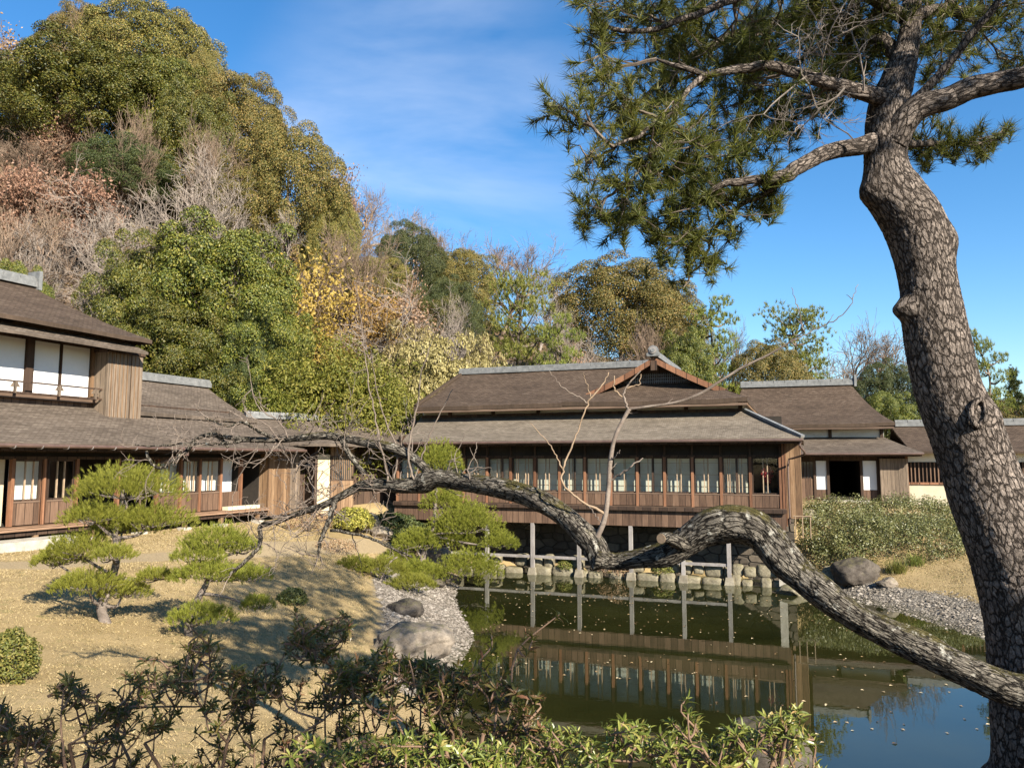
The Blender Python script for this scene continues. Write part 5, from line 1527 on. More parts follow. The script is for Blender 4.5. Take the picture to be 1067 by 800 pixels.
# shoots: (px, py, depth, half width px, half height px, half depth m, how many)
CLUSTERS = [
    (590, 115, 4.8, 34, 22, .25, 26), (620, 85, 4.8, 36, 30, .3, 22), (625, 20, 5.0, 40, 26, .4, 34), (670, 15, 5.2, 45, 30, .5, 44), (720, 20, 5.6, 50, 34, .6, 60), (700, 55, 5.9, 55, 40, .5, 40),
    (650, 110, 4.9, 40, 30, .3, 34), (690, 100, 5.3, 40, 34, .5, 44), (700, 140, 5.0, 48, 34, .4, 66), (655, 150, 4.9, 36, 26, .3, 26), (770, 110, 5.5, 50, 34, .6, 70), (760, 60, 5.5, 50, 34, .7, 60), (800, 40, 5.7, 55, 36, .8, 70),
    (810, 120, 5.7, 44, 34, .6, 52), (850, 95, 5.9, 40, 34, .6, 46), (860, 40, 5.9, 50, 40, .8, 64), (830, 5, 5.6, 60, 24, .8, 60), (905, 20, 5.7, 45, 34, .8, 52), (890, 70, 6.0, 34, 34, .5, 34), (960, 30, 6.1, 40, 34, .7, 40),
    (1005, 25, 6.6, 40, 26, .6, 36), (1050, 20, 6.9, 40, 34, .7, 40), (980, 62, 6.3, 34, 20, .4, 18), (1005, 150, 6.2, 34, 16, .3, 22), (970, 145, 6.1, 26, 26, .35, 22), (1035, 148, 6.3, 14, 10, .15, 8), (1050, 70, 6.8, 22, 20, .4, 12),
    (640, 195, 4.9, 40, 26, .3, 24), (680, 185, 5.0, 40, 30, .4, 44), (720, 175, 5.2, 46, 32, .5, 56), (765, 160, 5.4, 46, 30, .5, 52), (650, 225, 5.0, 44, 20, .3, 34), (700, 220, 5.2, 46, 26, .4, 52), (750, 205, 5.3, 46, 26, .4, 54), (795, 200, 5.3, 36, 20, .3, 30),
    (620, 215, 4.9, 22, 26, .2, 16), (690, 255, 5.2, 34, 16, .3, 22), (730, 275, 5.4, 34, 20, .25, 28), (760, 245, 5.4, 18, 26, .2, 16), (720, 245, 5.3, 30, 20, .3, 24), (615, 170, 4.9, 26, 28, .25, 14),
]
tw = MB(); P, D = [], []
def twig(a, b, r0, r1, sag=0.06, n=5):
    a, b = np.array(a), np.array(b)
    t = np.linspace(0, 1, n)[:, None]
    pts = a * (1 - t) + b * t + rg.normal(0, .03, (n, 3)) * (4 * t * (1 - t)) * np.linalg.norm(b - a)
    pts[:, 2] -= sag * (4 * t * (1 - t))[:, 0] * np.linalg.norm(b - a)
    tw.tube(pts, np.linspace(r0, r1, n), 4, cap=False)
    return pts
ABOVE = [((3.2, 5.6, 8.6), 1.1, 60), ((2.0, 5.8, 8.8), 1.0, 60), ((1.5, 5.9, 8.6), .8, 50), ((4.4, 5.8, 8.9), 1.1, 60), ((5.4, 5.6, 8.2), .9, 50), ((3.2, 6.2, 9.8), 1.1, 60), ((2.2, 5.4, 9.9), .9, 46), ((4.3, 5.3, 10.0), .9, 46), ((3.3, 5.6, 10.8), .8, 40), ((6.2, 5.3, 7.6), .8, 36), 
         ((4.1, 3.5, 8.4), .8, 70), ((3.2, 3.7, 8.4), .7, 60), ((5.0, 3.3, 8.4), .8, 70), ((2.4, 3.6, 8.3), .6, 40),
         ((3.5, 7.2, 9.7), 1.0, 70), ((4.8, 7.6, 9.9), 1.0, 70), ((3.0, 8.6, 10.4), 1.0, 70), ((4.6, 8.9, 10.5), 1.0, 70), ((2.2, 7.2, 9.7), .9, 60), ((5.9, 6.7, 9.5), 1.0, 60), ((4.0, 10.2, 11.3), 1.0, 60), ((1.6, 8.0, 10.2), .8, 46), ((4.5, 5.5, 11.8), .9, 60), ((4.8, 6.7, 11.3), .9, 60), ((4.2, 7.6, 11.9), .9, 60), ((5.3, 8.6, 11.6), 1.0, 60), ((4.7, 4.7, 12.3), .8, 50), ((5.8, 5.6, 11.2), .9, 50)]
HIGH = [(px, py, Y, hx, hy, hd, int(nn * (.85 if (px < 800 and py > 70) else 1.6 if px > 850 else 1.15)), None) for (px, py, Y, hx, hy, hd, nn) in CLUSTERS]
for c_, r_, n_ in ABOVE:
    HIGH.append((0, 0, F_PX, r_ * .9, r_ * .45, r_ * .9, n_ * 2, c_))
for (px, py, Y, hx, hy, hd, nn, cw_) in HIGH:
    c = np.array(at(px, py, Y)) if cw_ is None else np.array(cw_)
    k = np.argmin(np.linalg.norm(limb_pts - c, axis=1)); root = limb_pts[k]
    main = twig(root, c, .013, .007, -.03, 7)
    sub = []
    for s in range(max(2, nn // 8)):
        e = c + rg.normal(0, .55, 3) * np.array([hx / F_PX * Y, hd, hy / F_PX * Y])
        pts = twig(main[rg.integers(2, 7)], e, .007, .004, .0, 5); sub += [pts[2], pts[3], pts[4]]
    sub = np.array(sub)
    for i in range(nn):
        v = rg.normal(0, .5, 3); v = np.clip(v, -1.1, 1.1)
        p = c + v * np.array([hx / F_PX * Y, hd, hy / F_PX * Y])
        r = sub[np.argmin(np.linalg.norm(sub - p, axis=1))]
        pts = twig(r, p, .004, .0028, .05, 4)
        d = unit(pts[-1] - pts[-2] + np.array([0, 0, .04]) + rg.normal(0, .03, 3))
        P.append(p); D.append(d)
P, D = np.array(P), np.array(D)
dens = rg.integers(0, 10, len(P))
nd = MB()
m_ = dens < 6; needles(nd, P[m_], D[m_], 74, .104, .0055, rg, 1.0, .12)
m_ = ~m_; needles(nd, P[m_], D[m_], 50, .11, .006, rg, 1.1, .09)
ML_needle = leaf_mat('long pine needles', [(0.1, (0.028, 0.040, 0.011)), (0.45, (0.080, 0.095, 0.019)), (0.75, (0.175, 0.175, 0.036)), (0.93, (0.33, 0.25, 0.09))], .45, rough=.5, patch=.5, pscale=1.6)
under(nd.build('needles', ML_needle), pine)
under(tw.build('twigs', M_trunk), pine)
# dead twigs under the crown
dw = None
def dead(p, d, ln, r, lv):
    pts, dd = limb(dw, p, d, ln, r, r * .55, rg, .22, 5, 4, .0)
    if lv < 3:
        for i in range(4 if lv < 2 else 3):
            q = pts[rg.integers(1, 6)]
            dead(q, unit(dd + rand_dirs(rg, 1)[0] * .9), ln * rg.uniform(.4, .7), r * .55, lv + 1)
for (a, b) in (((905, 100, 5.1), (-1, -.3, -.15)), ((880, 92, 5.05), (-.6, -.3, -.8)), ((860, 85, 5.0), (-.5, -.4, .7)), ((900, 95, 5.1), (-.3, -.5, .9)), ((870, 60, 5.2), (-.8, -.5, .2)), ((893, 150, 5.1), (-1, -.3, .35)), ((840, 80, 4.95), (-.7, -.2, -.6)), ((880, 30, 5.3), (-.6, -.6, .1)), ((905, 60, 5.2), (-.9, -.5, -.3)), ((850, 110, 5.1), (-.8, -.4, .5))):
    dw = MB(); dead(np.array(at(*a)), unit(np.array(b, float)), .46, .0065, 0)
    under(dw.build('dead_branch', M_deadtwig), pine)
# torn branch scar on the trunk
sc_c = at(1019, 430, 5.07)
sc = MB()
th_ = np.linspace(0, 2 * np.pi, 22)
ring = [sc_c + Vector((math.cos(a) * .05, -.005 + .01 * math.sin(3 * a), math.sin(a) * .085 + .02 * math.cos(a))) for a in th_]
sc.tube(ring, .02, 8, cap=False)
under(bark_att(sc).build('branch_scar', M_pinebark, smooth=True), pine)
# ================================================================== the old plum stretched over the pond
plum = empty('leaning_plum', (3.55, 4.15, ground_z(3.55, 4.15)))
tag(plum, 'ancient mossy bare plum, its humped trunk lying low across the pond', 'tree')
g0 = ground_z(3.55, 4.15)
TR = [(1078, 726, 4.5, 39), (1040, 713, 4.55, 36), (1000, 695, 4.6, 33), (950, 671, 4.7, 30), (900, 647, 4.8, 29), (860, 622, 4.9, 30), (830, 597, 5.0, 33), (808, 573, 5.05, 36), (790, 553, 5.1, 38), (766, 546, 5.15, 38), (738, 551, 5.2, 35), (716, 564, 5.25, 31), (695, 577, 5.3, 27), (665, 582, 5.4, 21), (640, 585, 5.5, 19), (620, 580, 5.5, 24)]
r_ = [(3.62, 4.05, g0 - .2, .19), (3.3, 4.3, g0 + .25, .16)] + [(*at(a, b, c), d / 2 / F_PX * c) for a, b, c, d in TR]
q = spline(r_, 560)
kn = [(at(745, 535, 5.1), .16, .03), (at(783, 548, 5.0), .12, .02), (at(862, 612, 4.85), .12, .025), (at(960, 665, 4.65), .12, .02), (at(810, 590, 5.0), .1, .02)]
mb = bark_tube(q[:, :3], q[:, 3] * .94, 88, 21.7, (.019, .085), .017, .22, kn)
under(mb.build('trunk', M_plumbark, smooth=True), plum)
# broken stub on the hump
stb = [(*at(712, 568, 5.2), .05), (*at(702, 563, 5.12), .045), (*at(694, 560, 5.05), .038), (*at(689, 561, 5.0), .034)]
q2 = spline(stb, 30); mb = bark_tube(q2[:, :3], q2[:, 3], 28, 5.5, (.02, .05), .006, .15)
stub = under(mb.build('stub', M_plumbark, smooth=True), plum)
cw = MB(); p_ = Vector(q2[-1][:3]); d_ = (p_ - Vector(q2[-3][:3])).normalized()
cw.tube([p_ - d_ * .004, p_ + d_ * .004], .031, 14)
cut = cw.build('cut_wood', M_twig_warm); cut.parent = stub
BR = [  # main branches (picture column, row, depth, width px)
    [(628, 590, 5.5, 24), (618, 568, 5.55, 26), (602, 550, 5.6, 25), (585, 535, 5.7, 24), (562, 521, 5.8, 23), (535, 511, 5.95, 22), (505, 505, 6.1, 21), (478, 502, 6.25, 20), (455, 498, 6.35, 19), (440, 503, 6.45, 20), (420, 506, 6.5, 17), (400, 505, 6.6, 14), (375, 506, 6.7, 12)],
    [(452, 498, 6.35, 12), (442, 487, 6.4, 10), (428, 475, 6.45, 10), (408, 466, 6.5, 10), (385, 462, 6.6, 9), (362, 457, 6.7, 9), (340, 454, 6.75, 8), (315, 456, 6.8, 8), (290, 458, 6.85, 7), (262, 458, 6.9, 6)],
    [(355, 455, 6.7, 6), (362, 470, 6.65, 6), (370, 482, 6.65, 5.5), (380, 494, 6.65, 6)],
    [(375, 506, 6.7, 10), (355, 517, 6.75, 8), (335, 527, 6.8, 7), (310, 535, 6.9, 6), (290, 543, 6.95, 5.5), (272, 548, 7.0, 5), (272, 560, 7.0, 4.5), (270, 570, 7.0, 4)],
    [(270, 570, 7.0, 4), (258, 582, 7.0, 4), (240, 598, 7.0, 3)],
    [(349, 520, 6.75, 6.5), (345, 536, 6.7, 6), (339, 552, 6.7, 5), (333, 566, 6.7, 4), (331, 582, 6.7, 2)],
    [(262, 458, 6.9, 5.5), (240, 456, 6.95, 5), (222, 453, 7.0, 5), (205, 457, 7.0, 4.5), (196, 468, 7.0, 4.5), (182, 478, 7.0, 4), (168, 487, 7.0, 4), (158, 482, 7.0, 3.5), (152, 470, 7.0, 3)],
    [(222, 453, 7.0, 3.5), (232, 458, 7.0, 3.5), (238, 467, 7.0, 3)],
    [(262, 458, 6.9, 4), (225, 463, 6.9, 3), (190, 462, 6.9, 2.5), (160, 465, 6.9, 2), (140, 463, 6.9, 1.2)],
    [(290, 458, 6.85, 4), (270, 450, 6.8, 3.5), (255, 440, 6.8, 3), (238, 444, 6.8, 2.2), (215, 436, 6.8, 1.5)],
    [(345, 552, 6.72, 3.5), (375, 557, 6.6, 3), (400, 567, 6.5, 2.8), (430, 580, 6.4, 1.8)],
    # upright shoots
    [(622, 560, 5.52, 9), (630, 540, 5.5, 8.5), (634, 510, 5.5, 7.5), (636, 480, 5.5, 7), (641, 455, 5.5, 6), (650, 436, 5.5, 6), (656, 426, 5.5, 7)],
    [(656, 426, 5.5, 5), (680, 423, 5.45, 4), (705, 419, 5.4, 4), (730, 410, 5.35, 4.5), (752, 396, 5.3, 4.2), (775, 382, 5.25, 4), (800, 370, 5.2, 3.4), (822, 357, 5.15, 2.6), (838, 345, 5.1, 1.8)],
    [(822, 357, 5.15, 2), (850, 343, 5.1, 1.6), (872, 332, 5.05, 1.6), (886, 318, 5.0, 1.2), (893, 296, 5.0, .8)],
    [(838, 345, 5.1, 1.6), (832, 322, 5.1, 1.2), (824, 300, 5.1, .8)],
    [(656, 428, 5.5, 4), (650, 415, 5.5, 3.2), (653, 402, 5.5, 2.6), (668, 386, 5.5, 1.6)], [(650, 415, 5.5, 2.5), (640, 404, 5.5, 2), (640, 392, 5.5, 1.2)], [(652, 405, 5.5, 2.2), (665, 400, 5.5, 1.6), (668, 390, 5.5, 1)],
    [(630, 535, 5.5, 5), (612, 526, 5.5, 3.5), (598, 516, 5.5, 3), (586, 503, 5.5, 3.2), (586, 490, 5.5, 3), (594, 470, 5.5, 2.6), (604, 445, 5.5, 2.2), (613, 420, 5.5, 2.4), (628, 400, 5.5, 2), (634, 388, 5.5, 1.4)],
    [(613, 420, 5.5, 2.2), (600, 412, 5.5, 1.8), (585, 402, 5.5, 1.6), (572, 386, 5.5, 1)], [(617, 416, 5.5, 1.6), (612, 402, 5.5, 1.2), (608, 388, 5.5, .8)],
    [(586, 490, 5.5, 2.4), (580, 476, 5.5, 1.8), (570, 460, 5.5, 1.5), (552, 440, 5.5, .9)],
    [(636, 500, 5.5, 3), (650, 492, 5.45, 2.6), (660, 484, 5.4, 2.4), (671, 478, 5.4, 1.2)], [(636, 480, 5.5, 2.2), (643, 474, 5.45, 1.6), (646, 470, 5.4, 1)], [(612, 526, 5.5, 2), (620, 536, 5.45, 1.6), (626, 545, 5.4, 1)],
    # tall thin shoots from the bend
    [(432, 500, 6.4, 3.5), (425, 478, 6.4, 3), (431, 440, 6.4, 2.6), (436, 415, 6.4, 2.2), (440, 385, 6.4, 1.8), (450, 355, 6.4, 1.2), (462, 330, 6.4, .7)],
    [(405, 502, 6.5, 3.2), (398, 470, 6.5, 2.8), (390, 430, 6.5, 2.2), (384, 400, 6.5, 1.8), (378, 350, 6.5, 1.3), (372, 300, 6.5, .7)],
    [(410, 500, 6.5, 3), (415, 470, 6.5, 2.6), (402, 440, 6.5, 2), (392, 405, 6.5, 1.4), (388, 370, 6.5, .8)],
    [(432, 500, 6.4, 2.6), (445, 460, 6.4, 2.2), (460, 428, 6.4, 1.6), (472, 405, 6.4, 1)], [(300, 456, 6.8, 2.5), (292, 440, 6.8, 2), (270, 425, 6.8, 1.5), (262, 402, 6.8, 1), (258, 372, 6.8, .6)],
    [(290, 458, 6.8, 2.4), (275, 440, 6.8, 1.8), (258, 432, 6.8, 1.3), (252, 415, 6.8, .8)], [(490, 500, 6.1, 2.2), (488, 487, 6.1, 1.8), (495, 473, 6.1, 1.2), (497, 460, 6.1, .8)], [(478, 500, 6.2, 2), (484, 490, 6.2, 1.4), (503, 486, 6.2, .8)],
]
bpts = []
mains = []
for bi, b in enumerate(BR):
    r_ = [(*at(p[0], p[1], p[2]), p[3] / 2 / F_PX * p[2] * (.72 if bi > 11 else .68 if bi == 11 else 1)) for p in b]
    if bi == 0:
        q = spline(r_, 300); mb = bark_tube(q[:, :3], q[:, 3] * .95, 44, 2.2, (.018, .05), .009, .18, [(at(442, 503, 6.4), .09, .03), (at(560, 520, 5.75), .08, .02)])
    elif bi in (1, 2, 3, 11, 12):
        n = 110; q = spline(r_, n); mb = bark_tube(q[:, :3], q[:, 3], 16, 9.9, (.02, .05), .004, .16)
    else:
        n = 5 * len(b); q = spline(r_, n); q[:, :3] += np.random.default_rng(bi).normal(0, .004, (n, 3)); mb = bark_att(MB().tube(q[:, :3], q[:, 3], 7))
    warm = bi in (16, 17, 18, 20, 21)
    under(mb.build('branch', M_twig_warm if warm else (M_plumtwig if bi > 10 else M_plumbark), smooth=True), plum)
    mains.append(q)
# twigs: dense fans off the far branches, sparse ones elsewhere
tg = MB(); rg = np.random.default_rng(44)
def spray(p, d, ln, r, lv, mx):
    pts, dd = limb(tg, p, d, ln, r, r * .6, rg, .24, 5, 4, .03)
    if lv < mx:
        for i in range(rg.integers(2, 4)):
            spray(pts[rg.integers(1, 6)], unit(dd * .8 + rand_dirs(rg, 1)[0] * .9), ln * rg.uniform(.45, .75), r * .65, lv + 1, mx)
for bi, n, ln, mx in ((1, 20, .34, 2), (3, 18, .40, 2), (2, 3, .2, 2), (4, 3, .2, 1), (5, 8, .26, 2), (6, 12, .26, 2), (8, 9, .25, 2), (9, 8, .25, 2), (10, 6, .25, 2), (0, 18, .26, 1), (11, 3, .1, 0), (12, 8, .10, 0), (13, 5, .08, 0), (25, 4, .12, 1), (26, 4, .12, 1), (29, 5, .18, 1)):
    q = mains[bi]
    for i in range(n):
        if bi == 0: f = rg.uniform(.6, 1.0)
        else: f = rg.uniform(.1, 1.0)
        k = min(int(f * (len(q) - 1)), len(q) - 2)
        d = unit(unit(q[k + 1, :3] - q[k, :3]) * .5 + rand_dirs(rg, 1)[0] + np.array([0, 0, .25 if bi in (0, 12) else -.1]))
        spray(q[k, :3], d, ln * rg.uniform(.5, 1.2), .0048 if ln > .15 else .003, 0, mx)
# the tangle hanging before the dark passage
for i in range(26):
    p = np.array(at(rg.uniform(290, 345), rg.uniform(470, 545), 7.0 + rg.uniform(-.2, .3)))
    spray(p, unit(rg.normal(0, 1, 3) + np.array([-.2, 0, .3])), .26, .0045, 0, 2)
under(tg.build('twigs', M_plumtwig), plum)
# ------------------------------------------------------------------ rocks
def rock_mat(name, stops, moss=0.0):
    m, nt, N, L, out = new_mat(name)
    tc = N.new('ShaderNodeTexCoord').outputs['Object']
    n1 = noise_node(nt, tc, 2.2, 6, .65, .4); n2 = noise_node(nt, tc, 22, 6, .7)
    c = ramp(nt, math_n(nt, 'ADD', math_n(nt, 'MULTIPLY', n1, .6), math_n(nt, 'MULTIPLY', n2, .4)), stops)
    if moss:
        geo = N.new('ShaderNodeNewGeometry'); sx = N.new('ShaderNodeSeparateXYZ'); L.new(geo.outputs['Normal'], sx.inputs[0])
        f = math_n(nt, 'ADD', math_n(nt, 'MULTIPLY', sx.outputs['Z'], .25), noise_node(nt, tc, 5, 5, .7))
        mm = N.new('ShaderNodeMapRange'); mm.inputs['From Min'].default_value = .68; mm.inputs['From Max'].default_value = .82; mm.inputs['To Max'].default_value = moss; L.new(f, mm.inputs['Value'])
        c = mixc(nt, mm.outputs[0], c, (.12, .11, .035))
    p = N.new('ShaderNodeBsdfPrincipled'); L.new(c, p.inputs['Base Color']); p.inputs['Roughness'].default_value = .92; p.inputs['Specular IOR Level'].default_value = .15
    L.new(bump(nt, math_n(nt, 'ADD', n2, math_n(nt, 'MULTIPLY', n1, .6)), .8, .025), p.inputs['Normal'])
    L.new(p.outputs[0], out.inputs[0])
    return m
M_rock = rock_mat('tan garden rock', [(.3, (.08, .065, .05)), (.5, (.17, .14, .11)), (.7, (.29, .245, .195))], .4)
M_rock_dark = rock_mat('dark garden rock', [(.3, (.025, .02, .016)), (.5, (.06, .05, .041)), (.7, (.13, .11, .09))], .3)
M_rock_pale = rock_mat('pale edging stone', [(.3, (.07, .06, .04)), (.5, (.165, .143, .098)), (.7, (.28, .25, .18))], .5)
import bmesh
def rock(name, label, c, dims, seed, mat, cat='rock', group=None, blocky=.95, rz=0.0, sub=5):
    bm = bmesh.new(); bmesh.ops.create_icosphere(bm, subdivisions=sub, radius=1.0)
    rg = random.Random(seed); off = Vector((rg.uniform(-50, 50), rg.uniform(-50, 50), rg.uniform(-50, 50)))
    planes = [Vector((rg.gauss(0, 1), rg.gauss(0, 1), rg.gauss(0, .8))).normalized() for _ in range(9)]
    cuts = [rg.uniform(.62, .9) for _ in planes]
    for v in bm.verts:
        n = v.co.normalized(); r = 1.0
        if cat == 'stone':
            rb = 1.0 / (abs(n.x) ** 5 + abs(n.y) ** 5 + abs(n.z) ** 5) ** .2
            rb += .07 * mnoise.noise(n * 1.6 + off) + .05 * mnoise.noise(n * 4 + off) + .03 * mnoise.noise(n * 9 + off)
            v.co = Vector((n.x * rb * dims[0] * .82, n.y * rb * dims[1] * .82, n.z * rb * dims[2] * .8)); continue
        for pl, ct in zip(planes, cuts):
            d = n.dot(pl)
            if d > .05: r = min(r, ct / d)
        r = 1 * (1 - blocky) + r * blocky
        r += .13 * mnoise.noise(n * 1.5 + off) + .05 * mnoise.noise(n * 4.2 + off) + .02 * mnoise.noise(n * 10 + off)
        v.co = Vector((n.x * r * dims[0], n.y * r * dims[1], n.z * r * dims[2]))
    me = bpy.data.meshes.new(name); bm.to_mesh(me); bm.free()
    me.polygons.foreach_set('use_smooth', np.ones(len(me.polygons), dtype=bool))
    me.materials.append(mat)
    o = bpy.data.objects.new(name, me); COL.objects.link(o)
    o.location = c; o.rotation_euler = (0, 0, rz)
    tag(o, label, cat, group)
    return o
def rock_px(label, px, py, wpx, hz, seed, mat, sink=.3, depth=None, **k):
    """a rock whose foot stands at the picture point, on the ground there"""
    z = 1.0
    for _ in range(30):
        p = on_z(px, py, z); z = .5 * z + .5 * max(ground_z(p.x, p.y), -.1)
    w = wpx / F_PX * p.y / 2
    dp = depth or w * .8
    return rock('rock', label, (p.x, p.y + dp * .7, max(ground_z(p.x, p.y + dp * .7), -.15) + hz * (1 - sink) - hz * .35), (w, dp, hz), seed, mat, **k)
rock_px('large flat-topped tan rock on the gravel beach by the lawn', 424, 688, 100, .42, 3, M_rock, sink=.1, depth=.75, rz=.2, blocky=1.0)
rock_px('rounded grey boulder at the pond edge under the shaped pine', 452, 592, 38, .62, 5, M_rock, sink=.1, depth=.7)
rock_px('small dark rock between the beach and the shaded lawn', 418, 640, 44, .26, 6, M_rock_dark)
rock_px('little grey rock where the gravel meets the water', 452, 611, 22, .22, 8, M_rock_dark)
rock_px('long dark boulder at the foot of the hedge bank', 899, 610, 50, .52, 9, M_rock_dark, sink=.05, depth=.7)
rock_px('pale squat stone beside the long dark boulder', 867, 610, 22, .42, 10, M_rock_pale, sink=.1)
rock_px('grey stone at the water under the hall corner post', 838, 606, 26, .32, 11, M_rock, sink=.1)
rock_px('mossy stone stepping up the bank behind the corner post', 846, 588, 34, .34, 12, M_rock_pale, sink=.1)
rock_px('flat slab of stone at the top of the bank steps', 832, 574, 40, .30, 13, M_rock_pale, sink=.1)
rock_px('dark stone half under the hedge skirt', 858, 577, 36, .34, 14, M_rock_dark, sink=.1)
rock_px('small brown stone at the gravel edge beyond the boulder', 928, 612, 24, .22, 15, M_rock)
rock_px('low grey stone on the shaded lawn before the passage', 395, 561, 26, .3, 16, M_rock, sink=.1)
rock_px('upright stone among the branches before the passage', 384, 552, 20, .5, 17, M_rock_pale, sink=.0)
rock('rock', 'big dark rock standing in the pond behind the near azaleas', (3.4, 10.9, .25), (.62, .6, .62), 21, M_rock_dark, blocky=.4)
k = 0
rg_ = random.Random(8)
for row, (zc, zh, yc) in enumerate(((.02, .26, .10), (.44, .24, .22))):
    x = FM.x_at(470, .2) + row * .3
    while x < -.4:
        w = rg_.choice([.13, .2, .28, .36, .44]) * rg_.uniform(.85, 1.1)
        if row == 0 or rg_.random() < .62:
            p = FM.w(x + w, yc + rg_.uniform(-.08, .08), zc + rg_.uniform(-.04, .05))
            rock('edging_stone', ('pale mossy stone in the lower edging row at the waterline under the pond hall', 'pale stone lying on the lower edging row under the pond hall')[row], p, (w * 1.2, .30, zh * rg_.uniform(.8, 1.4)), 100 + k, M_rock_pale, 'stone', ('lower edging stones under the pond hall', 'upper edging stones under the pond hall')[row], .75, FM.a + rg_.uniform(-.12, .12), 4)
            k += 1
        x += w * 2 + rg_.choice([.0, .02, .04, .25])

# ------------------------------------------------------------------ shaped garden pines
ML_garden = leaf_mat('bright garden pine needles', [(0.1, (0.085, 0.105, 0.016)), (0.45, (0.225, 0.25, 0.036)), (0.75, (0.36, 0.37, 0.058)), (0.95, (0.45, 0.41, 0.11))], .45, patch=.3, pscale=3)
M_gardenbark = surf('garden pine bark', [(0.3, (0.05, 0.04, 0.032)), (0.5, (0.15, 0.12, 0.10)), (0.7, (0.28, 0.24, 0.20))], 8, rough=.95, bump_s=.8, bdist=.02)
def foot_at(px, py, z0=1.5):
    z = z0
    for _ in range(40):
        p = on_z(px, py, z); z = .6 * z + .4 * ground_z(p.x, p.y)
    return Vector((p.x, p.y, ground_z(p.x, p.y)))
def garden_pine(label, foot, trunk_px, pads, seed, r0=.085, K=24, ln=.058, dens=1.25, name='garden_pine'):
    rg = np.random.default_rng(seed)
    Y = foot.y
    e = empty(name, foot)
    tag(e, label, 'pine', 'shaped garden pines on the lawn')
    pts = [tuple(foot - Vector((0, 0, .1)))] + [tuple(at(a, b, Y + c)) for a, b, c in trunk_px]
    tp = spline(pts, 30)
    wd = MB().tube(tp, np.linspace(r0, r0 * .28, 30) * (1 + rg.normal(0, .06, 30)), 10)
    nb = MB()
    for (px, py, hx, hy, dy) in pads:
        c = np.array(at(px, py, Y + dy)); sx = hx / F_PX * Y * 1.04; sz = hy / F_PX * Y * 1.08
        k = np.argmin(np.linalg.norm(tp - (c - np.array([0, 0, sz])), axis=1)); root = tp[max(0, k - 2)]
        base = c - np.array([0, 0, sz * .75])
        wd.tube(spline([root, (root + base) / 2 + rg.normal(0, .05, 3), base], 8), np.linspace(r0 * .42, r0 * .16, 8), 6, cap=False)
        for i in range(11):
            a = i * 2.4; f = rg.uniform(.5, .95)
            q = c + np.array([math.cos(a) * sx * f, math.sin(a) * sx * f * .8, -sz * .35])
            wd.tube(spline([base, (base + q) / 2 + rg.normal(0, .03, 3) - np.array([0, 0, .02]), q], 5), np.linspace(r0 * .16, r0 * .05, 5), 5, cap=False)
        area = sx * sx * .8 * 3.14
        q = int(760 * area * dens) + 110
        t = rg.uniform(0, 1, q) ** .5; a = rg.uniform(0, 6.283, q)
        edge = 1 + .16 * np.sin(a * 3 + seed) + .1 * np.sin(a * 7 + px)
        X_, Y_ = np.cos(a) * t * edge, np.sin(a) * t * edge
        Zt = np.sqrt(np.maximum(0, 1 - t ** 2)) * rg.uniform(.35, 1.0, q) + rg.normal(0, .10, q)
        C = c + np.stack([X_ * sx, Y_ * sx * .8, (Zt * 1.7 - .7) * sz], axis=1)
        D = unit(np.stack([X_ * .7, Y_ * .7, np.full(q, .9)], axis=1) + rg.normal(0, .15, (q, 3)))
        needles(nb, C, D, K, ln, ln * .06, rg, .55, .05)
    o = wd.build('trunk', M_gardenbark, smooth=True); under(o, e)
    o = nb.build('foliage', ML_garden); under(o, e)
    return e
f1 = foot_at(112, 648)
garden_pine('layered clipped pine alone on the dry lawn before the two-storey house', f1, [(106, 632, 0), (116, 605, .05), (122, 580, 0), (120, 555, -.05), (126, 530, 0), (128, 510, 0)],
            [(130, 504, 52, 19, 0), (100, 534, 34, 12, -.2), (158, 538, 40, 14, .15), (128, 545, 34, 11, .4), (86, 568, 38, 14, -.1), (60, 580, 26, 9, .1), (118, 575, 20, 8, -.45), (92, 605, 36, 11, -.3), (128, 612, 26, 9, .2), (165, 598, 24, 7, .2)], 1)
f2_ = foot_at(196, 662)
garden_pine('smaller clipped pine beside the path, with low spreading pads', f2_, [(197, 650, 0), (204, 628, 0), (216, 606, .05), (222, 585, 0), (224, 565, 0)],
            [(226, 559, 34, 13, 0), (206, 575, 26, 9, -.2), (248, 568, 22, 9, .2), (216, 594, 34, 10, -.25), (256, 596, 26, 9, .2), (210, 638, 32, 10, -.2), (268, 627, 17, 8, .1)], 2, .075)
f3_ = foot_at(438, 598, .6)
garden_pine('spreading bright pine reaching over the pond corner below the hall', f3_, [(440, 585, 0), (444, 565, 0), (452, 545, 0), (454, 520, .2), (456, 495, .3)],
            [(458, 478, 24, 18, .4), (486, 541, 34, 18, 0), (520, 563, 18, 9, -.4), (488, 588, 30, 15, -.5), (434, 562, 22, 11, -.2), (436, 594, 24, 9, -.8), (462, 520, 22, 12, .3), (414, 580, 18, 8, -.3), (470, 560, 26, 10, .3)], 3, .13, 22, .105, .8)
f4_ = foot_at(396, 604, 1.0)
garden_pine('low sprawling pine on the shaded slope by the beach', f4_, [(398, 595, 0), (406, 586, 0), (414, 580, 0)],
            [(400, 590, 26, 9, 0), (430, 606, 24, 7, -.3), (372, 586, 20, 7, .2)], 4, .08, 20, .095, .75)
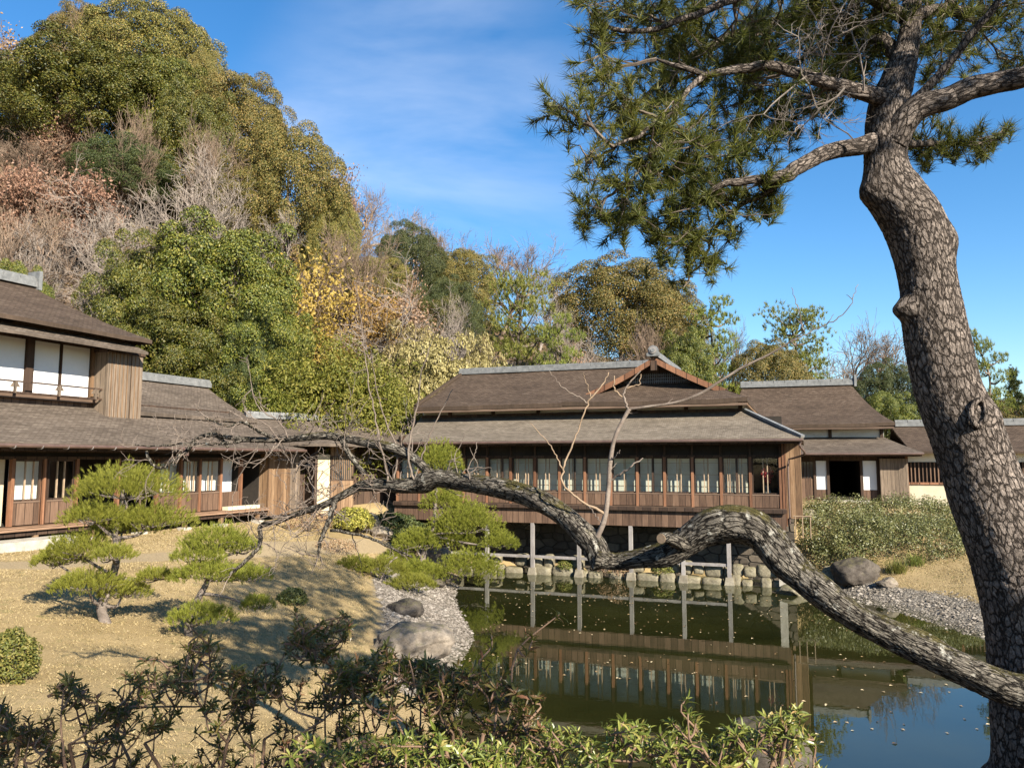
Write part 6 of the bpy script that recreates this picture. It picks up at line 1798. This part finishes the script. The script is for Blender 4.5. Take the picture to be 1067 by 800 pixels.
# ------------------------------------------------------------------ clipped and loose shrubs
def shrub(name, label, c, dims, seed, mat, nl=60, per=90, leaf=.07, wl=.04, cat='shrub', group=None):
    rg = np.random.default_rng(seed)
    e = empty(name, c); tag(e, label, cat, group)
    mb = MB(); wd = MB()
    k = np.arange(nl); u = 1 - (k + .5) / nl * 1.25; th = k * 2.39996
    d = np.stack([np.sqrt(np.maximum(0, 1 - u * u)) * np.cos(th), np.sqrt(np.maximum(0, 1 - u * u)) * np.sin(th), u], axis=1)
    dm = np.array(dims); lr = max(dims) * 1.9 / math.sqrt(nl)
    for i in range(nl):
        ci = d[i] * dm * .8 * rg.uniform(.85, 1.12)
        v = unit(rand_dirs(rg, per) + d[i] * .7 + np.array([0, 0, .3]))
        C = ci + v * lr * rg.uniform(.4, 1.05, (per, 1)) * np.array([1, 1, .8])
        leaves(mb, C, unit(v + rand_dirs(rg, per) * .8), leaf, wl, rg)
        if i % 3 == 0: wd.tube(spline([(0, 0, -dims[2] * .5), tuple(ci * .5), tuple(ci)], 5), [.02, .016, .012, .009, .005], 4, cap=False)
    wd.build('stems', M_trunk, e); mb.build('foliage', mat, e)
    return e
ML_clip = leaf_mat('clipped azalea leaves', [(0.1, (.04, .055, .012)), (.5, (.12, .13, .025)), (.9, (.26, .22, .06))], .25)
ML_hedge = leaf_mat('grey green hedge leaves', [(0.1, (.036, .042, .014)), (.4, (.09, .094, .028)), (.7, (.16, .15, .05)), (.92, (.28, .235, .11))], .2, rough=.42, spec=.5, patch=.45, pscale=1.2)
p = foot_at(2, 712); shrub('clipped_shrub', 'round clipped yellow-green azalea at the left edge of the lawn', (p.x - .05, p.y + .2, p.z + .12), (.26, .3, .42), 31, ML_clip, 40, 130, .04, .022)
p = foot_at(366, 556, 1.2); shrub('clipped_shrub', 'round yellow-tipped shrub between the passage and the pond pine', (p.x, p.y + .4, p.z + .35), (.80, .7, .62), 32, leaf_mat('yellow tipped leaves', [(0.1, (.07, .075, .015)), (.5, (.20, .18, .03)), (.9, (.42, .34, .08))], .25), 60, 110, .09, .05)
p = foot_at(302, 630, 1.4); shrub('low_bush', 'small dark bush in the shade on the lawn', (p.x, p.y + .2, p.z + .08), (.32, .3, .22), 33, ML_dark, 30, 80, .05, .03)
p = foot_at(405, 560, 1.0); shrub('low_bush', 'dark bush under the long plum branch at the pond corner', (p.x, p.y + .6, p.z + .3), (1.1, .8, .6), 34, ML_dark, 50, 90, .10, .06)
for i, (px, py, w, lb) in enumerate(((590, 590, .26, 'low plant tuft between the edging stones at the third stone post'), (640, 596, .5, 'reddish brown low shrub at the waterline behind the plum trunk'), (505, 588, .3, 'low green tuft at the waterline by the pond pine'), (690, 595, .3, 'dry tuft growing at the waterline under the middle of the hall'))):
    x_ = FM.x_at(px, .1); q_ = FM.w(x_, .05, .32)
    shrub('waterside_shrub', lb, q_, (w * 1.3, w * .7, w), 40 + i, ML_clip if i != 1 else ML_russet, 24, 60, .07, .03)
p = foot_at(318, 556, 1.6); shrub('low_bush', 'brown half-bare bush before the dark end of the two-storey house', (p.x, p.y + .5, p.z + .3), (.8, .6, .5), 35, ML_russet, 40, 40, .07, .035)
p = foot_at(432, 548, 1.2); shrub('low_bush', 'dark leafy bush at the left end of the pond hall', (p.x, p.y + .6, p.z + .4), (1.0, .8, .7), 36, ML_dark, 50, 90, .10, .06)
p = foot_at(350, 575, 1.4); shrub('low_bush', 'dry brown ground shrub on the shaded slope under the plum branches', (p.x, p.y, p.z + .1), (.7, .5, .22), 37, ML_russet, 30, 40, .06, .03)
# hedge on the right bank: one rolling clipped mass
hd_ = empty('hedge', (13.8, 28.6, 1.5)); tag(hd_, 'broad rounded grey-green hedge on the bank in front of the rear hall', 'hedge')
rg = np.random.default_rng(61); mb = MB(); wd = MB()
HX = [(x, y) for x in np.arange(10.9, 17.6, .55) for y in np.arange(26.3, 31.6, .55)]
for (x, y) in HX:
    x += rg.uniform(-.22, .22); y += rg.uniform(-.22, .22)
    lim = 26.3 + max(0, (x - 15.0)) * .9 + max(0, 11.6 - x) * 1.5
    if y < lim: continue
    front = min(1.0, .45 + (y - lim) * .5)
    top = 1.85 + .36 * mnoise.noise(Vector((x * .5, y * .5, 3))) + .20 * mnoise.noise(Vector((x * 1.3, y * 1.3, 8))) + (y - 27) * .18
    gz = ground_z(x, y); hh = max(.35, (top - gz) * front)
    for s in range(max(1, int(hh / .4))):
        cz = gz + hh * (1 - s * .3) - .2
        q = 300
        v = unit(rand_dirs(rg, q) + np.array([0, -.3, .55]))
        C = np.array([x, y, cz]) + v * .47 * rg.uniform(.35, 1.15, (q, 1))
        leaves(mb, C, unit(v + rand_dirs(rg, q) * .8), .075, .042, rg)
under(mb.build('foliage', ML_hedge), hd_)
def grass_tuft(label, c, n, ln, seed, mat, spread=.5):
    rg = np.random.default_rng(seed); mb = MB()
    for i in range(n):
        a = rg.uniform(0, 6.283); o = np.array([rg.normal(0, spread * .3), rg.normal(0, spread * .3), 0])
        l = ln * rg.uniform(.6, 1.1); out = rg.uniform(.2, .9)
        t = np.linspace(0, 1, 5)[:, None]
        dirv = np.array([math.cos(a), math.sin(a), 0]); sd = np.array([-math.sin(a), math.cos(a), 0]) * .012 * ln
        cc = o + dirv * (t * out * l) + np.array([0, 0, 1]) * (t * l * 1.0 - t ** 2.2 * l * out * .75)
        w = (1 - t ** 2) * 1.0
        V = np.stack([cc - sd * w, cc + sd * w], axis=1).reshape(-1, 3)
        mb.add(V, [[(2 * j, 2 * j + 1, 2 * j + 3, 2 * j + 2) for j in range(4)]])
    o = mb.build('grass_clump', mat); o.location = c
    tag(o, label, 'grass clump', 'grass clumps along the hedge')
    return o
ML_blade = leaf_mat('long grass blades', [(0.1, (.07, .09, .02)), (.5, (.17, .19, .04)), (.9, (.36, .31, .11))], .35)
for i, (px, py, n, ln, lb) in enumerate(((862, 594, 240, .75, 'yellowish grass clump at the lower left corner of the hedge'), (935, 596, 260, .7, 'green grass clump at the foot of the hedge'), (955, 588, 200, .65, 'grass clump where the hedge meets the dry bank'), (905, 590, 160, .5, 'short grass clump above the long dark boulder'))):
    p = foot_at(px, py, .7); grass_tuft(lb, (p.x, p.y, p.z - .03), n, ln, 70 + i, ML_blade)
# low bamboo rail by the hall corner
bf = empty('bamboo_fence', FM.w(.75, -.2, 2.0)); bf.rotation_euler = (0, 0, FM.a); tag(bf, 'low bamboo rail fence beside the corner of the pond hall', 'fence')
MB().tube([(-.45, 0, .42), (.15, 0, .43)], .022, 8).build('rail', M_twig_warm, bf)
for x in (-.38, -.15, .1): MB().tube([(x, 0, -.3), (x, 0, .40)], .018, 8).build('post', M_twig_warm, bf)

# ------------------------------------------------------------------ azaleas along the near bank
ML_az_shaded = leaf_mat('shaded azalea leaves', [(0.05, (.040, .048, .012)), (.42, (.085, .095, .020)), (.66, (.15, .14, .030)), (.82, (.22, .12, .055)), (.95, (.36, .17, .09))], .42, rough=.38, spec=.5, obj_var=.1, patch=.25, pscale=4)  # darker copy: shade on the left bushes is put into the leaf colour
ML_az_sunlit = leaf_mat('sunlit azalea leaves', [(0.05, (.06, .08, .016)), (.45, (.14, .17, .03)), (.75, (.26, .27, .06)), (.93, (.36, .22, .09))], .35, rough=.38, spec=.5, obj_var=.1, patch=.25, pscale=4)  # brighter copy: sunlight on the right bushes is put into the colour
M_azstem = surf('azalea stem', [(0.3, (0.07, 0.04, 0.026)), (0.7, (0.22, 0.14, 0.09))], 9, rough=.85, bump_s=0)
def leaf6(mb, B_, A, Nn, L_, W_):
    """lance-shaped leaves, folded along the rib and bent"""
    n = len(B_)
    S_ = unit(np.cross(A, Nn)); Nn = np.cross(S_, A)
    m1 = B_ + A * L_ * .38 + Nn * L_ * .03; m2 = B_ + A * L_ * .75 + Nn * L_ * .0; tip = B_ + A * L_ - Nn * L_ * .10
    V = np.stack([B_, m1 + S_ * W_ * .5 + Nn * W_ * .22, m1, m1 - S_ * W_ * .5 + Nn * W_ * .22, m2 + S_ * W_ * .38 + Nn * W_ * .15, m2, m2 - S_ * W_ * .38 + Nn * W_ * .15, tip], axis=1).reshape(-1, 3)
    i = np.arange(n)[:, None] * 8
    tri = np.concatenate([i + np.array(f) for f in ((0, 2, 1), (0, 3, 2), (4, 5, 7), (5, 6, 7))])
    qd = np.concatenate([i + np.array(f) for f in ((1, 2, 5, 4), (2, 3, 6, 5))])
    mb.add(V, [tri, qd])
def azalea(label, x0, x1, prof, Y0, Y1, n, seed, mat, extra=(), ll=.046):
    n = int(n * 1.8)
    rg = np.random.default_rng(seed)
    xm = (x0 + x1) / 2; Ym = (Y0 + Y1) / 2
    c = at(xm, 700, Ym); base = Vector((c.x, Ym, ground_z(c.x, Ym)))
    e = empty('azalea_bush', base); tag(e, label, 'azalea', 'azalea bushes along the near bank')
    wd, lf = MB(), MB()
    tips = []
    for i in range(n):
        px = rg.uniform(x0, x1); top = np.interp(px, [q[0] for q in prof], [q[1] for q in prof])
        py = top + (rg.uniform(0, 1) ** .9) * (860 - top) if i % 3 else top + rg.uniform(0, 25)
        tips.append((px, py, rg.uniform(Y0, Y1)))
    tips += list(extra)
    stems = []
    for j in range(max(5, n // 9)):
        a = rg.uniform(0, 6.28); b0 = np.array(base) + np.array([math.cos(a), math.sin(a) * .4, 0]) * rg.uniform(.02, .18); b0[2] -= .05
        m = np.array(at(rg.uniform(x0, x1), rg.uniform(760, 850), rg.uniform(Y0, Y1)))
        q = spline([b0, (b0 + m) / 2 + rg.normal(0, .03, 3), m], 7); wd.tube(q, np.linspace(.011, .006, 7), 6, cap=False); stems.append(q[2:])
    stems = np.concatenate(stems)
    TP, TD = [], []
    for (px, py, Y) in tips:
        t = np.array(at(px, py, Y))
        cand = stems[stems[:, 2] < t[2] - .02]
        if len(cand) == 0: cand = stems
        k = np.argmin(np.linalg.norm(cand - t, axis=1) + rg.uniform(0, .08, len(cand))); r = cand[k]
        q = spline([r, (r + t) / 2 + rg.normal(0, .022, 3) - np.array([0, 0, .01]), t], 6)
        wd.tube(q, np.linspace(.0044, .0022, 6), 5, cap=False)
        stems = np.concatenate([stems, q[2:5]])
        TP.append(t); TD.append(unit(q[-1] - q[-2] + np.array([0, 0, .02])))
        if rg.uniform() < .6: TP.append(q[3] + rg.normal(0, .006, 3)); TD.append(unit(q[4] - q[3] + rg.normal(0, .01, 3)))
        if rg.uniform() < .3: TP.append(q[2] + rg.normal(0, .008, 3)); TD.append(unit(q[3] - q[2] + rg.normal(0, .02, 3)))
    for t, d in zip(TP, TD):
        k = rg.integers(9, 15)
        a = np.arange(k) * 2.4 + rg.uniform(0, 6)
        s1 = unit(np.cross(d, [0.3, .2, .9])); s2 = np.cross(d, s1)
        el = np.linspace(.05, 1.15, k) + rg.normal(0, .12, k)
        A = unit(np.cos(el)[:, None] * (np.cos(a)[:, None] * s1 + np.sin(a)[:, None] * s2) + np.sin(el)[:, None] * d)
        Nn = unit(d - A * (A @ d)[:, None] + 1e-3)
        L_ = (ll * rg.uniform(.45, 1.15, k) * (1 - .35 * np.linspace(0, 1, k)))[:, None]
        leaf6(lf, t - d * rg.uniform(0, .026, (k, 1)), A, Nn, L_, L_ * rg.uniform(.19, .28, (k, 1)))
    under(wd.build('stems', M_azstem, smooth=True), e)
    under(lf.build('foliage', mat), e)
    return e
azalea('sparse dark azalea cut off by the left picture edge', -30, 55, [(-30, 740), (5, 725), (30, 745), (55, 765)], 2.7, 3.1, 40, 1, ML_az_shaded)
azalea('open azalea with reddish shoots in front of the bare lawn', 48, 150, [(48, 740), (65, 700), (78, 698), (95, 720), (120, 735), (150, 695)], 2.8, 3.3, 44, 2, ML_az_shaded)
azalea('leggy dark azalea with upright whorls before the two lawn pines', 120, 260, [(120, 700), (150, 692), (190, 690), (200, 655), (215, 660), (240, 690), (260, 700)], 2.8, 3.4, 70, 3, ML_az_shaded, [(200, 645, 3.1), (150, 688, 3.0), (180, 690, 3.1)])
azalea('dark azalea with a tall pair of stems before the tan rock', 240, 370, [(240, 720), (265, 695), (290, 690), (308, 640), (330, 650), (360, 640), (370, 650)], 2.7, 3.3, 95, 4, ML_az_shaded, [(308, 636, 2.9), (358, 640, 2.9), (330, 655, 2.9), (276, 690, 3.0)])
azalea('densest dark azalea below the tan rock', 350, 480, [(350, 690), (380, 690), (400, 670), (440, 690), (480, 700)], 2.6, 3.2, 150, 5, ML_az_shaded)
azalea('dark azalea with one long shoot rising over the pond', 450, 570, [(450, 700), (490, 690), (520, 700), (545, 730), (570, 750)], 2.5, 3.0, 90, 6, ML_az_shaded, [(583, 640, 2.6), (556, 664, 2.6), (512, 662, 2.7), (560, 725, 2.6), (540, 690, 2.65)])
azalea('low sunlit azalea against the dark water', 545, 700, [(545, 770), (570, 755), (620, 765), (650, 748), (680, 758), (700, 765)], 2.3, 2.8, 70, 7, ML_az_sunlit)
azalea('taller sunlit azalea with pinkish stems before the pond rock', 690, 850, [(690, 765), (715, 735), (740, 765), (770, 755), (800, 745), (835, 738), (850, 765)], 2.3, 2.8, 80, 8, ML_az_sunlit, [(716, 728, 2.5), (832, 738, 2.5), (800, 748, 2.5)])
azalea('low fringe of mixed azalea along the bottom between dark and sunlit bushes', 300, 560, [(300, 770), (420, 765), (560, 775)], 2.2, 2.5, 110, 9, ML_az_sunlit)

# ------------------------------------------------------------------ the neighbour whose shade falls on the near bushes
def shade_pine(label, foot, pads, seed):
    rg = np.random.default_rng(seed); wd, nb = MB(), MB()
    f = np.array([foot[0], foot[1], ground_z(*foot)])
    top = np.array(pads[0][0]) + np.array([0, 0, .6])
    tp = spline([f - np.array([0, 0, .2]), f * .6 + top * .4 + np.array([.15, 0, 0]), top], 20)
    wd.tube(tp, np.linspace(.2, .05, 20), 10)
    for c, rx, ry_, rz_, n in pads:
        c = np.array(c); r = tp[14]; wd.tube(spline([r, (r + c) / 2 + np.array([0, 0, -.1]), c], 6), np.linspace(.05, .02, 6), 6, cap=False)
        v = rand_dirs(rg, n) * rg.uniform(.15, 1, (n, 1)) ** .5
        P_ = c + v * np.array([rx, ry_, rz_])
        needles(nb, P_, unit(v + np.array([0, 0, .8])), 44, .13, .008, rg, .95, .1)
    e = empty('pine_tree', f); tag(e, label, 'tree')
    under(wd.build('trunk', M_trunk, smooth=True), e); under(nb.build('crown', ML_needle), e)
shade_pine('pine behind the viewer that shades the dark azaleas', (2.4, -2.4), [((1.5, -1.35, 6.5), .75, .5, .4, 130), ((2.4, -1.3, 6.55), .65, .5, .4, 120), ((.8, -1.2, 6.4), .5, .45, .35, 80)], 71)
shade_pine('pine behind the viewer that shades the foot of the leaning pine', (8.2, -1.6), [((7.4, -.75, 7.0), .7, .6, .45, 130), ((8.1, -.9, 7.3), .7, .6, .4, 110)], 72)

# ------------------------------------------------------------------ grass, pebbles, fallen leaves
rg = np.random.default_rng(5)
n = 150000
t_ = rg.uniform(0, 1, n)
Y = 6.0 + 22 * t_ ** 1.5; X = rg.uniform(-14.5, -.5, n)
Z = ground_arr(X, Y)
ok = (Z > 0.55) & (Z < 2.5) & (rg.uniform(0, 1, n) < .95)
gx_ = (Z + 0.035 * (21 - Y)); ok &= ~((gx_ < .8) & (X > -5) & (Y > 9))
d_path = np.full(n, 9.0)
for a, b in (((-16, 15.4), (-9.9, 16.8)), ((-9.9, 16.8), (-7.2, 23.0)), ((-7.2, 23.0), (-5.6, 27.5)), ((-5.6, 27.5), (-3.5, 31))):
    a, b = np.array(a), np.array(b); d = b - a
    t = np.clip(((X - a[0]) * d[0] + (Y - a[1]) * d[1]) / (d @ d), 0, 1)
    d_path = np.minimum(d_path, np.hypot(X - a[0] - t * d[0], Y - a[1] - t * d[1]))
ok &= d_path > .75
Xb, Yb = rg.uniform(11, 24, 70000), rg.uniform(17, 32, 70000); Zb = ground_arr(Xb, Yb); okb = (Zb > .34) & (Zb < 2.2)
B_ = np.concatenate([np.stack([X, Y, Z], 1)[ok], np.stack([Xb, Yb, Zb], 1)[okb]])
k = len(B_)
ln = rg.uniform(.015, .042, (k, 1)) * (1 + .5 * (B_[:, 1:2] > 15))
d = unit(np.stack([rg.normal(0, .8, k), rg.normal(0, .8, k), np.full(k, .75)], 1))
sd = unit(np.cross(d, rand_dirs(rg, k))) * .0035 * (1 + .1 * B_[:, 1:2])
V = np.stack([B_ - sd, B_ + sd, B_ + d * ln], 1).reshape(-1, 3)
mb = MB().add(V, [np.arange(k * 3).reshape(-1, 3)])
o = mb.build('grass', leaf_mat('dry lawn blades', [(.1, (.23, .17, .08)), (.4, (.30, .225, .115)), (.7, (.36, .275, .145)), (.93, (.41, .32, .185))], .3, patch=.45, pscale=.8))
tag(o, 'short dry tan winter grass of the lawn and bank', 'grass', kind='stuff')
def pebbles(n, xr, yr, test, smin, smax, label):
    X, Y = rg.uniform(*xr, n), rg.uniform(*yr, n); Z = ground_arr(X, Y); ok = test(X, Y, Z)
    C = np.stack([X, Y, Z + .005], 1)[ok]; k = len(C)
    s = rg.uniform(smin, smax, (k, 1)) * (1 + (rg.uniform(0, 1, (k, 1)) > .93) * 1.2); a = rg.uniform(0, 3.14, (k, 1))
    base = np.array([[1, 0, 0], [.3, .8, .15], [-.5, .7, 0], [-1, .1, .1], [-.4, -.8, 0], [.5, -.7, .1], [.15, .1, .62], [0, 0, -.5]])
    bx = base[:, 0] * np.cos(a) - base[:, 1] * np.sin(a); by = base[:, 0] * np.sin(a) + base[:, 1] * np.cos(a)
    V = C[:, None, :] + np.stack([bx * s, by * s * .8, np.broadcast_to(base[:, 2], bx.shape) * s], axis=2)
    f = [(i, (i + 1) % 6, 6) for i in range(6)] + [((i + 1) % 6, i, 7) for i in range(6)]
    Fc = (np.arange(k)[:, None, None] * 8 + np.array(f)[None]).reshape(-1, 3)
    mb = MB().add(V.reshape(-1, 3), [Fc])
    o = mb.build('gravel', M_peb); tag(o, label, 'gravel', kind='stuff'); return o
M_peb = leaf_mat('river pebbles', [(.1, (.07, .06, .048)), (.5, (.155, .135, .108)), (.9, (.28, .25, .21))], 0.0, rough=.9, spec=.15, obj_var=.0, patch=.3)
pebbles(26000, (-5, .2), (13.6, 27.5), lambda X, Y, Z: (Z + 0.035 * (21 - Y) < .72) & (Z > -.12) & (Z < .8), .018, .042, 'pale gravel of the beach below the lawn')
pebbles(22000, (9.5, 19), (12, 27), lambda X, Y, Z: (Z < .36 + .12 * np.sin(X * 2.1) * np.sin(Y * 1.7)) & (Z > -.1), .022, .045, 'pale gravel of the beach under the hedge bank')
n = 900
X, Y = rg.uniform(-2, 11, n), 12 + 17 * rg.uniform(0, 1, n) ** .8
ok = (ground_arr(X, Y) < -.05) & (np.array([mnoise.noise(Vector((x * .35, y * .5, 4))) for x, y in zip(X, Y)]) > -.18)
C = np.stack([X, Y, np.full(n, .006)], 1)[ok]; mb = MB(); leaves(mb, C, unit(rand_dirs(rg, len(C)) * .12 + np.array([0, 0, 1.])), .075, .05, rg)
ML_fall = leaf_mat('fallen leaves', [(.1, (.10, .06, .025)), (.5, (.30, .20, .09)), (.9, (.55, .45, .28))], .1, patch=.1)
o = mb.build('fallen_leaves', ML_fall); tag(o, 'fallen leaves floating on the pond', 'leaves', kind='stuff')
n = 600
X, Y = rg.uniform(-12, 22, n), rg.uniform(8, 33, n); Z = ground_arr(X, Y); ok = (Z > .05) & (Z < 2.6) & (np.array([mnoise.noise(Vector((x * .3, y * .3, 9))) for x, y in zip(X, Y)]) > .0)
C = np.stack([X, Y, Z + .02], 1)[ok]; mb = MB(); leaves(mb, C, unit(rand_dirs(rg, len(C)) * .4 + np.array([0, 0, 1.])), .05, .03, rg)
o = mb.build('fallen_leaves', ML_fall); tag(o, 'fallen brown leaves lying on the lawn and banks', 'leaves', kind='stuff')

# ------------------------------------------------------------------ red branch in a vase behind the last screen of the hall
vz = empty('flower_vase', FM.w(-.52, .34, zf)); tag(vz, 'vase with a spray of red leaves standing inside the end window of the pond hall', 'vase')
MB().tube(spline([(0, 0, 0, .10), (0, 0, .2, .16), (0, 0, .5, .13), (0, 0, .7, .06), (0, 0, .78, .08)], 14)[:, :3], spline([(0, 0, 0, .10), (0, 0, .2, .16), (0, 0, .5, .13), (0, 0, .7, .06), (0, 0, .78, .08)], 14)[:, 3], 16).build('vase', M_tile, vz, smooth=True)
rg = np.random.default_rng(4); v = rand_dirs(rg, 260); mb = MB()
leaves(mb, np.array([0, 0, 1.18]) + v * np.array([.2, .14, .34]) * rg.uniform(.3, 1, (260, 1)), rand_dirs(rg, 260), .11, .08, rg)
mb.build('leaves', leaf_mat('red leaves', [(.1, (.22, .02, .02)), (.5, (.48, .05, .05)), (.9, (.70, .22, .16))], .3), vz)
mb = MB()
for k in range(5): mb.tube(spline([(0, 0, .7), (.03 * (k - 2), .02, 1.0), (.07 * (k - 2), .0, 1.35)], 5), [.008, .006, .005, .004, .003], 4)
mb.build('stems', M_azstem, vz)
